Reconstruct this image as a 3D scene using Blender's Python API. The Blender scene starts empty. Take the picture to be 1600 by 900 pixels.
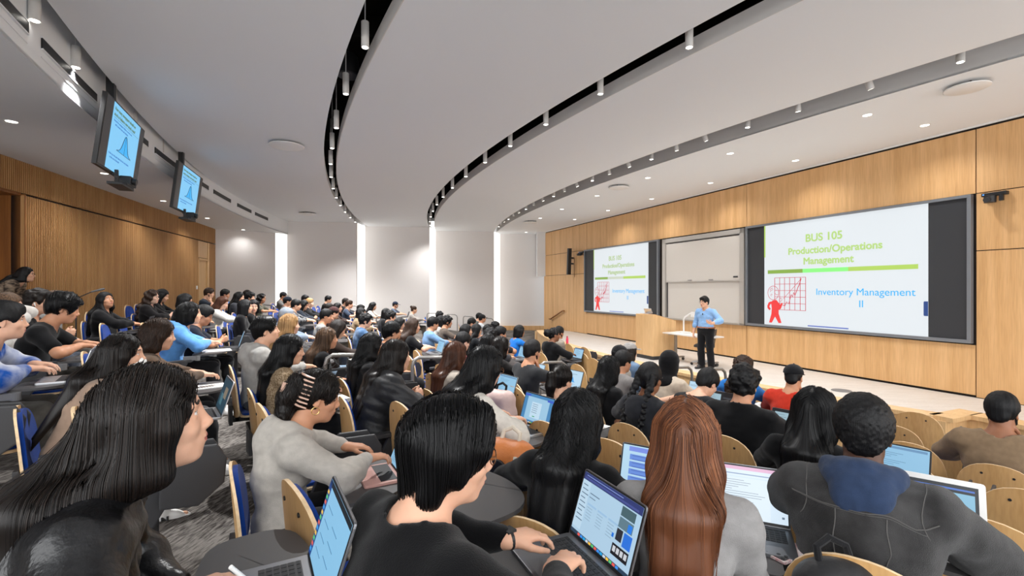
import bpy, bmesh, math, random
import numpy as np
from mathutils import Vector, Matrix, Euler

# ------------------------------------------------------------------ camera, world, exposure
SC = bpy.context.scene
COL = SC.collection
CAM_Z = 2.10
F_PX, CX, CY = 740.0, 800.0, 452.0
cam_data = bpy.data.cameras.new('camera')
cam_data.sensor_width = 36.0
cam_data.lens = 36.0 * F_PX / 1600.0
cam_data.shift_y = 2.0 / 1600.0
cam_data.clip_start = 0.03
cam = bpy.data.objects.new('camera', cam_data)
cam.location = (0, 0, CAM_Z)
cam.rotation_euler = (math.pi / 2, 0, 0)
COL.objects.link(cam)
SC.camera = cam
SC.view_settings.view_transform = 'Standard'
SC.view_settings.look = 'None'
SC.view_settings.gamma = 1.0
SC.view_settings.use_curve_mapping = False
SC.view_settings.exposure = 0.36
world = bpy.data.worlds.new('world')
SC.world = world
world.use_nodes = True
wbg = world.node_tree.nodes['Background']
wbg.inputs[0].default_value = (0.97, 0.985, 1.0, 1)
wbg.inputs[1].default_value = 2.7
PENDANT_W, SPOT_W, DOWN_W, STRIP_E, SCREEN_E = 640.0, 130.0, 75.0, 1.3, .79
SC.cycles.max_bounces = 6
SC.cycles.diffuse_bounces = 5
SC.cycles.glossy_bounces = 2
SC.cycles.transmission_bounces = 2
SC.cycles.adaptive_threshold = .02

# ------------------------------------------------------------------ frames of the room
EX, EY = .922, .387            # unit normal of the front wall, pointing into the wall
def wp(s, d, z=0.0):           # along the front wall, distance from it, height
    D = 10.67 - d
    return Vector((EX * D - EY * s, EY * D + EX * s, z))
def sd(x, y):
    return -EY * x + EX * y, 10.67 - (EX * x + EY * y)
def uu(x, y):
    s, d = sd(x, y)
    return d + (s - 10.0) ** 2 / 50.0
def floor_z(x, y):
    u = uu(x, y)
    z = 0.45 + 0.125 * (u - 10.4)
    lo, hi = 0.0, 1.02
    k = .12
    z = max(z, lo) if abs(z - lo) > k else (z + lo) / 2 + ((z - lo) ** 2 / k + k) / 4 + 0
    return min(z, hi)
def row_angle(x, y):
    s, d = sd(x, y)
    return math.radians(22.8) + math.atan((10.0 - s) / 25.0)
def px_ray(px, py):
    return (px - CX) / F_PX, (CY - py) / F_PX
def on_plane(px, py, z):       # point of the view ray on a level plane
    tx, tz = px_ray(px, py)
    Y = (z - CAM_Z) / tz
    return Vector((tx * Y, Y, z))

# ------------------------------------------------------------------ objects
def link(o, parent=None):
    COL.objects.link(o)
    if parent is not None:
        o.parent = parent
    return o
def thing(name, label, cat, loc=(0, 0, 0), rz=0.0, group=None):
    o = bpy.data.objects.new(name, None)
    o.empty_display_size = .1
    o.location = loc
    o.rotation_euler = (0, 0, rz)
    return tag(link(o), label, cat, group)
def tag(o, label, cat, group=None):
    o['label'] = label
    o['category'] = cat
    if group:
        o['group'] = group
    return o
def struct(o):
    o['kind'] = 'structure'
    return o
def copy_tree(root):
    r = root.copy(); COL.objects.link(r)
    for ch in root.children:
        c = ch.copy(); COL.objects.link(c); c.parent = r
        for g in ch.children:
            h = g.copy(); COL.objects.link(h); h.parent = c
    return r

class MB:
    """collects shapes and links them as one mesh object"""
    def __init__(s):
        s.v, s.f, s.m, s.cur = [], [], [], 0
    def add(s, vs, fs):
        b = len(s.v)
        s.v += [tuple(p) for p in vs]
        s.f += [tuple(b + i for i in f) for f in fs]
        s.m += [s.cur] * len(fs)
        return s
    def box(s, c, size, M=None):
        hx, hy, hz = size[0] / 2, size[1] / 2, size[2] / 2
        vs = [Vector((x * hx, y * hy, z * hz)) for x in (-1, 1) for y in (-1, 1) for z in (-1, 1)]
        if M is not None:
            vs = [M @ p for p in vs]
        c = Vector(c)
        return s.add([p + c for p in vs], [(0, 1, 3, 2), (4, 6, 7, 5), (0, 4, 5, 1), (2, 3, 7, 6), (0, 2, 6, 4), (1, 5, 7, 3)])
    def bbox(s, x0, x1, y0, y1, z0, z1):
        return s.box(((x0 + x1) / 2, (y0 + y1) / 2, (z0 + z1) / 2), (abs(x1 - x0), abs(y1 - y0), abs(z1 - z0)))
    def prism(s, pts, off, top=None):
        """closed outline of 3D points pushed by the vector off"""
        n = len(pts); off = Vector(off)
        vs = [Vector(p) for p in pts] + [Vector(p) + off for p in pts]
        fs = [tuple(range(n - 1, -1, -1)), tuple(range(n, 2 * n))]
        fs += [(i, (i + 1) % n, n + (i + 1) % n, n + i) for i in range(n)]
        return s.add(vs, fs)
    def strip(s, A, B, h0, h1):
        """slab between two polylines (x,y) from z h0 to h1"""
        n = len(A)
        vs = []
        for (a, b) in zip(A, B):
            vs += [(a[0], a[1], h0), (b[0], b[1], h0), (b[0], b[1], h1), (a[0], a[1], h1)]
        fs = []
        for i in range(n - 1):
            p, q = 4 * i, 4 * i + 4
            for j in range(4):
                k = (j + 1) % 4
                fs.append((p + j, q + j, q + k, p + k))
        fs += [(0, 1, 2, 3), (4 * n - 1, 4 * n - 2, 4 * n - 3, 4 * n - 4)]
        return s.add(vs, fs)
    def tube(s, pts, r, n=8, closed=False, caps=True):
        pts = [Vector(p) for p in pts]
        rs = r if isinstance(r, (list, tuple)) else [r] * len(pts)
        m = len(pts)
        up = Vector((0, 0, 1))
        vs, prev = [], None
        for i, p in enumerate(pts):
            if closed:
                t = pts[(i + 1) % m] - pts[i - 1]
            else:
                t = pts[min(i + 1, m - 1)] - pts[max(i - 1, 0)]
            t.normalize()
            if prev is None:
                a = t.cross(up)
                if a.length < .05:
                    a = t.cross(Vector((1, 0, 0)))
            else:
                a = prev - t * prev.dot(t)
            a.normalize(); prev = a
            b = t.cross(a)
            for k in range(n):
                w = 2 * math.pi * k / n
                vs.append(p + (a * math.cos(w) + b * math.sin(w)) * rs[i])
        fs = []
        for i in range(m if closed else m - 1):
            j = (i + 1) % m
            for k in range(n):
                l = (k + 1) % n
                fs.append((i * n + k, i * n + l, j * n + l, j * n + k))
        if not closed and caps:
            fs += [tuple(range(n - 1, -1, -1)), tuple((m - 1) * n + k for k in range(n))]
        return s.add(vs, fs)
    def cyl(s, a, b, r, n=16, r2=None):
        return s.tube([a, b], [r, r if r2 is None else r2], n)
    def lathe(s, prof, n=24, c=(0, 0, 0), M=None):
        vs, fs = [], []
        c = Vector(c)
        for (r, z) in prof:
            for k in range(n):
                w = 2 * math.pi * k / n
                p = Vector((r * math.cos(w), r * math.sin(w), z))
                vs.append((M @ p if M is not None else p) + c)
        for i in range(len(prof) - 1):
            for k in range(n):
                l = (k + 1) % n
                fs.append((i * n + k, i * n + l, (i + 1) * n + l, (i + 1) * n + k))
        fs += [tuple(range(n - 1, -1, -1)), tuple((len(prof) - 1) * n + k for k in range(n))]
        return s.add(vs, fs)
    def mesh(s, name, mats, smooth=False, bevel=0.0):
        me = bpy.data.meshes.new(name)
        me.from_pydata(s.v, [], s.f)
        for m in (mats if isinstance(mats, (list, tuple)) else [mats]):
            me.materials.append(m)
        me.polygons.foreach_set('material_index', s.m)
        bm = bmesh.new(); bm.from_mesh(me)
        bmesh.ops.recalc_face_normals(bm, faces=bm.faces)
        if bevel:
            es = [e for e in bm.edges if len(e.link_faces) == 2 and e.calc_face_angle(0) > .6]
            bmesh.ops.bevel(bm, geom=es, offset=bevel, segments=2, profile=.7, affect='EDGES', clamp_overlap=True)
        bm.to_mesh(me); bm.free()
        if smooth:
            me.polygons.foreach_set('use_smooth', [True] * len(me.polygons))
            try:
                me.set_sharp_from_angle(angle=math.radians(40))
            except Exception:
                pass
        me.update()
        return me
    def build(s, name, mats, parent=None, smooth=False, bevel=0.0):
        return link(bpy.data.objects.new(name, s.mesh(name, mats, smooth, bevel)), parent)

# ------------------------------------------------------------------ materials
MATS = {}
def mat(name, col, rough=.6, metal=0.0, spec=.5, bump=0.0, bscale=60.0, var=0.0, vscale=6.0, emit=0.0, stretch=None, sheen=0.0, coat=0.0, col2=None):
    if name in MATS:
        return MATS[name]
    m = bpy.data.materials.new(name); MATS[name] = m
    m.use_nodes = True
    nt = m.node_tree; N, L = nt.nodes, nt.links
    b = N['Principled BSDF']
    b.inputs['Base Color'].default_value = (*col, 1)
    b.inputs['Roughness'].default_value = rough
    b.inputs['Metallic'].default_value = metal
    b.inputs['Specular IOR Level'].default_value = spec
    if sheen: b.inputs['Sheen Weight'].default_value = sheen
    if coat: b.inputs['Coat Weight'].default_value = coat
    if emit:
        b.inputs['Emission Color'].default_value = (*col, 1)
        b.inputs['Base Color'].default_value = (*[.12 * c for c in col], 1)
        b.inputs['Emission Strength'].default_value = emit
    if bump or var or col2:
        tc = N.new('ShaderNodeTexCoord'); mp = N.new('ShaderNodeMapping')
        L.new(tc.outputs['Object'], mp.inputs[0])
        if stretch: mp.inputs['Scale'].default_value = stretch
        if var or col2:
            n1 = N.new('ShaderNodeTexNoise'); n1.inputs['Scale'].default_value = vscale; n1.inputs['Detail'].default_value = 4
            L.new(mp.outputs[0], n1.inputs['Vector'])
            rp = N.new('ShaderNodeValToRGB')
            a = col; c = col2 if col2 else tuple(min(1, x * (1 + var)) for x in col)
            if not col2: a = tuple(x * (1 - var) for x in col)
            rp.color_ramp.elements[0].color = (*a, 1); rp.color_ramp.elements[1].color = (*c, 1)
            rp.color_ramp.elements[0].position = .36; rp.color_ramp.elements[1].position = .66
            L.new(n1.outputs['Fac'], rp.inputs[0]); L.new(rp.outputs[0], b.inputs['Base Color'])
        if bump:
            n2 = N.new('ShaderNodeTexNoise'); n2.inputs['Scale'].default_value = bscale; n2.inputs['Detail'].default_value = 3
            L.new(mp.outputs[0], n2.inputs['Vector'])
            bp = N.new('ShaderNodeBump'); bp.inputs['Strength'].default_value = bump; bp.inputs['Distance'].default_value = .01
            L.new(n2.outputs['Fac'], bp.inputs['Height']); L.new(bp.outputs[0], b.inputs['Normal'])
    return m
def wood(name, c1, c2, stretch=(14, 14, .7), rough=.45):
    m = mat(name, c1, rough, spec=.35, col2=c2, vscale=2.2, stretch=stretch)
    nt = m.node_tree; N, L = nt.nodes, nt.links
    b = N['Principled BSDF']
    src = b.inputs['Base Color'].links[0].from_socket
    tc = [n for n in N if n.type == 'TEX_COORD'][0]
    mp = N.new('ShaderNodeMapping'); mp.inputs['Scale'].default_value = tuple(x * 9 for x in stretch)
    L.new(tc.outputs['Object'], mp.inputs[0])
    n = N.new('ShaderNodeTexNoise'); n.inputs['Scale'].default_value = 2.0; n.inputs['Detail'].default_value = 2
    L.new(mp.outputs[0], n.inputs['Vector'])
    mx = N.new('ShaderNodeMix'); mx.data_type = 'RGBA'; mx.blend_type = 'MULTIPLY'; mx.inputs[0].default_value = .35
    rp = N.new('ShaderNodeValToRGB'); rp.color_ramp.elements[0].position = .35; rp.color_ramp.elements[1].position = .6
    rp.color_ramp.elements[0].color = (.72, .66, .6, 1)
    L.new(n.outputs['Fac'], rp.inputs[0])
    L.new(src, mx.inputs[6]); L.new(rp.outputs[0], mx.inputs[7]); L.new(mx.outputs[2], b.inputs['Base Color'])
    return m
def srgb(r, g, b):
    f = lambda c: (c / 255 / 12.92) if c / 255 <= .04045 else ((c / 255 + .055) / 1.055) ** 2.4
    return (f(r), f(g), f(b))

M_CEIL = mat('ceiling_paint', srgb(233, 235, 237), .85, spec=.2, bump=.03, bscale=3)
M_SOFFIT = mat('soffit_paint', srgb(233, 235, 237), .8, spec=.2)
M_FASCIA = mat('fascia_paint', srgb(212, 208, 204), .7, spec=.3)
M_WALLW = mat('white_wall_panel', srgb(226, 222, 220), .8, spec=.2)
M_PLENUM = mat('plenum_black', (.012, .010, .008), .9, spec=.1)
M_STRIP = mat('light_strip', (1.0, .965, .91), .5, emit=STRIP_E)
M_VEN = wood('oak_veneer', srgb(226, 182, 130), srgb(211, 165, 112), (3.2, 3.2, .16))
M_VEN2 = wood('oak_veneer_pale', srgb(228, 190, 140), srgb(216, 176, 126), (3.0, 3.0, .2))
M_SLAT = wood('slat_oak', srgb(200, 155, 103), srgb(182, 135, 84), (5, 5, .3))
M_SLATBACK = mat('slat_backing', srgb(28, 18, 12), .8)
M_ALC = wood('alcove_oak', srgb(150, 96, 44), srgb(128, 78, 34), (5, 5, .25))
M_BLACK = mat('black_plastic', (.012, .012, .013), .45, bump=.08, bscale=300)
M_DARK = mat('charcoal_plastic', (.035, .035, .038), .5, bump=.08, bscale=300)
M_GREYP = mat('grey_plastic', (.16, .16, .165), .5)
M_STEEL = mat('brushed_steel', (.55, .55, .55), .35, metal=1.0)
M_RAIL = mat('grey_rail_paint', srgb(150, 147, 143), .35, metal=.6)
M_ALU = mat('aluminium', (.62, .63, .65), .35, metal=.9)
M_SPACE = mat('space_grey_aluminium', (.23, .235, .25), .38, metal=.85)
M_WHITEP = mat('white_plastic', (.8, .79, .77), .4)
M_LAMP = mat('lamp_white_metal', srgb(205, 202, 198), .4)
M_LENS = mat('lamp_lens', (1, .95, .87), .3, emit=9.0)
M_LENS2 = mat('downlight_lens', (1, .95, .87), .3, emit=5.0)
M_PLY = wood('birch_plywood', srgb(214, 172, 118), srgb(198, 154, 100), (4, 4, .5), .38)
M_PLYE = mat('plywood_edge', srgb(232, 202, 160), .5, var=.12, vscale=40)
M_BLUE = mat('royal_blue_fabric', srgb(18, 62, 148), .9, spec=.15, bump=.35, bscale=500, var=.18, vscale=9, sheen=.15)
M_KEY = mat('black_keys', (.015, .015, .017), .55)
M_PAPER = mat('paper', (.82, .82, .8), .8)
def carpet_mat():
    m = mat('grey_streaked_carpet', srgb(92, 88, 85), .95, spec=.05, bump=.6, bscale=260)
    nt = m.node_tree; N, L = nt.nodes, nt.links
    b = N['Principled BSDF']
    tc = [n for n in N if n.type == 'TEX_COORD'][0]
    mp = N.new('ShaderNodeMapping'); mp.inputs['Scale'].default_value = (20, 3.5, 1); mp.inputs['Rotation'].default_value = (0, 0, math.radians(62))
    L.new(tc.outputs['Object'], mp.inputs[0])
    n = N.new('ShaderNodeTexNoise'); n.inputs['Scale'].default_value = 4; n.inputs['Detail'].default_value = 6
    L.new(mp.outputs[0], n.inputs['Vector'])
    n2 = N.new('ShaderNodeTexNoise'); n2.inputs['Scale'].default_value = 1.7; n2.inputs['Detail'].default_value = 1
    L.new(tc.outputs['Object'], n2.inputs['Vector'])
    ad = N.new('ShaderNodeMath'); ad.operation = 'MULTIPLY_ADD'; ad.inputs[1].default_value = .65
    L.new(n.outputs['Fac'], ad.inputs[0])
    ml = N.new('ShaderNodeMath'); ml.operation = 'MULTIPLY'; ml.inputs[1].default_value = .35
    L.new(n2.outputs['Fac'], ml.inputs[0]); L.new(ml.outputs[0], ad.inputs[2])
    rp = N.new('ShaderNodeValToRGB')
    rp.color_ramp.elements[0].position = .4; rp.color_ramp.elements[0].color = (*srgb(62, 58, 56), 1)
    rp.color_ramp.elements[1].position = .62; rp.color_ramp.elements[1].color = (*srgb(140, 135, 130), 1)
    L.new(ad.outputs[0], rp.inputs[0]); L.new(rp.outputs[0], b.inputs['Base Color'])
    return m
M_CARPET = carpet_mat()
M_STAGE = wood('pale_stage_floor', srgb(222, 219, 215), srgb(210, 206, 201), (1.2, 8, 1), .35)

# ------------------------------------------------------------------ room shell
CEIL = CAM_Z + 2.85
SOFL = CAM_Z + 2.30
def arc_fit(pts):
    A = np.array([[2 * x, 2 * y, 1] for x, y in pts]); b = np.array([x * x + y * y for x, y in pts])
    c = np.linalg.lstsq(A, b, rcond=None)[0]
    cx, cy = c[0], c[1]; r = math.sqrt(c[2] + cx * cx + cy * cy)
    return cx, cy, r
def arc_x(c, y):
    cx, cy, r = c
    q = math.sqrt(max(r * r - (y - cy) ** 2, 0))
    return cx - q if cx > 0 else cx + q
A_C0 = arc_fit([(-4.57, 4.67), (-5.3, 6.08), (-6.61, 8.9), (-8.17, 13.43), (-9.75, 19.71)])
A_G1L = arc_fit([(-1.43, 4.67), (-2.56, 6.76), (-3.7, 9.29), (-5.01, 13.02), (-6.6, 20.09)])
A_G1R = arc_fit([(-1.01, 4.67), (-2.06, 6.35), (-3.02, 8.37), (-3.66, 9.95), (-4.7, 13.02), (-6.4, 20.09)])
A_G2L = arc_fit([(2.24, 4.67), (1.35, 6.26), (0.0, 8.75), (-1.69, 12.48), (-3.79, 21.74)])
A_G2R = arc_fit([(2.84, 4.67), (1.74, 6.45), (0.37, 9.17), (-0.6, 11.1), (-2.38, 15.98), (-3.53, 21.74)])
A_G3U = arc_fit([(5.7, 5.27), (4.64, 6.87), (3.33, 9.29), (1.71, 12.63), (-0.85, 22.92)])
A_G3L = arc_fit([(6.2, 5.73), (5.16, 7.64), (3.65, 10.19), (1.88, 13.88), (-0.72, 23.3)])
A_SF = arc_fit([(-4.6, 4.25), (-5.19, 5.49), (-5.77, 6.62), (-6.3, 7.95), (-7.2, 10.19), (-8.15, 13.4), (-9.3, 19.0)])
YS = [-1.6 + 27.0 * i / 90 for i in range(91)]
def arc(c, dx=0.0, ys=YS):
    return [(arc_x(c, y) + dx, y) for y in ys]
for nm, a, b in (('ceiling', A_C0, A_G1L), ('ceiling.001', A_G1R, A_G2L), ('ceiling.002', A_G2R, A_G3U)):
    struct(MB().strip(arc(a), arc(b), CEIL, CEIL + .17).build('ceiling', M_CEIL, smooth=True))
# front soffit with its tall fascia
fw = [tuple(wp(sd(0, y)[0], 0)[:2]) for y in YS]
front_line = [((10.75 - EY * y) / EX, y) for y in YS]
struct(MB().strip(arc(A_G3L), front_line, CEIL, CEIL + .03).build('ceiling_front', M_SOFFIT))
struct(MB().strip(arc(A_G3L), arc(A_G3L, .05), CEIL + .001, CEIL + .62).build('trim_1', M_FASCIA, smooth=True))
# fascia bands of the free edges of the clouds
for a in (A_G1R, A_G2R):
    struct(MB().strip(arc(a, -.012), arc(a, .0), CEIL - .004, CEIL + .19).build('trim_2', M_FASCIA, smooth=True))
# low soffit along the back wall
bw0, bw1 = Vector((-8.68, 8.03)), Vector((-11.33, 18.11))
def bwx(y):
    return bw0.x + (bw1.x - bw0.x) * (y - bw0.y) / (bw1.y - bw0.y)
struct(MB().strip([(bwx(y) - .6, y) for y in YS], arc(A_SF), SOFL, SOFL + .04).build('ceiling_back', M_SOFFIT))
struct(MB().strip(arc(A_SF, -.05), arc(A_SF), SOFL + .001, SOFL + .95).build('trim_3', M_SOFFIT, smooth=True))
# dark plenum above everything
struct(MB().bbox(-14, 12, -2, 26.5, CEIL + .95, CEIL + 1.0).build('ceiling_plenum', M_PLENUM))
for k in range(14):      # ducts and joists in the void
    y = 3.5 + 1.5 * k
    struct(MB().bbox(-12, 11, y, y + .12, CEIL + .62, CEIL + .9).build('beam_1', M_PLENUM))

# far wall: five panels stepping back, light strips on the returns
PAN = [((-11.33, 18.11), (-9.67, 19.35)), ((-9.45, 19.9), (-6.63, 20.2)), ((-6.66, 21.45), (-3.78, 21.7)),
       ((-3.72, 23.1), (-.89, 23.4)), ((-.62, 24.4), (1.75, 24.4))]
for i, (a, b) in enumerate(PAN):
    m = MB()
    m.strip([a, b], [(a[0], a[1] + .12), (b[0], b[1] + .12)], -.3, CEIL + .95)
    struct(m.build('wall_far', M_WALLW))
for i in range(4):
    a, b = PAN[i][1], PAN[i + 1][0]
    dx, dy = b[0] - a[0], b[1] - a[1]
    n = Vector((dy, -dx)).normalized() * -.06
    m = MB().strip([a, b], [(a[0] + n.x, a[1] + n.y), (b[0] + n.x, b[1] + n.y)], .0, CEIL + (.0 if i else .0))
    o = m.build('wall_light', M_STRIP)
    tag(o, ['tall glowing light strip beside the last low soffit end', 'tall glowing light strip at the end of the first ceiling gap',
            'tall glowing light strip below the end of the second ceiling gap', 'tall glowing light strip beside the stage corner'][i], 'light', 'tall wall light strips')
# small white bulkhead in the stage corner
struct(MB().bbox(1.25, 1.75, 23.6, 24.35, 2.75, CEIL).build('wall_bulkhead', M_SOFFIT))
struct(MB().bbox(-1.0, 1.7, 24.25, 24.4, .0, .22).build('baseboard_far', M_VEN))

# floor
def build_floor():
    m = MB()
    ss = np.linspace(-4, 23, 82); us = np.linspace(-1.5, 17.5, 77)
    P = []
    for s in ss:
        for u in us:
            d = u - (s - 10.0) ** 2 / 50.0
            p = wp(s, d)
            P.append((p.x, p.y, floor_z(p.x, p.y)))
    n = len(us)
    fs = [(i * n + j, (i + 1) * n + j, (i + 1) * n + j + 1, i * n + j + 1) for i in range(len(ss) - 1) for j in range(n - 1)]
    m.add(P, fs)
    return struct(m.build('floor', M_CARPET, smooth=True))
build_floor()
def ledge_d(s):
    return 4.71 - (s - 8.27) ** 2 / 34.0
def build_stage():
    m = MB()
    ss = [1.0 + i * .5 for i in range(41)]
    pts = [wp(s, ledge_d(s) - .12 if s > 3.3 else 3.3, .21) for s in ss if s < 15.6]
    pts += [wp(19.1, 1.2, .21), wp(19.1, .02, .21), wp(-3.5, .02, .21), wp(-3.5, 3.3, .21)]
    m.prism(pts, (0, 0, -.3))
    return struct(m.build('floor_stage', M_STAGE))
build_stage()

# front wall: veneer panels with shadow gaps on a dark backing
WT = CEIL + .02
def wbox(m, s0, s1, d0, d1, z0, z1):
    a, b, c, d = wp(s0, d0, z0), wp(s1, d0, z0), wp(s1, d1, z0), wp(s0, d1, z0)
    return m.prism([a, b, c, d], (0, 0, z1 - z0))
m = MB(); wbox(m, -4, 21.3, -.25, -.02, -.3, WT + .9); struct(m.build('wall_front', M_SLATBACK))
g = .008
panels = []
for s0, s1 in ((17.24, 21.27),):
    pass
xs_hi = [-4, .6, 4.49, 9.23, 12.51, 17.24, 20.4, 21.27]
for a, b in zip(xs_hi[:-1], xs_hi[1:]):
    panels.append((a, b, 3.77, WT - .07))
for a, b in ((-4, .6), (.6, 4.49), (17.24, 18.35), (18.35, 20.4), (20.4, 21.27)):
    panels.append((a, b, 2.77, 3.77)); panels.append((a, b, .21 if b < 19 else .1, 2.77))
for a, b in ((4.49, 9.23), (9.23, 12.51), (12.51, 17.24)):
    panels.append((a, b, .24, 1.13))
for k, (a, b, z0, z1) in enumerate(panels):
    m = MB(); wbox(m, a + g, b - g, -.02, .0, z0 + g, z1 - g)
    struct(m.build('wall_front_panel', M_VEN))
m = MB(); wbox(m, -4, 21.3, .0, .035, WT - .045, WT - .02); struct(m.build('trim_4', M_WHITEP))

# back wall with vertical slats, alcove and door
def bwp(t, off=0.0, z=0.0):            # t metres along the back wall from its near corner, off into the room
    dv = Vector((bw1.x - bw0.x, bw1.y - bw0.y, 0)).normalized()
    nv = Vector((dv.y, -dv.x, 0))
    p = Vector((bw0.x, bw0.y, 0)) + dv * t + nv * off
    return Vector((p.x, p.y, z))
BWL = (bw1 - bw0).length
def bbx(m, t0, t1, o0, o1, z0, z1):
    return m.prism([bwp(t0, o0, z0), bwp(t1, o0, z0), bwp(t1, o1, z0), bwp(t0, o1, z0)], (0, 0, z1 - z0))
ALC0, ALC1 = -2.2, .56
DOOR0, DOOR1 = 8.75, 9.78
m = MB()
bbx(m, ALC1, BWL + .3, -.2, -.06, .3, SOFL + .2)
bbx(m, -9, ALC0, -.2, -.06, .3, SOFL + .2); bbx(m, ALC0, ALC1, -.2, -.06, 3.80, SOFL + .2)
struct(m.build('wall_back', M_SLATBACK))
m = MB()
t = -4.0
while t < BWL:
    a, b = t, t + .020
    inal = ALC0 < (a + b) / 2 < ALC1
    bbx(m, a, b, -.06, -.005, 3.84, SOFL)
    if not inal and not (DOOR0 < b and a < DOOR1):
        bbx(m, a, b, -.06, -.005, .55, 3.80)
    t += .047
struct(m.build('wall_back_slat', M_SLAT))
m = MB(); bbx(m, ALC0, ALC1, -.8, -.75, .3, 3.82); bbx(m, ALC1, ALC1 + .04, -.8, 0, .3, 3.82); bbx(m, ALC0, ALC1, -.8, -.05, 3.79, 3.84)
struct(m.build('wall_alcove', M_ALC))
m = MB(); bbx(m, DOOR0, DOOR1, -.04, -.02, 3.22, 3.80); bbx(m, DOOR0, DOOR0 + .07, -.05, .0, .5, 3.2); bbx(m, DOOR1 - .22, DOOR1 - .15, -.05, .0, .5, 3.2); bbx(m, DOOR0, DOOR1 - .15, -.05, .01, 3.12, 3.2)
bbx(m, DOOR1 - .15, DOOR1, -.05, -.005, .5, 3.8)
struct(m.build('trim_5', M_VEN2))
m = MB(); bbx(m, DOOR0 + .07, DOOR1 - .22, -.05, -.03, .5, 3.12); struct(m.build('door_1', M_VEN2))
sw = MB(); bbx(sw, 8.52, 8.62, -.005, .012, 2.1, 2.22)
o = sw.build('light_switch', M_WHITEP, bevel=.004); tag(o, 'white light switch plate beside the wooden door', 'switch')

# knee wall along the stage edge with a wooden top
ss = [3.22 + .35 * i for i in range(36)]
ol = [tuple(wp(s, ledge_d(s))[:2]) for s in ss]; il = [tuple(wp(s, ledge_d(s) - .16)[:2]) for s in ss]
kw = MB().strip(ol, il, -.05, .57).build('wall_stage_edge', M_VEN2); struct(kw)
ol2 = [tuple(wp(s, ledge_d(s) + .03)[:2]) for s in ss]; il2 = [tuple(wp(s, ledge_d(s) - .24)[:2]) for s in ss]
struct(MB().strip(ol2, il2, .57, .62).build('trim_6', M_VEN2))
# set-back part of the knee wall near the stage's end
m = MB(); wbox(m, 3.10, 3.24, 3.45, 3.95, -.05, .57); wbox(m, -1.5, 3.2, 3.35, 3.5, -.05, .57); struct(m.build('wall_stage_edge', M_VEN2))
m = MB(); wbox(m, 3.04, 3.27, 3.28, 3.93, .57, .62); wbox(m, -1.5, 3.06, 3.28, 3.55, .57, .62); struct(m.build('trim_7', M_VEN2))
m = MB(); wbox(m, 19.1, 19.2, .05, 1.3, -.05, .20); wbox(m, 15.55, 15.7, 2.2, ledge_d(15.5), -.05, .57); struct(m.build('wall_stage_edge', M_VEN2))

# ------------------------------------------------------------------ implicit-surface modeller for people, hair and cloth
_rs = np.random.RandomState(7)
_LAT = _rs.rand(32, 32, 32).astype(np.float32)
def vnoise(P):
    i = np.floor(P).astype(np.int64); f = (P - i).astype(np.float32)
    f = f * f * (3 - 2 * f)
    i0 = i & 31; i1 = (i + 1) & 31
    x0, y0, z0 = i0.T; x1, y1, z1 = i1.T; fx, fy, fz = f.T
    L = _LAT
    a = L[x0, y0, z0] * (1 - fx) + L[x1, y0, z0] * fx
    b = L[x0, y1, z0] * (1 - fx) + L[x1, y1, z0] * fx
    c = L[x0, y0, z1] * (1 - fx) + L[x1, y0, z1] * fx
    d = L[x0, y1, z1] * (1 - fx) + L[x1, y1, z1] * fx
    return (a * (1 - fy) + b * fy) * (1 - fz) + (c * (1 - fy) + d * fy) * fz
def fbm(P, o=3):
    r = 0; a = .5
    for k in range(o):
        r = r + a * (vnoise(P * (2 ** k) + 17.3 * k) - .5); a *= .5
    return r
def axis(lo, hi, h, refine=()):
    xs = [lo]
    while xs[-1] < hi:
        x = xs[-1]; hh = h
        for (a, b, g) in refine:
            if a - h <= x <= b: hh = min(hh, g if x >= a - g else max(g, min(h, (a - x) + g)))
        xs.append(x + hh)
    return np.array(xs, dtype=np.float32)
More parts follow.
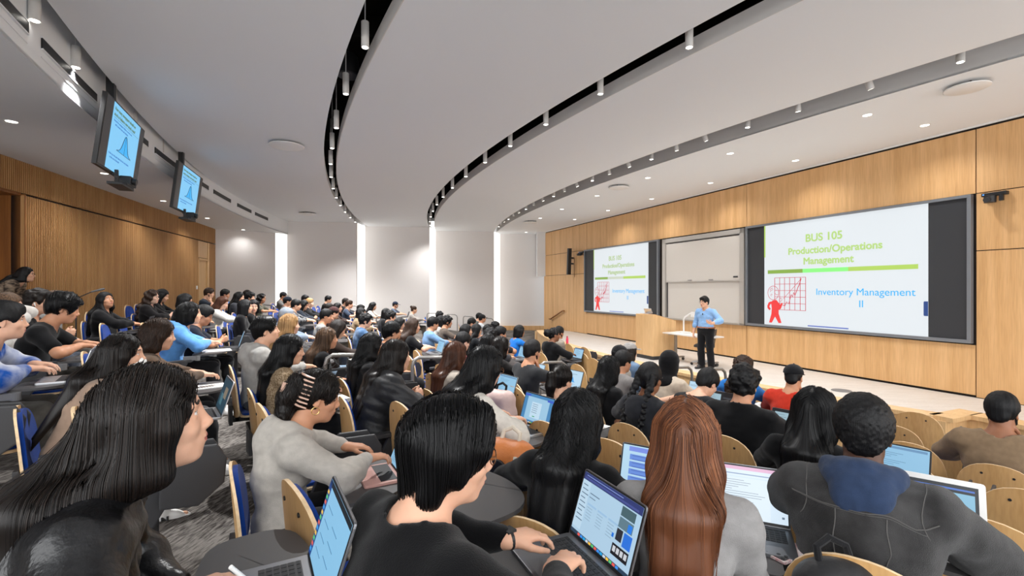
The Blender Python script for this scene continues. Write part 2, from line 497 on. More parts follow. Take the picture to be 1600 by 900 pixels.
class Field:
    def __init__(s, xs, ys, zs):
        s.ax = (xs, ys, zs)
        s.d = np.full((len(xs), len(ys), len(zs)), 1.0, np.float32)
    def win(s, lo, hi):
        sl = []
        for a, l, h in zip(s.ax, lo, hi):
            i, j = np.searchsorted(a, l), np.searchsorted(a, h)
            if j <= i: return None
            sl.append(slice(max(i - 1, 0), j + 1))
        return tuple(sl)
    def xyz(s, sl):
        return s.ax[0][sl[0]][:, None, None], s.ax[1][sl[1]][None, :, None], s.ax[2][sl[2]][None, None, :]
    def put(s, sl, v, k, sub):
        a = s.d[sl]
        if sub:
            v = -v
            if k > 0:
                h = np.maximum(k - np.abs(a - v), 0) / k
                s.d[sl] = np.maximum(a, v) + h * h * (k * .25)
            else:
                s.d[sl] = np.maximum(a, v)
        elif k > 0:
            h = np.maximum(k - np.abs(a - v), 0) / k
            s.d[sl] = np.minimum(a, v) - h * h * (k * .25)
        else:
            s.d[sl] = np.minimum(a, v)
    def rc(s, a, b, ra, rb, k=.02, sub=False, flat=None, pad=.05):
        """round cone from a to b; flat=(unit vector, factor) squashes it along that vector"""
        a = np.asarray(a, np.float32); b = np.asarray(b, np.float32); R = max(ra, rb) + k + pad
        sl = s.win(np.minimum(a, b) - R, np.maximum(a, b) + R)
        if sl is None: return
        X, Y, Z = s.xyz(sl)
        ba = b - a; L2 = float(ba @ ba) + 1e-9
        px, py, pz = X - a[0], Y - a[1], Z - a[2]
        t = np.clip((px * ba[0] + py * ba[1] + pz * ba[2]) / L2, 0, 1)
        qx, qy, qz = px - t * ba[0], py - t * ba[1], pz - t * ba[2]
        n2 = qx * qx + qy * qy + qz * qz
        if flat is not None:
            n, fac = np.asarray(flat[0], np.float32), flat[1]
            c = qx * n[0] + qy * n[1] + qz * n[2]
            n2 = n2 + c * c * (fac * fac - 1)
        v = np.sqrt(n2) - (ra + (rb - ra) * t)
        s.put(sl, v, k, sub)
    def el(s, c, r, R=None, k=.02, sub=False, pad=.05):
        """ellipsoid, R rows are its axes"""
        c = np.asarray(c, np.float32); r = np.asarray(r, np.float32); m = float(r.max()) + k + pad
        sl = s.win(c - m, c + m)
        if sl is None: return
        X, Y, Z = s.xyz(sl)
        px, py, pz = X - c[0], Y - c[1], Z - c[2]
        if R is not None:
            qx = px * R[0][0] + py * R[0][1] + pz * R[0][2]
            qy = px * R[1][0] + py * R[1][1] + pz * R[1][2]
            qz = px * R[2][0] + py * R[2][1] + pz * R[2][2]
        else:
            qx, qy, qz = px, py, pz
        k0 = np.sqrt((qx / r[0]) ** 2 + (qy / r[1]) ** 2 + (qz / r[2]) ** 2)
        k1 = np.sqrt((qx / r[0] ** 2) ** 2 + (qy / r[1] ** 2) ** 2 + (qz / r[2] ** 2) ** 2)
        s.put(sl, (k0 * (k0 - 1) / np.maximum(k1, 1e-6)).astype(np.float32), k, sub)
    def plane(s, p, n, k=.004):
        """cut away the side the normal n points to"""
        X, Y, Z = s.xyz((slice(None),) * 3)
        v = (X - p[0]) * n[0] + (Y - p[1]) * n[1] + (Z - p[2]) * n[2]
        a = s.d
        h = np.maximum(k - np.abs(a - v), 0) / k
        s.d = (np.maximum(a, v) + h * h * (k * .25)).astype(np.float32)
    def sample(s, P):
        out = 0; idx = []; fr = []
        for j in range(3):
            a = s.ax[j]; i = np.clip(np.searchsorted(a, P[:, j]) - 1, 0, len(a) - 2)
            idx.append(i); fr.append(np.clip((P[:, j] - a[i]) / (a[i + 1] - a[i]), 0, 1))
        for cx in (0, 1):
            for cy in (0, 1):
                for cz in (0, 1):
                    w = (fr[0] if cx else 1 - fr[0]) * (fr[1] if cy else 1 - fr[1]) * (fr[2] if cz else 1 - fr[2])
                    out = out + w * s.d[idx[0] + cx, idx[1] + cy, idx[2] + cz]
        return out
    def grad(s, P, e=.004):
        g = np.empty_like(P)
        for j in range(3):
            q = P.copy(); q[:, j] += e; r = P.copy(); r[:, j] -= e
            g[:, j] = s.sample(q) - s.sample(r)
        return g / (np.linalg.norm(g, axis=1, keepdims=True) + 1e-9)
    def mesh(s):
        d = s.d; xs, ys, zs = s.ax
        ins = d < 0
        nx, ny, nz = d.shape
        c = np.zeros((nx - 1, ny - 1, nz - 1), np.int8)
        for i in (0, 1):
            for j in (0, 1):
                for k in (0, 1):
                    c += ins[i:nx - 1 + i, j:ny - 1 + j, k:nz - 1 + k]
        act = (c > 0) & (c < 8)
        I, J, K = np.nonzero(act)
        if len(I) == 0: return np.zeros((0, 3)), np.zeros((0, 4), int)
        num = np.full(act.shape, -1, np.int64); num[I, J, K] = np.arange(len(I))
        acc = np.zeros((len(I), 3)); cnt = np.zeros(len(I))
        cor = {}
        for i in (0, 1):
            for j in (0, 1):
                for k in (0, 1):
                    cor[i, j, k] = d[I + i, J + j, K + k]
        def cross(p, q):
            a, b = cor[p], cor[q]
            m = (a < 0) != (b < 0)
            t = np.where(m, a / np.where(m, a - b, 1), 0)
            for x, (arr, ind) in enumerate(((xs, I), (ys, J), (zs, K))):
                lo = arr[ind + p[x]]; hi = arr[ind + q[x]]
                acc[:, x] += np.where(m, lo + (hi - lo) * t, 0)
            cnt[:] += m
        for j in (0, 1):
            for k in (0, 1):
                cross((0, j, k), (1, j, k)); cross((j, 0, k), (j, 1, k)); cross((j, k, 0), (j, k, 1))
        V = acc / cnt[:, None]
        Q = []
        a, b = ins[:-1, 1:-1, 1:-1], ins[1:, 1:-1, 1:-1]
        e = np.nonzero(a != b); x, y, z = e[0], e[1] + 1, e[2] + 1
        q = np.stack([num[x, y - 1, z - 1], num[x, y, z - 1], num[x, y, z], num[x, y - 1, z]], 1); fl = a[e]
        Q.append(np.where(fl[:, None], q, q[:, ::-1]))
        a, b = ins[1:-1, :-1, 1:-1], ins[1:-1, 1:, 1:-1]
        e = np.nonzero(a != b); x, y, z = e[0] + 1, e[1], e[2] + 1
        q = np.stack([num[x - 1, y, z - 1], num[x - 1, y, z], num[x, y, z], num[x, y, z - 1]], 1); fl = a[e]
        Q.append(np.where(fl[:, None], q, q[:, ::-1]))
        a, b = ins[1:-1, 1:-1, :-1], ins[1:-1, 1:-1, 1:]
        e = np.nonzero(a != b); x, y, z = e[0] + 1, e[1] + 1, e[2]
        q = np.stack([num[x - 1, y - 1, z], num[x, y - 1, z], num[x, y, z], num[x - 1, y, z]], 1); fl = a[e]
        Q.append(np.where(fl[:, None], q, q[:, ::-1]))
        return V, np.concatenate(Q)
def vnormals(V, F):
    n = np.cross(V[F[:, 2]] - V[F[:, 0]], V[F[:, 3]] - V[F[:, 1]])
    N = np.zeros_like(V)
    for k in range(4):
        np.add.at(N, F[:, k], n)
    return N / (np.linalg.norm(N, axis=1, keepdims=True) + 1e-12)
def relax(V, Q, n=2, w=.5):
    e = np.concatenate([Q[:, [0, 1]], Q[:, [1, 2]], Q[:, [2, 3]], Q[:, [3, 0]]])
    for k in range(n):
        A = np.zeros_like(V); c = np.zeros(len(V))
        for a, b in ((0, 1), (1, 0)):
            for j in range(3): A[:, j] += np.bincount(e[:, a], V[e[:, b], j], len(V))
            c += np.bincount(e[:, a], minlength=len(V))
        V = V * (1 - w) + w * A / np.maximum(c, 1)[:, None]
    return V
def mesh_np(name, V, F, mats, mi=None, extra=None):
    """numpy quads (and extra quads of strands) into a smooth mesh"""
    if extra is not None and len(extra[0]):
        F = np.concatenate([F, extra[1] + len(V)]) if len(V) else extra[1]
        V = np.concatenate([V, extra[0]]) if len(V) else extra[0]
        if mi is not None: mi = np.concatenate([mi, np.zeros(len(extra[1]), int)])
    me = bpy.data.meshes.new(name)
    me.vertices.add(len(V)); me.vertices.foreach_set('co', np.ascontiguousarray(V, np.float32).ravel())
    me.loops.add(len(F) * 4); me.loops.foreach_set('vertex_index', np.ascontiguousarray(F, np.int32).ravel())
    me.polygons.add(len(F)); me.polygons.foreach_set('loop_start', np.arange(0, 4 * len(F), 4, dtype=np.int32))
    me.polygons.foreach_set('use_smooth', np.ones(len(F), bool))
    if mi is not None: me.polygons.foreach_set('material_index', np.ascontiguousarray(mi, np.int32))
    for m in mats: me.materials.append(m)
    me.update(calc_edges=True)
    return me

# ------------------------------------------------------------------ people
def v3(*a): return np.array(a, np.float64)
def nrm(v): return v / (np.linalg.norm(v) + 1e-9)
def rotm(yaw, pitch, roll):
    """columns: forward, left, up of the head; pitch down positive, degrees"""
    M = Matrix.Rotation(math.radians(yaw), 3, 'Z') @ Matrix.Rotation(math.radians(pitch), 3, 'Y') @ Matrix.Rotation(math.radians(roll), 3, 'X')
    return np.array(M)
def ik(S, W, l1, l2, pole):
    d = W - S; L = np.linalg.norm(d); L = min(L, (l1 + l2) * .999); u = nrm(d); W = S + u * L
    a = (l1 * l1 - l2 * l2 + L * L) / (2 * L); h = math.sqrt(max(l1 * l1 - a * a, 0))
    p = pole - u * (pole @ u)
    return S + u * a + nrm(p) * h, W
class Rig:
    """a pose: joints of one person in local space, x forward, y left, z up, origin on the floor"""
    def __init__(s, lean=-3, hunch=10, twist=0, yaw=0, pitch=8, roll=0, arms='type', fem=False, size=1.0, stand=False, L=None, R=None, legs='sit', bulk=1.0, headfwd=.03):
        s.fem, s.stand, s.bulk = fem, stand, bulk
        sh = .160 if fem else .185
        zp = .53 if not stand else .93
        s.pel = v3(-.07 if not stand else 0, 0, zp)
        a, b = math.radians(lean), math.radians(lean + hunch)
        d1, d2 = v3(math.sin(a), 0, math.cos(a)), v3(math.sin(b), 0, math.cos(b))
        s.mid = s.pel + d1 * .22
        s.chest = s.mid + d1 * .03 + d2 * .06
        s.nb = s.mid + d2 * .245
        s.d1, s.d2 = d1, d2
        T = np.array(Matrix.Rotation(math.radians(twist), 3, 'Z'))
        s.fw = T @ v3(math.cos(b), 0, -math.sin(b)); s.lat = T @ v3(0, 1, 0)
        s.SL = s.nb - d2 * .045 + s.lat * sh + s.fw * .0; s.SR = s.nb - d2 * .045 - s.lat * sh
        s.R3 = rotm(yaw, pitch, roll)
        s.atl = s.nb + d2 * .09 + v3(math.cos(b), 0, 0) * headfwd
        s.H = s.atl + s.R3 @ v3(.018, 0, .092)
        hc = s.H
        P = dict(
            type=((.30, .12, .81), (.30, -.12, .81)), write=((.27, .2, .805), (.33, -.06, .81)),
            chin=((.28, .12, .79), None), lap=((.2, .07, .655), (.22, -.06, .66)), phone=((.27, .06, .80), (.28, -.05, .80)),
            rest=((.20, .27, .69), (.2, -.27, .69)), side=((.02, .3, .68), (.25, -.16, .74)))
        s.arms = arms
        wl, wr = P.get(arms, P['type'])
        if L is not None: wl = L
        if R is not None: wr = R
        wl = np.array(wl, float)
        s.fl = nrm(v3(1, -.25, -.05)); s.fr = nrm(v3(1, .25, -.05)); s.ul = v3(0, 0, 1.); s.ur = v3(0, 0, 1.)
        if arms == 'chin':
            wr = hc + s.R3 @ v3(.075, -.055, -.20); s.fr = nrm(s.R3 @ v3(-.25, .25, 1.0)); s.ur = s.R3 @ v3(.9, -.4, 0)
        if arms in ('lap',):
            s.fl = nrm(v3(.7, -.7, -.1)); s.fr = nrm(v3(.7, .7, -.1))
        if arms == 'phone':
            s.fl = nrm(v3(.7, -.4, .3)); s.fr = nrm(v3(.7, .4, .3)); s.ul = nrm(v3(-.3, .8, -.2)); s.ur = nrm(v3(-.3, -.8, -.2))
        wr = np.array(wr, float)
        s.pl, s.pr = (v3(-.8, .22, -.7), v3(-.8, -.22, -.7)) if arms == 'lap' else (v3(-.35, .95, -.2), v3(-.35, -.95, -.2))
        s.EL, s.WL = ik(s.SL, wl, .27, .245, s.pl); s.ER, s.WR = ik(s.SR, wr, .27, .245, s.pr)
        z = s.pel[2]
        if not stand:
            s.hip = [s.pel + v3(.0, .085, 0), s.pel + v3(.0, -.085, 0)]
            if legs == 'sit':
                s.knee = [v3(.36, .13, .515), v3(.36, -.12, .515)]; s.ank = [v3(.37, .13, .02), v3(.40, -.12, .02)]
            elif legs == 'out':
                s.knee = [v3(.37, .14, .50), v3(.37, -.12, .50)]; s.ank = [v3(.52, .12, .0), v3(.38, -.12, .02)]
            elif legs == 'cross':
                s.knee = [v3(.38, .05, .515), v3(.38, -.02, .60)]; s.ank = [v3(.37, .07, .02), v3(.60, .12, .28)]
            s.toe = [nrm(v3(1, .15, -.12)), nrm(v3(1, -.15, -.12))]
            if legs == 'cross': s.toe[1] = nrm(v3(.9, .25, -.5))
        else:
            s.hip = [s.pel + v3(0, .09, -.02), s.pel + v3(0, -.09, -.02)]
            s.knee = [v3(.03, .12, .50), v3(.03, -.11, .50)]; s.ank = [v3(-.02, .13, .085), v3(-.02, -.12, .085)]
            s.toe = [nrm(v3(1, .3, -.05)), nrm(v3(1, -.3, -.05))]
        s.curl = (22, 30, 20) if arms in ('type', 'write') else (30, 45, 30)
        if arms == 'phone': s.curl = (50, 60, 40)
        if arms == 'chin': s.curl = (45, 70, 45)
        s.hand_size = .93 if fem else 1.0
    def hp(s, x, y, z):
        return s.H + s.R3 @ v3(x, y, z)
    def grid(s, lo, hi, h, hh=None, hand=None, pad=.03):
        rf = [[], [], []]
        if hh:
            for j in range(3): rf[j].append((s.H[j] - .135, s.H[j] + .135, hh))
        if hand:
            for W, f in ((s.WL, s.fl), (s.WR, s.fr)):
                e = W + f * .17
                for j in range(3):
                    rf[j].append((min(W[j], e[j]) - .045, max(W[j], e[j]) + .045, hand))
        return Field(*[axis(lo[j] - pad, hi[j] + pad, h, rf[j]) for j in range(3)])
    # ---- the continuous body
    def torso(s, F, g=0.0, k=.05):
        f = s.fem; b = s.bulk
        e1 = np.array([[math.cos(math.atan2(s.d1[0], s.d1[2])), 0, -s.d1[0]], [0, 1, 0], list(s.d1)])
        e2 = np.array([list(s.fw), list(s.lat), list(s.d2)])
        F.el(s.pel + s.d1 * .02, (.118 * b + g, (.172 if f else .168) * b + g, .12 + g), e1, k)
        F.el(s.pel + s.d1 * .14 + v3(.01 * b, 0, 0), ((.092 if f else .105) * b + g, (.130 if f else .148) * b + g, .14 + g), e1, k)
        F.el(s.chest, (.105 * b + g, (.142 if f else .168) * b + g, .165 + g), e2, k)
        if f:
            for y in (-1, 1):
                F.el(s.chest + s.fw * .075 + s.lat * (.068 * y) - s.d2 * .0, (.058 + g, .06 + g, .06 + g), e2, .04)
        for S in (s.SL, s.SR):
            F.rc(s.nb - s.d2 * .04, S, .062 + g, .056 + g, k)
            F.rc(s.nb + s.d2 * .03, s.nb - s.d2 * .01 + (S - s.nb) * .6, .045 + g, .045 + g, .05)
    def arm(s, F, side, g=0.0, upto=1.0, b=1.0, k=.025, cuff=None):
        S, E, W = (s.SL, s.EL, s.WL) if side > 0 else (s.SR, s.ER, s.WR)
        r = .88 if s.fem else 1.0
        r *= .5 + .5 * s.bulk
        t1 = min(upto * 2, 1.0)
        e = S + (E - S) * t1
        F.rc(S, e, .054 * r + g, (.054 - .011 * t1) * r + g, k)
        if upto > .5:
            t2 = (upto - .5) * 2
            w = E + (W - E) * t2
            m = E + (W - E) * min(.3, t2)
            F.rc(E, m, .042 * r + g, .044 * r + g, k)
            if t2 > .3: F.rc(m, w, .044 * r + g, (.044 - .017 * (t2 - .3) / .7) * r + g * (1 if cuff is None else cuff), k)
    def leg(s, F, i, g=0.0, k=.03, to=1.0):
        h, kn, an = s.hip[i], s.knee[i], s.ank[i]
        b = .5 + .5 * s.bulk
        F.rc(h, kn, .088 * b + g, .06 * b + g, k)
        m = kn + (an - kn) * .32
        F.rc(kn, m, .056 * b + g, .056 * b + g, k)
        F.rc(m, kn + (an - kn) * to, .055 * b + g, (.055 - .018 * to) * b + g, k)
    def hand(s, F, side):
        W, f, u = (s.WL, s.fl, s.ul) if side > 0 else (s.WR, s.fr, s.ur)
        q = s.hand_size
        u = nrm(u - f * (u @ f))
        inn = np.cross(f, u) * side     # towards the thumb
        inn = nrm(inn)
        if side > 0: inn = nrm(np.cross(f, u))
        else: inn = nrm(np.cross(u, f))
        kn = []
        for (o, fw_, l, ang) in ((.027, .088, .072, 7), (.0095, .093, .080, 2), (-.0085, .088, .074, -3), (-.0255, .078, .058, -9)):
            K = W + (f * fw_ + inn * o) * q
            F.rc(W + inn * o * .55 * q, K, .0165 * q, .0115 * q, .012, pad=.02)
            kn.append((K, l, ang))
        F.rc(W - f * .008, W + f * .05 * q, .024 * q, .02 * q, .02, flat=(u, 1.35), pad=.02)
        F.rc(W - f * .012, W + f * .01, .025 * q, .022 * q, .02, flat=(u, 1.2), pad=.02)
        for n, (K, l, ang) in enumerate(kn):
            a = math.radians(ang); d = nrm(f * math.cos(a) + inn * math.sin(a))
            p = K; c = 0
            for j, (seg, r0, r1) in enumerate(((.45, .0092, .0085), (.31, .0085, .0077), (.24, .0077, .0064))):
                c += math.radians(s.curl[j] * (1 + .12 * (n - 1.5)))
                e = p + (d * math.cos(c) - u * math.sin(c)) * l * seg * q
                F.rc(p, e, r0 * q, r1 * q, .0035, pad=.015)
                p = e
        b0 = W + (f * .025 + inn * .018 - u * .004) * q
        b1 = b0 + nrm(f * .75 + inn * .75 - u * .3) * .042 * q
        b2 = b1 + nrm(f * .95 + inn * .35 - u * .25) * .034 * q
        b3 = b2 + nrm(f * 1.0 + inn * .02 - u * .3) * .027 * q
        F.rc(b0, b1, .017 * q, .0115 * q, .014, pad=.02); F.rc(b1, b2, .0112 * q, .0095 * q, .004, pad=.015); F.rc(b2, b3, .0096 * q, .0075 * q, .003, pad=.015)
    def head(s, F, fine=True):
        f = s.fem; R = s.R3.T; h = s.hp
        F.rc(s.nb - s.d2 * .02, s.hp(-.022, 0, -.045), .054 if f else .062, .05 if f else .058, .03)
        F.el(h(-.012, 0, .032), (.097, .076, .092), R, .02)
        F.el(h(.030, 0, -.038), (.062, .058, .082), R, .035)          # face
        F.el(h(.020, 0, -.075), (.060, .050 if f else .055, .042), R, .03)  # jaw
        F.el(h(.070, 0, -.100), (.020, .022 if f else .027, .017), R, .025)   # chin
        for y in (-1, 1):
            F.el(h(.056, .040 * y, -.028), (.026, .022, .020), R, .025)     # cheekbone
            F.el(h(.070, .028 * y, .030), (.018, .026, .010), R, .02)       # brow
            F.el(h(.094, .031 * y, .010), (.016, .017, .011), R, .014, True)   # socket
            F.el(h(.0705, .031 * y, .009), (.0130, .0135, .0125), R, .003)     # eyeball
            F.el(h(.0745, .031 * y, .0175), (.0115, .0165, .0052), R, .005)    # upper lid
            F.el(h(.0735, .031 * y, -.001), (.0105, .0150, .0042), R, .006)    # lower lid
            F.el(h(.1005, .0105 * y, -.032), (.0095, .0085, .0075), R, .007)    # nostril wing
            F.el(h(-.012, .0755 * y, -.008), (.020, .0065, .031), R, .006)     # ear
            F.el(h(-.006, .083 * y, -.004), (.010, .005, .017), R, .004, True)
            F.el(h(-.004, .077 * y, -.032), (.009, .006, .010), R, .005)       # lobe
        F.rc(h(.083, 0, .018), h(.1035, 0, -.020), .0085, .0100, .014)           # bridge
        F.el(h(.1065, 0, -.026), (.0118, .0112, .0100), R, .008)                # tip
        F.el(h(.084, 0, -.060), (.016, .026, .022), R, .02)                     # muzzle
        F.el(h(.098, 0, -.0565), (.0072, .021, .0055), R, .004)                 # upper lip
        F.el(h(.0965, 0, -.0680), (.0075, .0185, .0062), R, .003)               # lower lip
        F.el(h(.104, 0, -.0622), (.007, .026, .0013), R, .003, True)
    def body(s, h=.014, hh=.0065, hand=.0055):
        pts = [s.pel, s.SL, s.SR, s.EL, s.ER, s.WL + s.fl * .18, s.WR + s.fr * .18, s.WL, s.WR, s.H + .13, s.H - .13] + s.knee + s.ank
        pts = np.array(pts)
        F = s.grid(pts.min(0) - .12, pts.max(0) + .12, h, hh, hand)
        s.torso(F)
        for i in (0, 1):
            s.leg(F, i)
            F.rc(s.ank[i] - v3(.02, 0, .02), s.ank[i] + s.toe[i] * .15 - v3(0, 0, .035), .035, .028, .02)
        for sd_ in (1, -1):
            s.arm(F, sd_); s.hand(F, sd_)
        s.head(F)
        V, Q = F.mesh()
        if not s.stand:
            m = (V[:, 2] < .457) & (V[:, 2] > .30) & (V[:, 0] < .255)
            V[m, 2] = .457
        # features: colour by place on the face
        c = V[Q].mean(1)
        L = (c - s.H) @ s.R3
        x, y, z = L.T; ay = np.abs(y)
        mi = np.zeros(len(Q), int)
        near = (np.linalg.norm(L, axis=1) < .16) & (x > .05)
        mi[near & (((ay / .0215) ** 2 + ((z + .0622) / .0105) ** 2) < 1) & (x > .085)] = 1
        mi[near & (ay > .012) & (ay < .049) & (np.abs(z - (.0315 + .004 * np.sin((ay - .012) / .037 * 3.0))) < (.0042 if not s.fem else .0036))] = 2
        e = ((ay - .031) / .0125) ** 2 + ((z - .0085) / .0058) ** 2
        mi[near & (e < 1) & (x > .06)] = 3
        ir = ((ay - .031) ** 2 + (z - .0088) ** 2) < .0054 ** 2
        mi[near & ir & (x > .06)] = 4
        lash = near & (np.abs(e - 1.12) < .28) & (z > .0105) & (x > .06)
        mi[lash] = 2
        return V, Q, mi
    # ---- clothes
    def top(s, kind, h=.013, fold=1.0):
        long = kind not in ('tee', 'tank')
        g = dict(tee=.012, tank=.008, sweater=.018, shirt=.013, hoodie=.024, jacket=.028, puffer=.045, cardigan=.02)[kind]
        pts = np.array([s.pel, s.SL, s.SR, s.EL, s.ER, s.WL, s.WR, s.nb + s.d2 * .08])
        F = s.grid(pts.min(0) - .2, pts.max(0) + .2, h, None, None)
        s.torso(F, g)
        for sd_ in (1, -1):
            if kind == 'tank': continue
            s.arm(F, sd_, g + (.004 if kind != 'puffer' else .008), .36 if not long else (.80 if kind == 'shirt' else .95), cuff=.55)
        F.plane(s.pel - s.d1 * (.055 if not s.stand else -.03), -s.d1 if s.stand else v3(0, 0, -1))
        nk = {'tee': .072, 'tank': .1, 'sweater': .078, 'shirt': .066, 'hoodie': .07, 'jacket': .072, 'puffer': .075, 'cardigan': .075}[kind]
        F.rc(s.nb + s.d2 * (.012 if kind != 'tank' else -.01), s.nb + s.d2 * .14 + v3(.03, 0, 0), nk, nk + .02, .022, True)
        F.rc(s.nb + s.d2 * .035 + s.fw * .02, s.nb + s.d2 * .05 + s.fw * .13, .05, .07, .008, True)
        if kind == 'hoodie':      # the hood lies on the upper back
            a = s.nb + s.d2 * .02
            F.el(a - s.fw * .085 - s.d2 * .015, (.080, .130, .072), np.array([s.fw, s.lat, s.d2]), .02)
            F.el(a - s.fw * .135 - s.d2 * .08, (.05, .095, .085), np.array([s.fw, s.lat, s.d2]), .03)
            for y in (-1, 1):
                F.rc(a - s.fw * .05 + s.lat * .085 * y + s.d2 * .02, a + s.fw * .055 + s.lat * .05 * y - s.d2 * .035, .032, .022, .02)
            F.el(a - s.fw * .080 + s.d2 * .06, (.04, .075, .036), np.array([s.fw, s.lat, s.d2]), .02, True)
        if kind in ('jacket', 'shirt', 'puffer'):      # collar
            r0, r1, z1 = {'jacket': (.082, .016, .035), 'shirt': (.068, .011, .035), 'puffer': (.09, .026, .045)}[kind]
            for n in range(20):
                w = -2.55 + 5.1 * n / 19; w2 = -2.55 + 5.1 * (n + 1) / 19
                if n == 19: break
                A = s.nb + s.d2 * (z1 - .03 * (abs(w) / 2.55) ** 2) - s.fw * (math.cos(w) * r0 - .012) + s.lat * math.sin(w) * r0
                B = s.nb + s.d2 * (z1 - .03 * (abs(w2) / 2.55) ** 2) - s.fw * (math.cos(w2) * r0 - .012) + s.lat * math.sin(w2) * r0
                F.rc(A, B, r1, r1, .012); F.rc(A - s.d2 * .02, B - s.d2 * .02, r1, r1, .012)
        V, Q = F.mesh()
        N = vnormals(V, Q)
        amp = {'tee': .008, 'tank': .004, 'sweater': .011, 'shirt': .010, 'hoodie': .015, 'jacket': .013, 'puffer': .008, 'cardigan': .011}[kind] * fold
        D = V.copy()
        n1 = fbm(D * np.array([9, 9, 14]) + 3.1, 3); n2 = np.abs(fbm(D * np.array([7, 7, 17]) + 9.7, 2))
        disp = amp * (n1 * 1.4 - n2 * 1.6)
        if kind == 'puffer':
            disp = disp + .013 * np.abs(np.sin((D @ s.d2) * 3.14159 / .085)) - .006
        V = V + N * disp[:, None]
        if not s.stand:
            m = (V[:, 2] < .458) & (V[:, 0] < .27); V[m, 2] = .458
            V[:, 0] = np.maximum(V[:, 0], -.262 - .085 * (V[:, 2] - .45) + .035 + .55 * np.minimum(np.abs(V[:, 1]), .2) ** 2 * (V[:, 2] < .86) - (V[:, 2] >= .86) * .4)
        return V, Q
    def trousers(s, h=.014, g=.014, wide=0.0):
        pts = np.array([s.pel] + s.knee + s.ank)
        F = s.grid(pts.min(0) - .2, pts.max(0) + .2, h)
        e1 = np.array([[s.d1[2], 0, -s.d1[0]], [0, 1, 0], list(s.d1)])
        F.el(s.pel + s.d1 * .0, (.118 * s.bulk + g, .172 * s.bulk + g, .13 + g), e1, .04)
        for i in (0, 1):
            s.leg(F, i, g, .03, .93)
            if wide: F.rc(s.knee[i] + (s.ank[i] - s.knee[i]) * .3, s.knee[i] + (s.ank[i] - s.knee[i]) * .93, .06 + wide * .5, .05 + wide, .03)
        if not s.stand:
            F.plane(v3(0, 0, .452), v3(-.0, 0, -1) if False else v3(0, 0, -1)) if False else None
        V, Q = F.mesh()
        N = vnormals(V, Q)
        V = V + N * (.012 * fbm(V * np.array([9, 9, 12]) + 1.7, 3))[:, None]
        if not s.stand:
            m = (V[:, 2] < .455) & (V[:, 0] < .26)
            V[m, 2] = .455
            V[:, 0] = np.maximum(V[:, 0], -.225)
        return V, Q
    def shoe(s, i, h=.008):
        a = s.ank[i]; t = s.toe[i]; sdv = nrm(np.cross(v3(0, 0, 1), t)); up = np.cross(t, sdv)
        heel = a - t * .035 - up * .045; toe = a + t * .165 - up * .052
        F = s.grid(np.minimum(heel, toe) - .09, np.maximum(heel, toe) + .12, h, pad=.01)
        F.rc(heel, a + t * .02 + up * .01, .042, .046, .03)
        F.rc(heel + up * .005, a + t * .09 - up * .03, .042, .044, .03)
        F.rc(a + t * .07 - up * .035, toe, .044, .036, .03)
        F.rc(a, a + up * .06, .05, .055, .02)
        F.rc(a + up * .06, a + up * .2, .044, .044, .005, True)
        z0 = a - up * .082
        F.plane(z0, -up, .006)
        F.plane(a + up * .045, up, .006)
        V, Q = F.mesh()
        c = V[Q].mean(1); hh = (c - z0) @ up
        return V, Q, np.where(hh < .022, 1, 0)
    # ---- hair and headgear
    def hair(s, style, h=.008, strands=0, seed=1, srad=.0012, wave=0.0, zcut=None, capped=False):
        R = s.R3.T; hp = s.hp
        sh = s.nb - s.d2 * .05
        longs = {'long': .30, 'wavy': .30, 'curly_long': .24, 'vlong': .42, 'bob': .0, 'mid': .12, 'front': .3}
        lo = s.H - .2; hi = s.H + .2
        if style in longs: lo = np.minimum(lo, sh - v3(.3, .22, longs[style] + .1)); hi = np.maximum(hi, sh + v3(.2, .22, .0))
        if style in ('pony', 'braids', 'claw', 'bun', 'puff'): lo = lo - v3(.15, .12, .3)
        F = s.grid(lo, hi, h, pad=.0)
        th = dict(short=.014, messy=.022, buzz=.004, afro=.016, side=.016, fade=.012, curtain=.018, pony=.007, bun=.007, puff=.007, claw=.012, braids=.012, undercap=.004, long=.009, vlong=.009, wavy=.012).get(style, .014)
        F.el(hp(-.016, 0, .034), (.100 + th, .0785 + th, .096 + th), R, .01)
        face = lambda k=.012, up=0.0: F.el(hp(.098, 0, -.040), (.075, .076, .088 + up), R, k, True)
        def below(z, tilt=0.0):
            n = s.R3 @ nrm(v3(tilt, 0, -1)); F.plane(hp(0, 0, z), n, .01)
        ears = lambda: [F.el(hp(.012, .085 * y, -.03), (.036, .03, .042), R, .01, True) for y in (-1, 1)]
        if style in ('short', 'side', 'buzz', 'fade', 'undercap', 'afro', 'messy'):
            if style == 'side': F.rc(hp(.07, .03, .095), hp(.06, -.05, .09), .032, .026, .02); F.rc(hp(-.02, 0, .10), hp(.05, 0, .098), .05, .036, .03)
            if style == 'fade': F.el(hp(.0, 0, .088), (.085, .062, .050), R, .02)
            if style == 'short': F.rc(hp(-.03, 0, .085), hp(.06, 0, .092), .05, .030, .03)
            if style == 'messy':
                for (x, y, z, r) in ((.06, .03, .09, .04), (.05, -.04, .09, .04), (0, 0, .115, .05), (-.06, 0, .1, .05), (.085, 0, .075, .03), (.0, .065, .06, .04), (.0, -.065, .06, .04)):
                    F.el(hp(x, y, z), (r, r, r * .8), R, .02)
            F.el(hp(-.085, 0, -.03), (.03, .058, .05), R, .02)
            face(.012, .006); ears(); below(-.068 if style != 'fade' else -.045, .55)
        elif style == 'curtain':
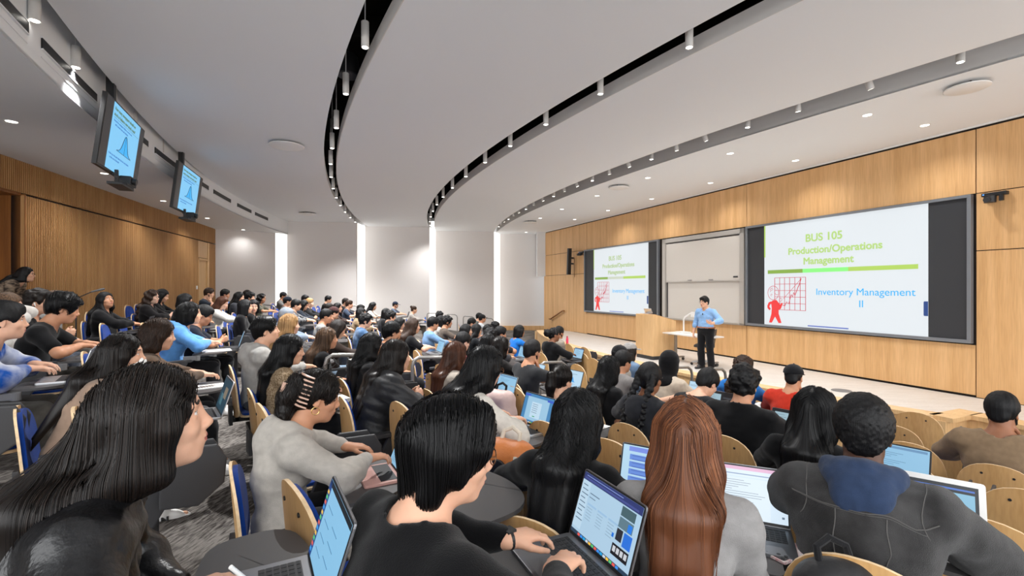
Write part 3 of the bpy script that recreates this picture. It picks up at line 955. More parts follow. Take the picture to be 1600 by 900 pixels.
            for y in (-1, 1):
                F.rc(hp(.045, .035 * y, .105), hp(.05, .074 * y, .03), .03, .022, .02)
                F.rc(hp(.02, .078 * y, .04), hp(.005, .080 * y, -.045), .026, .014, .02)
                F.rc(hp(-.04, .06 * y, .0), hp(-.05, .055 * y, -.10), .04, .026, .03)
            F.rc(hp(-.085, 0, .03), hp(-.075, 0, -.105), .055, .034, .03)
            F.rc(hp(.0, 0, .095), hp(.07, 0, .075), .045, .03, .02)
            F.el(hp(.105, 0, -.055), (.075, .074, .088), R, .01, True)
        elif style in ('pony', 'bun', 'puff', 'claw', 'braids'):
            F.el(hp(-.07, 0, -.03), (.04, .055, .045), R, .02)
            F.el(hp(.105, 0, -.035), (.075, .078, .092), R, .012, True); ears(); below(-.075, .6)
            if style == 'pony':
                F.rc(hp(-.105, 0, .055), hp(-.15, 0, .035), .024, .03, .01)
                F.rc(hp(-.15, 0, .035), hp(-.15, 0, -.06), .034, .038, .02); F.rc(hp(-.15, 0, -.06), hp(-.13, .0, -.20), .038, .02, .02)
            if style == 'bun': F.el(hp(-.115, 0, .085), (.045, .05, .045), R, .008)
            if style == 'puff': F.el(hp(-.135, 0, .03), (.072, .078, .072), R, .01)
            if style == 'claw':
                for (a, b, r0, r1) in (((-.11, 0, .06), (-.135, .01, -.03), .05, .05), ((-.13, 0, -.02), (-.13, .02, -.13), .05, .04), ((-.12, .03, -.1), (-.11, .05, -.20), .035, .02), ((-.13, -.02, -.1), (-.12, -.03, -.18), .03, .018)):
                    F.rc(hp(*a), hp(*b), r0, r1, .02)
            if style == 'braids':
                for y, f0 in ((1, .0), (-1, .0)):
                    A = [hp(-.075, .05 * y, .04), hp(-.115, .062 * y, -.05), s.nb - s.fw * .13 + s.lat * .07 * y, s.nb - s.fw * .155 - s.d2 * .14 + s.lat * .085 * y, s.nb - s.fw * .15 - s.d2 * .30 + s.lat * .09 * y]
                    n = 26
                    for q in range(n):
                        t = q / (n - 1) * 3.999; j = int(t); p = A[j] + (A[j + 1] - A[j]) * (t - j)
                        off = s.R3 @ v3(.004 * (-1) ** q, .010 * (-1) ** q, 0)
                        r = .030 - .012 * q / n
                        F.el(p + off, (r, r, r * .95), None, .003, pad=.02)
        elif style in longs:
            zl = longs[style]
            bk = -s.fw; up = s.d2
            if style in ('bob', 'mid'):
                zz = -.105 if style == 'bob' else -.165
                for y in (-1, 1):
                    F.rc(hp(.035, .05 * y, .075), hp(.035, .083 * y, -.01), .028, .026, .02)
                    F.rc(hp(.015, .08 * y, .02), hp(.015, .086 * y, zz + .02), .034, .03, .02)
                    F.rc(hp(-.05, .06 * y, .0), hp(-.05, .062 * y, zz), .05, .046, .03)
                F.rc(hp(-.075, 0, .03), hp(-.08, 0, zz), .065, .055, .03)
            else:
                e = sh + bk * .135 - up * zl; m = sh + bk * .120 + up * .02
                for y in (-1, 1):
                    a = hp(-.03, .06 * y, .03); b = hp(-.05, .072 * y, -.10)
                    F.rc(a, b, .044, .042, .03)
                    F.rc(b, m + s.lat * .06 * y, .042, .040, .03)
                    F.rc(m + s.lat * .06 * y, e + s.lat * .05 * y, .040, .018, .03)
                    F.rc(hp(.03, .052 * y, .08), hp(.018, .082 * y, -.01), .028, .024, .02)
                    c = hp(.0, .080 * y, -.11)
                    F.rc(hp(.018, .077 * y, .0), c, .022, .022, .02)
                    q = sh + s.fw * (.02) + s.lat * (.115 * y) + up * .03
                    if style == 'front': F.rc(c, q + s.fw * .04 + up * .03, .026, .024, .02); F.rc(q + s.fw * .04 + up * .03, sh + s.fw * .11 + s.lat * .09 * y - up * .17, .026, .018, .02)
                    else: F.rc(c, sh + bk * .075 + s.lat * .085 * y + up * .04, .026, .028, .02); F.rc(sh + bk * .075 + s.lat * .085 * y + up * .04, e + s.lat * .06 * y + up * .07, .028, .012, .03)
                a = hp(-.08, 0, .03); b = hp(-.085, 0, -.10)
                F.rc(a, b, .052, .050, .03); F.rc(b, m, .048, .046, .03); F.rc(m, e, .046, .020, .03); F.rc(hp(-.075, 0, .0), m, .05, .045, .04)
            F.el(hp(.110, 0, -.040), (.082, .078, .112), R, .01, True)
        if capped: F.plane(hp(0, 0, .058), s.R3 @ nrm(v3(-.12, 0, 1)), .01)
        V, Q = F.mesh()
        if not len(V): return V, Q, None
        N = vnormals(V, Q)
        L = (V - s.H) @ s.R3
        amp = dict(curly_long=.018, messy=.016, afro=.004, puff=.010, claw=.012, wavy=.010, fade=.005, buzz=.001, braids=.005, undercap=.001).get(style, .005)
        if style in ('curly_long', 'messy', 'afro', 'puff', 'claw'):
            sc = dict(afro=120, puff=70, messy=30).get(style, 38)
            disp = amp * (1.5 * fbm(V * sc, 2)) * 2
        else:
            az = np.arctan2(L[:, 1], L[:, 0] + .02)
            q = np.stack([az * 14 + 3 * fbm(L * 8, 2), L[:, 2] * (6 if style != 'wavy' else 11), np.full(len(L), .3)], 1)
            disp = amp * 2.6 * fbm(q, 3) + (amp * 1.2 * np.sin(L[:, 2] * 55 + az * 3) if style == 'wavy' else 0)
        # keep the rim against skin steady
        if strands: disp = disp * .3 - .003
        V2 = V + N * disp[:, None]
        ex = None
        if strands:
            ex = hair_strands(F, V, L, s, strands, seed, srad, wave, zcut)
        if not s.stand:      # hair hangs over the chair back, not through it
            for A in ([V2] if ex is None else [V2, ex[0]]):
                k = A[:, 2] < .885
                A[k, 0] = np.maximum(A[k, 0], -.262 - .085 * (A[k, 2] - .45) + .037 + .55 * np.minimum(np.abs(A[k, 1]), .2) ** 2)
        return V2, Q, ex
def hair_strands(F, V, L, rig, n, seed, rad, wave, zcut):
    rs = np.random.RandomState(seed)
    cand = np.nonzero((L[:, 2] > -.02) & (L[:, 0] < .10))[0]
    w = np.clip(L[cand, 2] + .03, .01, None); w /= w.sum()
    P = V[rs.choice(cand, n, p=w)] + rs.normal(0, .004, (n, 3))
    steps = 34; st = .017
    length = rs.uniform(.5, 1.0, n) * steps
    off = rs.uniform(-.002, .006, n)
    ph = rs.uniform(0, 6.28, n); pts = [P.copy()]
    az = np.arctan2((P - rig.H) @ rig.R3[:, 1], (P - rig.H) @ rig.R3[:, 0] + .02)
    for k in range(steps):
        g = F.grad(P)
        d = np.tile(v3(0, 0, -1.0), (n, 1)); d[:, 0] -= .02
        l = (P - rig.H) @ rig.R3
        top = (l[:, 2] > .05)
        side = np.where(l[:, 1] >= 0, 1.0, -1.0)
        d += (rig.R3 @ np.array([-.25, 0, 0]))[None] * top[:, None] + np.outer(side * top * .9, rig.R3[:, 1])
        if wave: d += np.outer(np.sin(k * .75 + ph) * wave, v3(0, 1, 0)) + np.outer(np.cos(k * .75 + ph) * wave, v3(1, 0, 0))
        d -= g * (d * g).sum(1, keepdims=True)
        d /= np.linalg.norm(d, axis=1, keepdims=True) + 1e-6
        alive = (k < length)[:, None]
        P = P + d * st * alive
        v = F.sample(P)
        P = P - g * np.clip(v - off, -.01, .01)[:, None] * alive * (np.abs(v) < .05)[:, None]
        pts.append(P.copy())
    A = np.stack(pts, 1)                    # n, steps+1, 3
    T = np.gradient(A, axis=1); T /= np.linalg.norm(T, axis=2, keepdims=True) + 1e-9
    u = np.cross(T, v3(.3, .5, .8)); u /= np.linalg.norm(u, axis=2, keepdims=True) + 1e-9
    v = np.cross(T, u)
    m = steps + 1
    tt = np.arange(m)[None, :] / np.maximum(length[:, None], 1)
    r = rad * np.clip(1.15 - tt * .9, .15, 1)[..., None] * rs.uniform(.6, 1.3, (n, 1, 1))
    ring = [A + (u * math.cos(a) + v * math.sin(a)) * r for a in (0, 2.094, 4.189)]
    VV = np.stack(ring, 2).reshape(-1, 3)
    base = (np.arange(n)[:, None] * m + np.arange(m - 1)[None, :]).reshape(-1) * 3
    Q = []
    for j in range(3):
        k = (j + 1) % 3
        Q.append(np.stack([base + j, base + k, base + 3 + k, base + 3 + j], 1))
    Q = np.concatenate(Q)
    hair_strands.tone = np.repeat(rs.uniform(0, 1, n) ** 1.3, m * 3)
    keep = ((np.arange(m - 1)[None, :] < length[:, None]).reshape(-1))
    Q = Q[np.tile(keep, 3)]
    return VV, Q

SKIN = {}
def skin(tone):
    if tone in SKIN: return SKIN[tone]
    c = dict(pale=(228, 184, 160), fair=(217, 168, 140), tan=(196, 142, 110), brown=(150, 100, 72), dark=(84, 54, 40))[tone]
    m = mat('skin_' + tone, srgb(*c), .5, spec=.4, var=.05, vscale=18, bump=.05, bscale=350)
    b = m.node_tree.nodes['Principled BSDF']
    b.inputs['Subsurface Weight'].default_value = .12
    b.inputs['Subsurface Radius'].default_value = (.012, .005, .003)
    SKIN[tone] = m
    return m
LIPS = dict(pale=srgb(196, 112, 106), fair=srgb(186, 104, 96), tan=srgb(160, 88, 78), brown=srgb(112, 62, 54), dark=srgb(70, 40, 36))
def lips(tone): return mat('lips_' + tone, LIPS[tone], .4)
M_EYEW = mat('eye_white', srgb(232, 228, 224), .15)
M_IRIS = mat('dark_iris', srgb(40, 26, 18), .08)
HAIRC = dict(black=(9, 9, 10), dark=(15, 12, 11), brown=(34, 23, 17), auburn=(62, 35, 23), red=(74, 42, 28), blonde=(150, 112, 72), ombre=(58, 43, 34), grey=(80, 76, 74))
HAIR2 = dict(black=(19, 18, 20), dark=(36, 27, 22), brown=(64, 43, 30), auburn=(96, 57, 37), red=(156, 98, 62), blonde=(196, 160, 112), ombre=(120, 92, 68), grey=(120, 116, 112))
def hair_mat(c, strands=False):
    if strands: return strand_mat(c)
    m = mat('hair_' + c, srgb(*HAIRC[c]), .52, spec=.28, col2=srgb(*HAIR2[c]), vscale=3.0, stretch=(44, 44, 1.1), bump=.35, bscale=9)
    m.node_tree.nodes['Principled BSDF'].inputs['Anisotropic'].default_value = .5
    return m
def strand_mat(c):
    n = 'hair_strands_' + c
    if n in MATS: return MATS[n]
    m = mat(n, srgb(*HAIRC[c]), .42, spec=.35)
    nt = m.node_tree; b = nt.nodes['Principled BSDF']
    at = nt.nodes.new('ShaderNodeAttribute'); at.attribute_name = 'tone'
    rp = nt.nodes.new('ShaderNodeValToRGB'); rp.color_ramp.elements[0].color = (*srgb(*HAIRC[c]), 1); rp.color_ramp.elements[1].color = (*srgb(*HAIR2[c]), 1)
    nt.links.new(at.outputs['Fac'], rp.inputs[0]); nt.links.new(rp.outputs[0], b.inputs['Base Color'])
    b.inputs['Anisotropic'].default_value = .5
    return m
M_BROW = mat('brow_hair', srgb(24, 18, 16), .6)

# ------------------------------------------------------------------ lecture chair
def _shell(m, x_of, z0, z1, W, th, zr=.25, zb=.08, nu=12, nv=16, mi=(0, 1)):
    """curved rounded board between z0 and z1, half width W"""
    def half(z):
        w = W
        if z > z1 - zr: t = (z - (z1 - zr)) / zr; w = W * max(1 - t ** 2.8, .0) ** (1 / 2.4)
        if z < z0 + zb: t = ((z0 + zb) - z) / zb; w = min(w, W * max(1 - t ** 2.5, 0) ** (1 / 2.5) * .98 + W * .02)
        return max(w, W * .12) * (1 - .10 * (z - z0) / (z1 - z0))
    zs = [z0 + (z1 - z0) * (1 - math.cos(math.pi * i / nv)) / 2 for i in range(nv + 1)]
    rows = []
    for lay in (0, 1):
        for z in zs:
            w = half(z)
            for j in range(nu + 1):
                y = w * (-1 + 2 * j / nu)
                rows.append((x_of(z, y) + (th if lay else 0), y, z))
    n = nu + 1; L = (nv + 1) * n
    fb, ff, fe = [], [], []
    for i in range(nv):
        for j in range(nu):
            a = i * n + j
            fb.append((a, a + n, a + n + 1, a + 1)); ff.append((L + a, L + a + 1, L + a + n + 1, L + a + n))
    rim = [i * n for i in range(nv + 1)] + [nv * n + j for j in range(1, n)] + [i * n + nu for i in range(nv - 1, -1, -1)] + [j for j in range(nu - 1, 0, -1)]
    for k in range(len(rim)):
        a, b = rim[k], rim[(k + 1) % len(rim)]
        fe.append((a, b, L + b, L + a))
    b0 = len(m.v); m.v += rows
    for fs, k in ((fb, mi[0]), (ff, mi[0]), (fe, mi[1])):
        m.f += [tuple(b0 + q for q in f) for f in fs]; m.m += [k] * len(fs)
    return m
BX = lambda z, y: -.262 - .085 * (z - .45) + .55 * y * y
def rounded(pts_r, n=6):
    """outline with rounded corners from (x, y, radius)"""
    out = []; N = len(pts_r)
    for i, (x, y, r) in enumerate(pts_r):
        p = Vector((x, y)); a = (Vector(pts_r[i - 1][:2]) - p).normalized(); b = (Vector(pts_r[(i + 1) % N][:2]) - p).normalized()
        A, B = p + a * r, p + b * r
        for k in range(n + 1):
            t = k / n
            q = A * (1 - t) ** 2 + p * 2 * t * (1 - t) + B * t * t
            out.append((q.x, q.y))
    return out
def plate(m, outline, z0, z1):
    return m.prism([(x, y, z0) for x, y in outline], (0, 0, z1 - z0))
TAB = rounded([(.17, -.31, .04), (.44, -.31, .13), (.52, -.10, .10), (.49, .22, .10), (.27, .23, .08), (.19, -.05, .08)])
_CH = {}
def chair_meshes():
    M = {}
    M['backrest'] = _shell(MB(), BX, .40, .87, .222, .013).mesh('backrest', [M_PLY, M_PLYE], smooth=True)
    M['back_pad'] = _shell(MB(), lambda z, y: BX(z, y) + .0125, .45, .85, .195, .022, .22, mi=(0, 0)).mesh('back_pad', [M_BLUE], smooth=True)
    so = rounded([(-.22, -.215, .07), (.23, -.225, .13), (.23, .225, .13), (-.22, .215, .07)])
    m = MB(); plate(m, so, .418, .432); M['seat'] = m.mesh('seat', [M_PLYE], bevel=.003)
    m = MB(); plate(m, [(x * .93, y * .92) for x, y in so], .432, .452); M['seat_pad'] = m.mesh('seat_pad', [M_BLUE], bevel=.008)
    m = MB(); m.box((-.02, 0, .2), (.07, .09, .46)); m.box((-.10, 0, .37), (.30, .06, .05)); m.box((-.284, 0, .42), (.03, .16, .18)); m.box((-.25, 0, .37), (.08, .06, .05)); m.box((-.13, -.13, .30), (.06, .30, .05))
    M['post'] = m.mesh('post', [M_DARK], bevel=.006)
    m = MB(); m.lathe([(.001, .012), (.12, .012), (.13, .004), (.13, -.02)], 24, (-.02, 0, .0)); M['base_plate'] = m.mesh('base_plate', [M_BLACK], smooth=True)
    m = MB()
    m.prism([(-.17, -.285, .28), (-.08, -.285, .26), (.10, -.285, .57), (.10, -.285, .62), (-.02, -.285, .62), (-.06, -.285, .54)], (0, -.034, 0))
    m.prism([(-.16, -.28, .605), (.16, -.28, .615), (.19, -.28, .635), (.16, -.28, .65), (-.16, -.28, .635)], (0, -.062, 0))
    m.cyl((.10, -.274, .61), (.10, -.348, .61), .032, 18)
    M['armrest'] = m.mesh('armrest', [M_DARK], bevel=.007)
    m = MB()
    for y in (-.2725, -.358):
        m.prism([(.0, y, .46), (.14, y, .44), (.24, y, .52), (.25, y, .63), (.21, y, .70), (.05, y, .71), (.0, y, .66)], (0, -.018 if y < -.3 else .016, 0))
    M['tablet_stowed'] = m.mesh('tablet', [M_DARK], bevel=.008)
    m = MB(); plate(m, TAB, .684, .70); M['tablet'] = m.mesh('tablet', [mat('tablet_laminate', srgb(74, 72, 72), .45, bump=.03, bscale=400)], bevel=.004)
    m = MB(); m.box((.16, -.305, .66), (.14, .05, .046)); m.cyl((.22, -.305, .63), (.22, -.305, .684), .028, 16); M['hinge'] = m.mesh('hinge', [M_GREYP], bevel=.004)
    m = MB()
    for y in (-.075, .075): m.cyl((BX(.80, y) - .004, y, .80), (BX(.80, y) + .002, y, .80), .0075, 10)
    M['bolt'] = m.mesh('bolt_caps', [M_BLACK])
    return M
CHM = chair_meshes()
N_CH = [0]
def chair(x, y, ang, label, tablet=False, group=None, bolts=True, z=None, tabx=0.0, sc=1.0):
    z = floor_z(x, y) if z is None else z
    t = thing('lecture_chair', label, 'chair', (x, y, z), ang, group)
    t.scale = (sc,) * 3
    def p(n, k=None, par=t):
        return link(bpy.data.objects.new(n, CHM[k or n]), par)
    b = p('backrest')
    if bolts: p('bolt', 'bolt', b)
    p('back_pad'); p('seat'); p('seat_pad'); p('post'); p('base_plate'); p('armrest')
    tb = p('tablet', 'tablet' if tablet else 'tablet_stowed')
    if tablet: p('hinge', None, tb); tb.location.x = tabx
    return t

# ------------------------------------------------------------------ laptops and what is on their screens
def em(col, k=1.0):
    return mat('screen_%d_%d_%d' % col, srgb(*col), .4, emit=k * SCREEN_E)
SCR_BLUE = (150, 192, 222)
def screen_content(kind, rnd):
    """list of (u0, v0, u1, v1, colour, layer), u right, v up, 0..1"""
    R = []
    def r(u0, v0, u1, v1, c, l=1): R.append((u0, v0, u1, v1, c, l))
    W, T = (196, 218, 234), (96, 118, 140)
    def dock():
        r(0, 0, 1, .055, (40, 62, 84))
        cs = [(60, 140, 230), (230, 90, 80), (90, 190, 110), (240, 190, 70), (200, 210, 220), (40, 160, 220)]
        for i in range(14): r(.14 + .052 * i, .010, .18 + .052 * i, .045, cs[(i * 5 + 1) % 6], 2)
    if kind == 'web':
        r(0, 0, 1, 1, (168, 198, 220), 0); r(0, .88, 1, 1, (48, 58, 110)); r(.05, .955, .7, .965, (130, 150, 210), 2); r(.03, .90, .95, .93, (70, 80, 140), 2)
        r(0, .1, .15, .87, (182, 208, 226), 1)
        for i in range(9): r(.03, .80 - .07 * i, .11 + .02 * (i % 3), .815 - .07 * i, T, 2)
        r(.18, .72, .35, .735, T, 2); r(.18, .66, .29, .672, T, 2)
        for i in range(3):
            r(.18 + .19 * i, .54, .34 + .19 * i, .57, (150, 185, 215), 2)
            for j in range(5): r(.185 + .19 * i, .50 - .045 * j, .28 + .19 * i, .508 - .045 * j, (130, 156, 178), 2)
        r(.72, .72, .93, .86, (70, 96, 104), 2); r(.72, .55, .93, .70, (92, 120, 134), 2); r(.86, .56, .92, .67, (40, 120, 220), 3)
        r(.72, .36, .81, .53, (40, 42, 52), 2); r(.83, .33, .95, .53, (40, 110, 210), 2); r(.70, .14, .95, .30, (24, 26, 34), 2)
        for i in range(4): r(.72 + .058 * i, .19, .76 + .058 * i, .27, (196, 200, 206), 3)
        r(.66, .36, .69, .42, (30, 110, 210), 2)
        dock()
    elif kind == 'doc':
        r(0, 0, 1, 1, (206, 224, 238), 0); r(0, .93, 1, 1, (222, 178, 206)); r(0, .80, 1, .93, (216, 230, 242)); r(.05, .84, .8, .86, (140, 160, 190), 2); r(.88, .84, .95, .88, (90, 150, 230), 2)
        r(.12, .0, .80, .78, (216, 230, 240), 1)
        for i in range(10):
            w = (.25, .33, .3, .18, .1, .42, .5, .46, .2, .36)[i]
            r(.24, .72 - .045 * i, .24 + w, .728 - .045 * i, (120, 132, 150), 2)
        r(.93, .1, .96, .14, (100, 120, 140), 2)
    elif kind == 'form':
        r(0, 0, 1, 1, (70, 128, 176), 0); r(.12, .1, .88, .9, (150, 190, 216)); r(.30, .2, .64, .74, (186, 212, 230), 2); r(.40, .24, .48, .27, (60, 160, 110), 3); r(0, .9, .2, .97, (60, 90, 190), 2); r(.80, .86, 1, .93, (60, 90, 190), 2)
        for i in range(5): r(.34, .66 - .07 * i, .52, .675 - .07 * i, T, 3)
        dock()
    elif kind == 'chart':
        r(0, 0, 1, 1, (176, 206, 226), 0); r(.04, .78, .7, .8, T); r(.04, .72, .5, .735, T)
        R.append(('bell', .32, .30, .66, .60, (70, 150, 210), 2))
        for i in range(3): r(.06, .2 - .05 * i, .6 + .1 * (i % 2), .21 - .05 * i, T, 2)
    elif kind == 'blocks':
        r(0, 0, 1, 1, (176, 210, 232), 0); r(.1, .86, .9, .97, (120, 140, 220))
        for i in range(4): r(.12, .66 - .17 * i, .9, .79 - .17 * i, (104, 140, 214), 1)
        for i in range(8): r(.16, .755 - .085 * i, .6, .765 - .085 * i, (60, 80, 150), 2)
    elif kind == 'text':
        r(0, 0, 1, 1, (138, 184, 214), 0); r(.03, .90, .97, .97, (100, 140, 176))
        for i in range(14): r(.08 + .02 * (i % 3), .82 - .055 * i, .3 + .045 * ((i * 7) % 9), .83 - .055 * i, (72, 110, 146), 1)
    elif kind == 'notes':
        r(0, 0, 1, 1, (132, 186, 220), 0); r(0, .93, 1, 1, (22, 30, 36)); r(0, 0, .10, 1, (28, 66, 130))
        for i in range(12): r(.015, .05 + .07 * i, .075, .09 + .07 * i, [(60, 150, 220), (220, 100, 80), (90, 190, 120), (230, 190, 80)][i % 4], 2)
        for i in range(7): r(.2 + .3 * (i % 2), .2 + .09 * i, .42 + .3 * (i % 2), .208 + .09 * i, (70, 120, 160), 2)
    elif kind == 'dark':
        r(0, 0, 1, 1, (26, 28, 32), 0); r(.06, .1, .52, .9, (150, 178, 190))
        for i in range(6): r(.10, .8 - .1 * i, .3 + .05 * (i % 3), .812 - .1 * i, (80, 100, 110), 2)
        for i in range(3): r(.6, .7 - .2 * i, .9, .78 - .2 * i, (60, 64, 70), 2)
    elif kind == 'wall':
        r(0, 0, 1, 1, (28, 60, 76), 0); r(.45, .4, .8, .75, (120, 110, 96)); r(.2, .15, .5, .5, (66, 104, 116), 1)
    elif kind == 'quiz':
        r(0, 0, 1, 1, (30, 34, 40), 0); r(.04, .05, .96, .82, (128, 178, 204)); r(.12, .2, .86, .6, (170, 204, 222), 2)
        r(.2, .5, .72, .53, (40, 60, 80), 3); r(.2, .42, .62, .45, (40, 60, 80), 3); r(.7, .24, .84, .30, (110, 150, 180), 3); r(.04, .88, .96, .92, (70, 110, 190), 2)
    else:
        r(0, 0, 1, 1, (150, 190, 216), 0); r(0, .9, 1, 1, (90, 120, 160))
        for i in range(6): r(.1, .78 - .11 * i, .5 + .06 * ((i * 3) % 5), .80 - .11 * i, (90, 120, 150), 1)
    return R
def display_mb(content, W, H, org, ux, uy, nz, t=.0006):
    """flat coloured shapes on a screen of W x H"""
    m = MB(); mats = []; org, ux, uy, nz = (Vector(a) for a in (org, ux, uy, nz))
    for it in content:
        bell = it[0] == 'bell'
        u0, v0, u1, v1, c, l = it[1:] if bell else it
        M = em(tuple(c))
        if M not in mats: mats.append(M)
        m.cur = mats.index(M)
        P = lambda u, v: org + ux * (u * W) + uy * (v * H) + nz * (t * l)
        if bell:
            top = [(u0 + (u1 - u0) * i / 16, v0 + (v1 - v0) * math.exp(-((i - 8) / 3.6) ** 2)) for i in range(17)]
            m.prism([P(u0, v0 - .01), P(u1, v0 - .01)] + [P(a, b) for a, b in top[::-1]], nz * t)
        else:
            m.prism([P(u0, v0), P(u1, v0), P(u1, v1), P(u0, v1)], nz * t)
    return m, mats
def laptop(x, y, z, ang, label, body='space', kind='text', W=.304, D=.212, open_=108, group=None, keys=False, skin_=None):
    Mb = dict(space=M_SPACE, alu=M_ALU, white=M_WHITEP, black=M_DARK, rose=mat('rose_case', srgb(206, 158, 148), .5))[body]
    t = thing('laptop', label, 'laptop', (x, y, z), ang, group)
    m = MB(); plate(m, rounded([(-D / 2, -W / 2, .012), (D / 2, -W / 2, .012), (D / 2, W / 2, .012), (-D / 2, W / 2, .012)], 4), 0, .013)
    m.build('base', Mb, t, bevel=.002)
    kb = MB()
    if keys:
        kb.bbox(-D * .06, D * .40, -W * .43, W * .43, .013, .0134)
        kb.cur = 1
        for r in range(6):
            n = 14 if r else 13
            xx = D * (.365 - .078 * r)
            for c in range(n):
                w = W * .86 / n
                if r == 5 and 3 <= c <= 9:
                    if c == 3: kb.bbox(xx - .0065, xx + .0065, W * .43 - w * 10 + .001, W * .43 - w * 3 - .001, .0134, .0146)
                    continue
                yy = W * .43 - w * (c + .5)
                kb.bbox(xx - (.0065 if r else .004), xx + (.0065 if r else .004), yy - w * .42, yy + w * .42, .0134, .0146)
        kb.build('keyboard', [mat('key_well', (.03, .03, .032), .5), M_KEY], t)
    else:
        kb.bbox(-D * .05, D * .40, -W * .43, W * .43, .013, .0142)
        kb.build('keyboard', M_KEY, t)
    tp = MB(); tp.bbox(-D * .44, -D * .11, -W * .2, W * .2, .013, .0136); tp.build('trackpad', mat('trackpad_' + body, tuple(.85 * c for c in Mb.node_tree.nodes['Principled BSDF'].inputs['Base Color'].default_value[:3]), .3, metal=.5), t)
    a = math.radians(open_ - 90)
    uy = Vector((math.sin(a), 0, math.cos(a))); nz = Vector((-math.cos(a), 0, math.sin(a))); ux = Vector((0, -1, 0))
    o = Vector((D / 2 - .004, W / 2, .012)); H = D * .985
    lid = MB(); ol = rounded([(0, 0, .004), (W, 0, .004), (W, H, .012), (0, H, .012)], 4)
    lid.prism([o + ux * u + uy * v for u, v in ol], -nz * .006)
    L = lid.build('lid', Mb, t, bevel=.0015)
    bz = MB(); bz.prism([o + ux * u + uy * v + nz * .0001 for u, v in rounded([(.003, .004, .004), (W - .003, .004, .004), (W - .003, H - .003, .01), (.003, H - .003, .01)], 4)], nz * .0006)
    bz.build('bezel', M_BLACK if body != 'white' else M_WHITEP, L)
    mg = .008 if body != 'white' else .02
    d, ms = display_mb(screen_content(kind, None), W - 2 * mg, H - 2 * mg - .006, o + ux * mg + uy * (mg + .006) + nz * .0008, ux, uy, nz)
    d.build('display', ms, L)
    return t

# ------------------------------------------------------------------ front wall: screens, whiteboard, fittings
def wl(s, d, z): return wp(s, d, z)
ES = Vector((-EY, EX, 0)); ED = Vector((-EX, -EY, 0)); UP = Vector((0, 0, 1))
def wall_thing(name, label, cat, s, d, z, group=None):
    """an Empty whose local x runs to the viewer's right along the wall, y into the wall, z up"""
    p = wp(s, d, z)
    return thing(name, label, cat, p, math.atan2(-ES.y, -ES.x), group)
def text_mesh(body, size, mat_, bold=0.0, align='CENTER', ext=.0006):
    c = bpy.data.curves.new('text', 'FONT'); c.body = body; c.size = size; c.align_x = align; c.extrude = ext; c.bevel_depth = bold; c.bevel_resolution = 0
    o = bpy.data.objects.new('text', c); COL.objects.link(o)
    dg = bpy.context.evaluated_depsgraph_get(); dg.update()
    me = bpy.data.meshes.new_from_object(o.evaluated_get(dg))
    bpy.data.objects.remove(o); bpy.data.curves.remove(c)
    me.materials.clear(); me.materials.append(mat_)
    return me
def put_text(parent, name, body, size, x, y, z, m, bold=0.0, align='CENTER', sx=1.0):
    o = link(bpy.data.objects.new(name, text_mesh(body, size, m, bold, align)), parent)
    o.location = (x, y, z); o.rotation_euler = (math.pi / 2, 0, 0); o.scale = (sx, 1, 1)
    return o
M_SCRBLK = mat('projection_screen_black', srgb(46, 48, 52), .55, bump=.03, bscale=200)
M_SCRW = mat('slide_white', srgb(240, 247, 252), .5, emit=1.0 * SCREEN_E * .78)
def ema(name, rgb): return mat(name, srgb(*rgb), .5, emit=SCREEN_E)
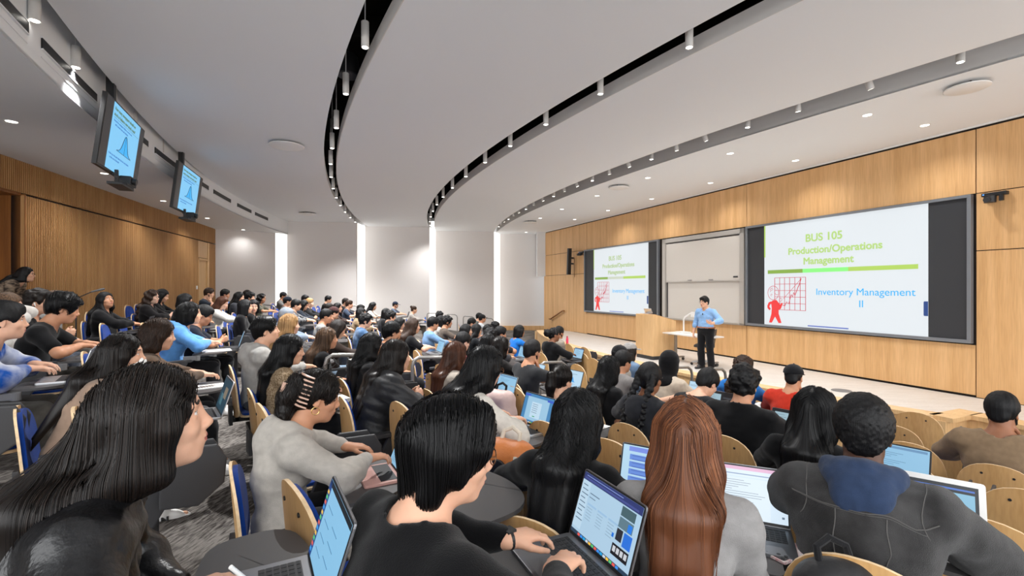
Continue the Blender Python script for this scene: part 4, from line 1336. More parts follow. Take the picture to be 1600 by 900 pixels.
def slide(t, W, H, cx, y, z0, pale=False):
    """title slide, lower left at local (cx-W/2, z0), drawn on plane y (towards the room is -y)"""
    k = W / 3.49
    x0 = cx - W / 2
    sl = MB(); sl.bbox(x0, x0 + W, y, y - .004, z0, z0 + H); S = sl.build('slide', M_SCRW, t)
    X = lambda u: x0 + W * u
    Z = lambda v: z0 + H * v
    g1 = ema('title_green', (176, 208, 122)) if not pale else ema('title_green_pale', (176, 196, 148))
    yy = y - .016
    for body, u, v, sz in (('BUS 105', .435, .800, .245), ('Production/Operations', .485, .690, .222), ('Management', .46, .590, .222)):
        put_text(S, 'title_text', body, sz * k * 1.0, X(u), yy, Z(v), g1, .0065 * k, sx=.99)
    b = MB()
    for u0, u1, c in ((.03, .295, 0), (.295, .59, 1), (.59, .955, 2)):
        b.cur = c; b.bbox(X(u0), X(u1), y - .006, y - .015, Z(.512), Z(.548))
    b.build('divider_bar', [ema('bar_olive', (134, 168, 74) if not pale else (130, 146, 104)), ema('bar_mint', (140, 240, 130)) if not pale else ema('bar_grey', (196, 204, 186)), ema('bar_lime', (174, 206, 96))], S)
    ink = ema('clipart_red', (196, 48, 70)); red = ema('suit_red', (232, 62, 62))
    gr = MB()
    gx0, gx1, gz0, gz1 = X(.085), X(.315), Z(.155), Z(.470)
    for i in range(7):
        x = gx0 + (gx1 - gx0) * i / 6; gr.bbox(x - .005 * k, x + .005 * k, y - .006, y - .012, gz0, gz1)
    for i in range(6):
        z = gz0 + (gz1 - gz0) * i / 5; gr.bbox(gx0, gx1, y - .006, y - .012, z - .005 * k, z + .005 * k)
    gr.build('chart_grid', ink, S)
    ln = MB()
    P = lambda u, v: Vector((X(u), y - .015, Z(v)))
    ln.tube([P(*q) for q in ((.150, .20), (.165, .195), (.178, .235), (.195, .215), (.205, .27), (.213, .305), (.222, .285), (.232, .325), (.24, .295), (.25, .33), (.262, .375), (.272, .40), (.285, .46))], .009 * k, 4)
    ln.tube([P(.155, .265), P(.285, .455)], .005 * k, 4)
    ln.build('chart_line', ink, S)
    fg = MB()
    def poly(pts): fg.prism([Vector((X(u), y - .018, Z(v))) for u, v in pts], (0, -.004, 0))
    poly([(.058, .225), (.072, .245), (.10, .25), (.130, .205), (.142, .225), (.150, .215), (.135, .165), (.118, .150), (.118, .10), (.060, .10), (.064, .165)])
    poly([(.060, .235), (.040, .225), (.028, .19), (.03, .165), (.046, .145), (.056, .16), (.044, .18), (.052, .205), (.066, .215)])
    poly([(.062, .115), (.118, .115), (.140, .025), (.118, .022), (.090, .085), (.064, .022), (.042, .022)])
    fg.build('cartoon_figure', red, S)
    hd = MB()
    hc = [(.075 + .043 * math.cos(a) - .006 * math.sin(a), .320 + .068 * math.sin(a) + .01 * math.cos(a)) for a in [2 * math.pi * i / 22 for i in range(22)]]
    hd.tube([Vector((X(u), y - .018, Z(v))) for u, v in hc], .006 * k, 4, closed=True)
    for pts in (((.048, .345), (.058, .365), (.072, .368)), ((.05, .33), (.06, .348), (.075, .352)), ((.06, .285), (.055, .30), (.062, .31), (.068, .298)), ((.09, .315), (.10, .30), (.112, .305)), ((.098, .345), (.100, .352)), ((.124, .255), (.135, .27), (.145, .262), (.14, .24), (.128, .235), (.122, .25))):
        hd.tube([Vector((X(u), y - .018, Z(v))) for u, v in pts], .005 * k, 4)
    hd.build('cartoon_head_line', ink, S)
    blu = ema('subtitle_blue', (40, 176, 240))
    put_text(S, 'subtitle_text', 'Inventory Management', .212 * k, X(.665), yy, Z(.305), blu, 0, sx=.99)
    put_text(S, 'subtitle_text', 'II', .212 * k, X(.665), yy, Z(.205), blu, 0)
    ft = MB(); ft.bbox(X(.33), X(.59), y - .006, y - .012, Z(.012), Z(.022)); ft.build('footer_line', ema('footer_blue', (92, 112, 190)), S)
    tb = MB(); tb.prism([Vector((px_, y - .008, pz_)) for px_, pz_ in rounded([(X(.98), Z(.155), .02), (X(1.0), Z(.155), .001), (X(1.0), Z(.265), .001), (X(.98), Z(.265), .02)], 4)], (0, -.003, 0))
    tb.build('side_tab', ema('tab_blue', (40, 70, 130)), S)
    sd_ = MB(); sd_.bbox(X(0), X(.009), y - .006, y - .012, Z(.68), Z(1)); sd_.build('accent_bar', ema('bar_lime', (174, 206, 96)), S)
    return S
def proj_screen(s0, s1, z0, z1, w0, w1, label, pale):
    sc = (s0 + s1) / 2; W = s1 - s0
    t = wall_thing('projection_screen', label, 'screen', sc, .0, z0, 'projection screens on the front wall')
    m = MB(); m.bbox(-W / 2 + .04, W / 2 - .04, 0, -.05, .06, z1 - z0 - .05); m.build('screen_panel', M_SCRBLK, t)
    f = MB(); H = z1 - z0
    f.bbox(-W / 2, W / 2, 0, -.09, H - .05, H); f.bbox(-W / 2, W / 2, 0, -.09, 0, .06)
    f.bbox(-W / 2, -W / 2 + .05, 0, -.09, .06, H - .05); f.bbox(W / 2 - .06, W / 2, 0, -.09, .06, H - .05)
    f.build('frame', mat('screen_frame_grey', srgb(128, 132, 138), .4, metal=.3), t, bevel=.006)
    slide(t, w1 - w0, z1 - z0 - .11, sc - (w0 + w1) / 2, -.05, .06, pale)
    return t
proj_screen(4.52, 9.20, 1.15, 3.76, 5.16, 8.65, 'larger looking projection screen with title slide, beside the right wall panels', False)
proj_screen(12.66, 17.34, 1.15, 3.76, 13.19, 16.62, 'projection screen with title slide behind the wooden lectern', True)
def whiteboard():
    t = wall_thing('whiteboard', 'two-panel sliding whiteboard between the two projection screens', 'whiteboard', 10.84, .0, 1.13)
    W, H = 3.2, 2.6
    fm = mat('board_frame', srgb(196, 192, 186), .35, metal=.5); bd = mat('board_surface', srgb(206, 201, 194), .25)
    m = MB(); m.bbox(-W / 2, -W / 2 + .14, 0, -.10, 0, H); m.bbox(W / 2 - .14, W / 2, 0, -.10, 0, H); m.bbox(-W / 2, W / 2, 0, -.10, H - .13, H); m.bbox(-W / 2, W / 2, 0, -.1, 0, .06)
    m.build('frame', fm, t, bevel=.006)
    m = MB(); m.bbox(-W / 2 + .14, W / 2 - .14, 0, -.03, .06, H - .13); m.build('lower_board', bd, t)
    m = MB(); m.bbox(-W / 2 + .15, W / 2 - .15, -.04, -.07, 1.22, H - .17); m.build('upper_board', bd, t)
    m = MB(); m.bbox(-W / 2 + .15, W / 2 - .15, -.04, -.085, 1.19, 1.23); m.build('rail', fm, t)
    m = MB(); m.bbox(-W / 2 + .16, -W / 2 + .2, -.03, -.045, .06, 1.2); m.build('guide_slot', M_DARK, t)
    m = MB(); m.bbox(-W / 2 + .15, W / 2 - .15, -.03, -.06, H - .17, H - .145); m.build('shadow_gap', M_BLACK, t)
    m = MB(); m.bbox(-W / 2 + .14, W / 2 - .14, -.03, -.14, .03, .06); m.build('pen_tray', fm, t, bevel=.004)
    for x in (-.45, .38):
        m = MB(); m.bbox(x, x + .16, -.085, -.10, 1.235, 1.255); m.build('handle', M_GREYP, t)
    m = MB(); m.bbox(W / 2 - .36, W / 2 - .22, -.07, -.085, 1.29, 1.33); m.build('label_plate', M_BLACK, t)
whiteboard()
def wall_camera(s, z, label):
    t = wall_thing('wall_camera', label, 'camera', s, .0, z, 'black tracking cameras on the front wall')
    m = MB(); m.bbox(-.16, .16, 0, -.10, .06, .12); m.build('bracket', M_BLACK, t, bevel=.01)
    m = MB(); m.lathe([(.03, -.06), (.075, -.055), (.08, .05), (.05, .06)], 20, (-.03, -.13, .0)); m.build('camera_body', M_BLACK, t, smooth=True)
    m = MB(); m.cyl((-.03, -.20, -.01), (-.03, -.25, -.02), .045, 18); m.build('lens', M_DARK, t)
    m = MB(); m.bbox(.08, .13, -.08, -.13, -.04, .06); m.build('arm', M_BLACK, t)
    m = MB(); m.bbox(-.14, -.12, -.10, -.104, .085, .10); m.build('status_light', mat('blue_led', (.1, .3, 1), .4, emit=2.0), t)
wall_camera(4.22, 3.62, 'black tracking camera high on the bare wood panel beside the larger screen')
wall_camera(17.58, 3.60, 'small black tracking camera beside the column loudspeaker')
def column_speaker():
    t = wall_thing('column_speaker', 'slim black column loudspeaker tilted on the far front wall', 'loudspeaker', 18.36, .0, 2.75)
    R = Matrix.Rotation(math.radians(4), 3, 'Y')
    m = MB(); m.box((0, -.22, .58), (.13, .16, 1.16), R); m.build('cabinet', M_BLACK, t, bevel=.01)
    m = MB(); m.box((0, -.303, .58), (.11, .006, 1.1), R); m.build('grille', M_DARK, t)
    m = MB(); m.bbox(-.03, .03, 0, -.15, .45, .52); m.bbox(-.03, .03, 0, -.15, .7, .77); m.build('bracket', M_DARK, t)
    m = MB(); m.tube([(.1, -.01, .75), (.13, -.02, .4), (.1, -.012, .1), (.1, -.01, -.1)], .008, 6); m.build('cable', mat('brown_cable', srgb(120, 80, 50), .6), t)
column_speaker()
def wall_handrail():
    t = wall_thing('wall_handrail', 'sloping wooden handrail on brackets by the far stage steps', 'handrail', 19.75, .0, .9)
    m = MB(); m.tube([(-.78, -.09, -.24), (-.66, -.09, -.24), (.56, -.09, .21), (.70, -.09, .21)], .03, 10); m.build('rail', M_ALC, t, smooth=True)
    for x, z in ((-.6, -.22), (.55, .2)):
        m = MB(); m.tube([(x, 0, z - .06), (x, -.06, z - .06), (x, -.09, z - .02)], .011, 8); m.build('bracket', M_STEEL, t)
wall_handrail()

# ------------------------------------------------------------------ on the stage
def lectern():
    p = wp(10.53, 1.95, .21)
    t = thing('lectern', 'tall light oak lectern with a sloping top at the stage centre', 'lectern', p, math.atan2(ED.y, ED.x))
    # local x towards the audience, y across
    w, dp = .36, .39
    m = MB()
    prof = [(dp, .10), (dp, 1.21), (.30, 1.21), (-dp, 1.03), (-dp, .10)]
    m.prism([(x, -w, z) for x, z in prof], (0, 2 * w, 0)); m.build('cabinet', M_VEN2, t, bevel=.006)
    m = MB(); m.bbox(-dp + .02, dp - .02, -w + .02, w - .02, 0, .10); m.build('plinth', M_DARK, t)
    m = MB(); m.prism([(-.02, -w - .002, .16), (-dp + .05, -w - .002, .16), (-dp + .05, -w - .002, .86), (-.02, -w - .002, .96)], (0, .001, 0)); m.build('side_panel', M_VEN, t)
    m = MB(); m.prism([(.28, -w + .04, 1.212), (-dp + .03, -w + .04, 1.048), (-dp + .03, w - .04, 1.048), (.28, w - .04, 1.212)], (0, 0, .006)); m.build('sloping_top', M_VEN, t)
lectern()
q = wp(10.5, 2.0, 1.36)
def lectern_monitor():
    t = thing('lectern_monitor', 'small silver monitor back standing on top of the lectern', 'monitor', wp(10.56, 2.18, 1.435), math.atan2(-ED.y, -ED.x))
    m = MB(); m.box((-.0, 0, .075), (.02, .30, .14), Matrix.Rotation(math.radians(-24), 3, 'Y')); m.build('back', M_ALU, t, bevel=.006)
    m = MB(); m.bbox(-.05, .05, -.1, .1, 0, .012); m.build('foot', M_ALU, t)
lectern_monitor()
def stage_table():
    p = wp(9.35, 1.78, .21)
    t = thing('stage_table', 'white-topped folding table on castors beside the lectern', 'table', p, math.atan2(ES.y, ES.x))
    m = MB(); plate(m, rounded([(-.76, -.30, .03), (.76, -.30, .03), (.76, .30, .03), (-.76, .30, .03)], 4), .715, .745); m.build('tabletop', mat('table_white', srgb(226, 222, 218), .4), t, bevel=.004)
    for x in (-.58, .58):
        m = MB(); m.box((x, 0, .40), (.05, .07, .62)); m.box((x, 0, .09), (.05, .56, .04)); m.box((x, 0, .70), (.06, .46, .03)); L = m.build('leg', M_RAIL, t, bevel=.008)
        for y in (-.25, .25):
            c = MB(); c.cyl((x - .018, y, .035), (x + .018, y, .035), .035, 16); c.build('castor', M_DARK, L)
stage_table()
def doc_camera():
    t = thing('document_camera', 'white document camera with a folded arm on the stage table', 'document camera', wp(9.72, 1.72, .955), math.atan2(ES.y, ES.x))
    m = MB(); plate(m, rounded([(-.16, -.13, .02), (.16, -.13, .02), (.16, .13, .02), (-.16, .13, .02)], 4), 0, .035); m.build('base', M_WHITEP, t, bevel=.006)
    m = MB(); m.tube([(-.02, 0, .03), (-.02, 0, .36), (-.06, 0, .42), (-.26, 0, .52), (-.32, 0, .53)], .02, 10); m.build('arm', M_WHITEP, t, smooth=True)
    m = MB(); m.box((-.36, 0, .50), (.09, .09, .13)); m.build('camera_head', M_WHITEP, t, bevel=.012)
doc_camera()
def task_chair():
    t = thing('task_chair', 'dark swivel task chair on castors behind the lecturer', 'chair', wp(9.02, 1.70, .21), math.radians(150))
    m = MB(); plate(m, rounded([(-.22, -.23, .08), (.22, -.23, .08), (.22, .23, .08), (-.22, .23, .08)], 4), .46, .51); m.build('seat', M_DARK, t, bevel=.015)
    m = MB(); m.cyl((0, 0, .08), (0, 0, .47), .028, 14); m.build('gas_lift', M_STEEL, t)
    m = MB(); m.box((-.24, 0, .72), (.03, .40, .36), Matrix.Rotation(math.radians(-8), 3, 'Y')); m.box((-.23, 0, .52), (.03, .07, .14)); m.build('backrest', M_DARK, t, bevel=.012)
    b = MB()
    for k in range(5):
        a = 2 * math.pi * k / 5 + .3
        b.tube([(0, 0, .11), (.14 * math.cos(a), .14 * math.sin(a), .095), (.29 * math.cos(a), .29 * math.sin(a), .075)], [.026, .022, .016], 8)
    B = b.build('star_base', M_ALU, t, smooth=True)
    for k in range(5):
        a = 2 * math.pi * k / 5 + .3
        c = MB(); x, y = .29 * math.cos(a), .29 * math.sin(a); c.cyl((x - .02 * math.sin(a), y + .02 * math.cos(a), .032), (x + .02 * math.sin(a), y - .02 * math.cos(a), .032), .032, 14); c.build('castor', M_BLACK, B)
task_chair()
o = MB().lathe([(.001, .008), (.16, .008), (.17, .0), (.001, .0)], 24).build('floor_box', M_GREYP); 
fp = on_plane(1315, 610.5, .21); o.location = fp; tag(o, 'round grey floor socket cover set in the pale stage floor', 'floor box')

# ------------------------------------------------------------------ lamps in the ceiling gaps
def cylinder_lamp(x, y, zb, label, group, L=.30, r=.044, tilt=None, power=None, cord=True, top=CEIL + .96, spot=62):
    t = thing('pendant_lamp' if tilt is None else 'spotlight', label, 'lamp', (x, y, zb), 0, group)
    M = Matrix.Identity(3)
    if tilt is not None:
        M = Euler((0, math.radians(tilt[0]), math.radians(tilt[1])), 'XYZ').to_matrix()
    m = MB(); m.lathe([(r * .8, .004), (r * .92, .0), (r, .004), (r, L - .004), (r * .9, L)], 20, (0, 0, 0), M); m.build('housing', M_LAMP, t, smooth=True)
    m = MB(); m.lathe([(.001, -.001), (r * .72, -.001), (r * .72, .003), (.001, .003)], 16, (0, 0, 0), M); m.build('lens', M_LENS, t)
    a = M @ Vector((0, 0, L))
    m = MB(); m.tube([a, a + Vector((0, 0, max(top - zb - L, .02)))], .006 if cord else .014, 6); m.build('stem', M_LAMP if cord else M_GREYP, t)
    if power:
        l = bpy.data.lights.new('lamp_light', 'SPOT'); l.energy = power; l.spot_size = math.radians(spot * 2); l.spot_blend = .9; l.color = (1, .995, .985); l.shadow_soft_size = .05
        lo = link(bpy.data.objects.new('lamp_light', l), t); lo.location = M @ Vector((0, 0, -.02)); lo.rotation_euler = M.to_euler()
    return t
ORD = ['nearest', 'second', 'third', 'fourth', 'fifth', 'sixth', 'seventh', 'eighth', 'ninth', 'tenth', 'eleventh', 'twelfth', 'thirteenth', 'fourteenth', 'fifteenth', 'sixteenth', 'seventeenth', 'eighteenth', 'nineteenth', 'twentieth', 'twenty-first', 'twenty-second', 'twenty-third', 'twenty-fourth', 'twenty-fifth', 'twenty-sixth']
ys1 = [5.45, 6.75, 8.0, 9.15, 10.3, 11.5, 12.8, 14.1, 15.4, 16.7, 18.0, 19.2]
for i, y in enumerate(ys1):
    x = (arc_x(A_G1L, y) + arc_x(A_G1R, y)) / 2
    cylinder_lamp(x, y, CEIL - .07 - (.06 if i > 1 else 0), 'white pendant cylinder lamp, %s along the ceiling gap over the middle seats' % ORD[i], 'pendants in the middle ceiling gap', power=PENDANT_W * 1.25 if i % 2 == 0 else None)
ys2 = [4.15, 5.45, 6.75, 8.0, 9.2, 10.4, 11.7, 13.0, 14.3, 15.6, 16.9, 18.2, 19.5, 20.6]
for i, y in enumerate(ys2):
    x = (arc_x(A_G2L, y) + arc_x(A_G2R, y)) / 2 - .04
    cylinder_lamp(x, y, CEIL - .07, 'white pendant cylinder lamp, %s along the ceiling gap over the front seats' % ORD[i], 'pendants in the front ceiling gap', power=PENDANT_W * .5 if i % 2 == 1 else None)
ys0 = [4.75, 5.75, 7.0, 7.9, 9.3, 10.6, 12.2, 13.8, 15.4, 17.0, 18.4]
for i, y in enumerate(ys0):
    x = arc_x(A_C0, y) - .16
    cylinder_lamp(x, y, CEIL - .16, 'white cylinder lamp, %s along the ceiling edge by the hanging displays' % ORD[i], 'lamps along the back ceiling edge', L=.26, r=.05, power=PENDANT_W * .5 if i % 2 == 1 else None, spot=44)
ys3 = [5.95, 6.75, 7.6, 8.35, 9.1, 9.75, 10.4, 11.05, 11.75, 12.45, 13.15, 13.85, 14.55, 15.3, 16.1, 16.9, 17.7, 18.5, 19.3, 20.1, 20.9, 21.6]
for i, y in enumerate(ys3):
    x = (arc_x(A_G3U, y) + arc_x(A_G3L, y)) / 2 - .06
    tl = None if i % 3 == 0 else ((-24, 15) if i % 3 == 1 else (-16, 40))
    cylinder_lamp(x, y, CEIL + .0, 'white stage spotlight, %s along the gap before the stage ceiling' % ORD[i], 'spotlights along the stage ceiling', L=.24, r=.046, tilt=tl, power=SPOT_W if i % 2 == 0 else None, cord=False, top=CEIL + .96, spot=55)
def downlight(p, label, group, power):
    t = thing('downlight', label, 'lamp', p, 0, group)
    m = MB(); m.lathe([(.062, .0), (.075, -.006), (.08, .0), (.08, .004), (.062, .004)], 24); m.build('ring', M_WHITEP, t, smooth=True)
    m = MB(); m.lathe([(.001, -.001), (.062, -.001), (.062, .003), (.001, .003)], 20); m.build('lens', M_LENS2, t)
    if power:
        l = bpy.data.lights.new('lamp_light', 'SPOT'); l.energy = power; l.spot_size = math.radians(140); l.spot_blend = 1.0; l.color = (1, .99, .97); l.shadow_soft_size = .06
        lo = link(bpy.data.objects.new('lamp_light', l), t); lo.location = (0, 0, -.03)
FD = [(1445, 196), (1355, 180), (1243, 251), (1141, 240), (1110, 286), (1018, 311), (1012, 278), (950, 329), (933, 306), (898, 343), (878, 327), (844, 341), (822, 363)]
for i, (px, py) in enumerate(FD):
    downlight(on_plane(px, py, CEIL), 'small round downlight in the stage ceiling, %s from the camera' % ORD[i], 'downlights over the stage', DOWN_W if i < 9 else None)
BD = [(18, 190), (163, 271), (255, 314), (324, 341), (380, 359)]
for i, (px, py) in enumerate(BD):
    downlight(on_plane(px, py, SOFL), 'small round downlight in the low back ceiling, %s from the camera' % ORD[i], 'downlights along the slatted wall', DOWN_W * (1.3 if i < 4 else .45))
RD = [.31, .30, .27, .28, .24]
for i, (px, py, h, w) in enumerate([(448, 229, .06, 'under the ceiling behind the hanging displays'), (480, 335, .06, 'on the ceiling near the far light strips'), (967, 294, .06, 'on the stage ceiling before the first screen'), (828, 348, .06, 'on the stage ceiling at the far corner'), (1511, 139, .06, 'on the stage ceiling above the wall camera')]):
    p = on_plane(px, py, CEIL - h)
    t = thing('ceiling_speaker', 'flat round white ceiling disc ' + w, 'ceiling disc', p, 0, 'round ceiling discs')
    m = MB(); q_ = RD[i]; m.lathe([(q_ - .02, .0), (q_, .006), (q_, .016), (q_ - .02, .022)], 40); m.build('disc', mat('disc_grey', srgb(196, 191, 187), .6), t, smooth=True)
    m = MB(); m.lathe([(q_ - .004, -.002), (q_ + .008, .004), (q_ + .008, .016), (q_ - .004, .02)], 40); m.build('rim', M_WHITEP, t, smooth=True)
    for k in range(3):
        a = 2.1 * k; m = MB(); m.cyl((.15 * math.cos(a), .15 * math.sin(a), .02), (.15 * math.cos(a), .15 * math.sin(a), h), .012, 8); m.build('standoff', M_DARK, t)
# round dark loudspeakers up in the void
for x, y, z, lb in ((-2.42, 7.0, CEIL + .3, 'dark round loudspeaker hanging in the middle ceiling gap'), (-4.75, 4.95, CEIL + .32, 'dark round loudspeaker hanging above the back ceiling edge')):
    t = thing('void_speaker', lb, 'loudspeaker', (x, y, z), 0)
    m = MB(); m.lathe([(.15, 0), (.17, .01), (.14, .28), (.10, .32)], 28); m.build('cabinet', M_BLACK, t, smooth=True)
    m = MB(); m.lathe([(.001, -.004), (.15, -.004), (.15, .002), (.001, .002)], 28); m.build('grille', M_DARK, t)
    m = MB(); m.cyl((0, 0, .3), (0, 0, .64), .008, 6); m.build('wire', M_DARK, t)
# slot diffusers on the band of the low ceiling
def slot(y0, y1, i):
    m = MB()
    yy = [y0 + (y1 - y0) * k / 8 for k in range(9)]
    zc = SOFL + .30
    m.strip(arc(A_SF, .001, yy), arc(A_SF, .02, yy), zc - .055, zc + .055)
    t = thing('slot_diffuser', 'long black air slot, %s along the curved band above the slatted wall' % ORD[i], 'air vent', (0, 0, 0), 0, 'air slots on the curved band')
    m.build('slot', M_BLACK, t)
    f = MB()
    f.strip(arc(A_SF, .001, yy), arc(A_SF, .025, yy), zc + .055, zc + .068); f.strip(arc(A_SF, .001, yy), arc(A_SF, .025, yy), zc - .068, zc - .055)
    f.strip(arc(A_SF, .001, yy), arc(A_SF, .008, yy), zc - .15, zc - .143)
    f.build('frame', M_SOFFIT, t)
for i, (a, b) in enumerate([(2.6, 4.72), (5.0, 6.45), (7.1, 8.5), (8.85, 10.3), (10.9, 12.2), (12.6, 14.0), (14.6, 15.9), (16.3, 17.6)]):
    slot(a, b, i)

# ------------------------------------------------------------------ hanging displays with a camera under each
def hanging_display(xl, yl, xr, yr, zc, label):
    c = Vector(((xl + xr) / 2, (yl + yr) / 2, zc)); dv = Vector((xr - xl, yr - yl, 0)); ang = math.atan2(dv.y, dv.x)
    t = thing('hanging_display', label, 'display', c, ang, 'displays hanging from the ceiling')   # local x along the screen, -y the face
    W, H = 1.62, .92
    R = Matrix.Rotation(math.radians(7), 3, 'X')
    m = MB(); m.box((0, .03, 0), (W, .05, H), R); m.build('housing', M_BLACK, t, bevel=.006)
    P = lambda u, v, k=0: R @ Vector((-W / 2 + W * u, .004 - .001 * k, -H / 2 + H * v))
    m = MB(); m.prism([P(.015, .025), P(.985, .025), P(.985, .975), P(.015, .975)], R @ Vector((0, -.002, 0))); m.build('panel', mat('panel_off', srgb(70, 70, 70), .25), t)
    s = MB(); ms = [ema('tv_blue', (128, 198, 240)), ema('tv_ink', (46, 62, 92)), ema('tv_curve', (64, 176, 240)), ema('tv_green', (88, 120, 90)), ema('tv_text_blue', (44, 108, 190))]
    s.prism([P(.165, .03, 3), P(.86, .03, 3), P(.86, .97, 3), P(.165, .97, 3)], R @ Vector((0, -.001, 0)))
    s.cur = 2
    bell = [(.36 + .34 * i / 20, .36 + .28 * math.exp(-((i - 10) / 4.2) ** 2)) for i in range(21)]
    s.prism([P(.36, .35, 5), P(.70, .35, 5)] + [P(a, b, 5) for a, b in bell[::-1]], R @ Vector((0, -.001, 0)))
    s.cur = 1
    s.tube([P(a, b, 7) for a, b in bell], .004, 4); s.tube([P(.35, .35, 7), P(.71, .35, 7)], .004, 4); s.tube([P(.53, .35, 7), P(.53, .64, 7)], .002, 4)
    s.tube([P(.2, .765, 7), P(.83, .765, 7)], .002, 4)
    D = s.build('screen_image', ms, t)
    def tx(body, size, u, v, m, b=.0):
        o = link(bpy.data.objects.new('screen_text', text_mesh(body, size, m, b, 'LEFT')), D)
        o.location = P(u, v, 7); o.rotation_euler = (math.radians(90 + 7), 0, 0)
    tx('How many newspapers should we', .062, .19, .87, ms[3], .0006); tx('stock to balance over-stock costs?', .062, .19, .79, ms[3], .0006)
    tx('Demand for newspapers follows a normal curve', .038, .20, .715, ms[4]); tx('with a known mean and deviation', .038, .24, .665, ms[4])
    tx('Order up to the point where the two costs balance', .038, .19, .24, ms[4]); tx('on the curve of demand', .038, .22, .19, ms[4])
    m = MB(); m.box((.0, .14, 1.0), (.09, .09, 1.7)); m.box((0, .075, .1), (.4, .06, .3)); m.build('ceiling_pole', M_BLACK, t)
    m = MB(); m.box((-.18, .03, -.50), (.04, .04, .22)); m.box((.08, .02, -.55), (.30, .16, .03)); m.box((-.05, .02, -.59), (.52, .17, .035)); m.build('shelf_bracket', M_BLACK, t, bevel=.006)
    m = MB(); m.box((.12, .0, -.48), (.17, .14, .12)); m.cyl((.12, -.06, -.48), (.12, -.12, -.49), .045, 16); m.lathe([(.05, .0), (.06, .02), (.05, .06)], 18, (.12, .0, -.56)); C = m.build('camera', M_BLACK, t, bevel=.006)
    m = MB(); m.tube([(-.30, .02, -.56), (-.34, -.02, -.52), (-.36, .02, -.50), (-.30, .04, -.47), (-.22, .03, -.45)], .006, 6); m.build('cable', M_DARK, t)
hanging_display(-5.10, 5.89, -5.78, 7.38, 4.12, 'black display showing a blue bell curve slide, the bigger looking nearer one')
hanging_display(-6.50, 9.18, -7.01, 10.64, 4.14, 'black display showing a blue bell curve slide, the one farther from the camera')

# ------------------------------------------------------------------ aisle handrails
RAILS = [(534, 558, 553, 5.3), (661, 688, 557, 6.2), (857, 873, 565, 6.4), (1059, 1072, 573, 6.3), (1112, 1126, 576, 6.3), (359, 375, 471, 12), (408, 425, 476, 11.5), (464, 473, 484, 10), (596, 604, 494, 11.5),
         (671, 681, 489, 16), (701, 711, 491, 15.5), (729, 736, 494, 15.5), (757, 767, 497, 15), (547, 553, 477, 17)]
RW = ['behind the woman in the black puffer jacket', 'before the woman with long auburn hair', 'behind the bearded man resting his chin', 'beside the black head scarf', 'beside the woman in the black sleeveless top', 'behind the woman writing in a white sweater', 'before the woman in the olive top', 'beside the man in checked shirt', 'behind the man with glasses in the middle rows',
      'below the third light strip', 'behind the man with a full dark beard', 'before the man in navy near the far wall', 'beside the man in cap and white tee', 'behind the boy with glasses near the second strip']
for i, (x0, x1, y0, Yg) in enumerate(RAILS):
    tx, tz = px_ray((x0 + x1) / 2, y0)
    best = min(np.linspace(Yg * .7, Yg * 1.35, 120), key=lambda Y: abs(CAM_Z + tz * Y - floor_z(tx * Y, Y) - .93) + .02 * abs(Y - Yg) / Yg)
    x, y = tx * best, best; z = floor_z(x, y); w = max((x1 - x0) / F_PX * best, .12) * .5 / .8
    t = thing('aisle_handrail', 'grey steel hoop handrail ' + RW[i], 'handrail', (x, y, z), row_angle(x, y), 'steel hoop handrails in the aisles')
    m = MB(); L = .24
    top = CAM_Z + tz * best - z
    m.tube([(-L, 0, -.02), (-L, 0, top - .10), (-L * .92, 0, top - .03), (-L * .7, 0, top), (L * .6, 0, top - .02), (L * .9, 0, top - .07), (L, 0, top - .14), (L, 0, -.05)], .021, 12)
    m.build('rail', M_RAIL, t, smooth=True)
    for sx in (-L, L):
        m = MB(); m.lathe([(.001, .01), (.05, .01), (.052, .0), (.052, -.03)], 16, (sx, 0, 0 if sx < 0 else -.02)); m.build('floor_flange', M_RAIL, t)

# ------------------------------------------------------------------ headgear and small wearables
def glasses_mb(r):
    m = MB()
    hp = lambda x, y, z: Vector(r.hp(x, y, z))
    for y in (-1, 1):
        m.tube([hp(.103 - .0016 * (1 + math.cos(a)) , y * (.033 + .0235 * math.cos(a)), .006 + .0195 * math.sin(a)) for a in [2 * math.pi * i / 20 for i in range(20)]], .0018, 5, closed=True)
        m.tube([hp(.100, y * .056, .012), hp(.05, y * .079, .013), hp(-.02, y * .083, .010), hp(-.035, y * .081, -.012)], .0018, 5)
    m.tube([hp(.103, -.010, .010), hp(.107, 0, .013), hp(.103, .010, .010)], .0018, 5)
    return m
def cap_mesh(r, h=.006):
    F = Field(*[axis(r.H[j] - .24, r.H[j] + .24, h) for j in range(3)]); R = r.R3.T
    F.el(r.hp(-.014, 0, .042), (.113, .094, .094), R, .0)
    F.plane(r.hp(0, 0, .040), r.R3 @ v3(.12, 0, -1), .004)
    F.el(r.hp(.10, 0, .038), (.105, .082, .0065), r.R3.T, .004)
    F.el(r.hp(-.014, 0, .036), (.104, .085, .085), R, .002, True)
    F.el(r.hp(-.014, 0, .139), (.008, .008, .006), R, .003)
    V, Q = F.mesh(); return V, Q
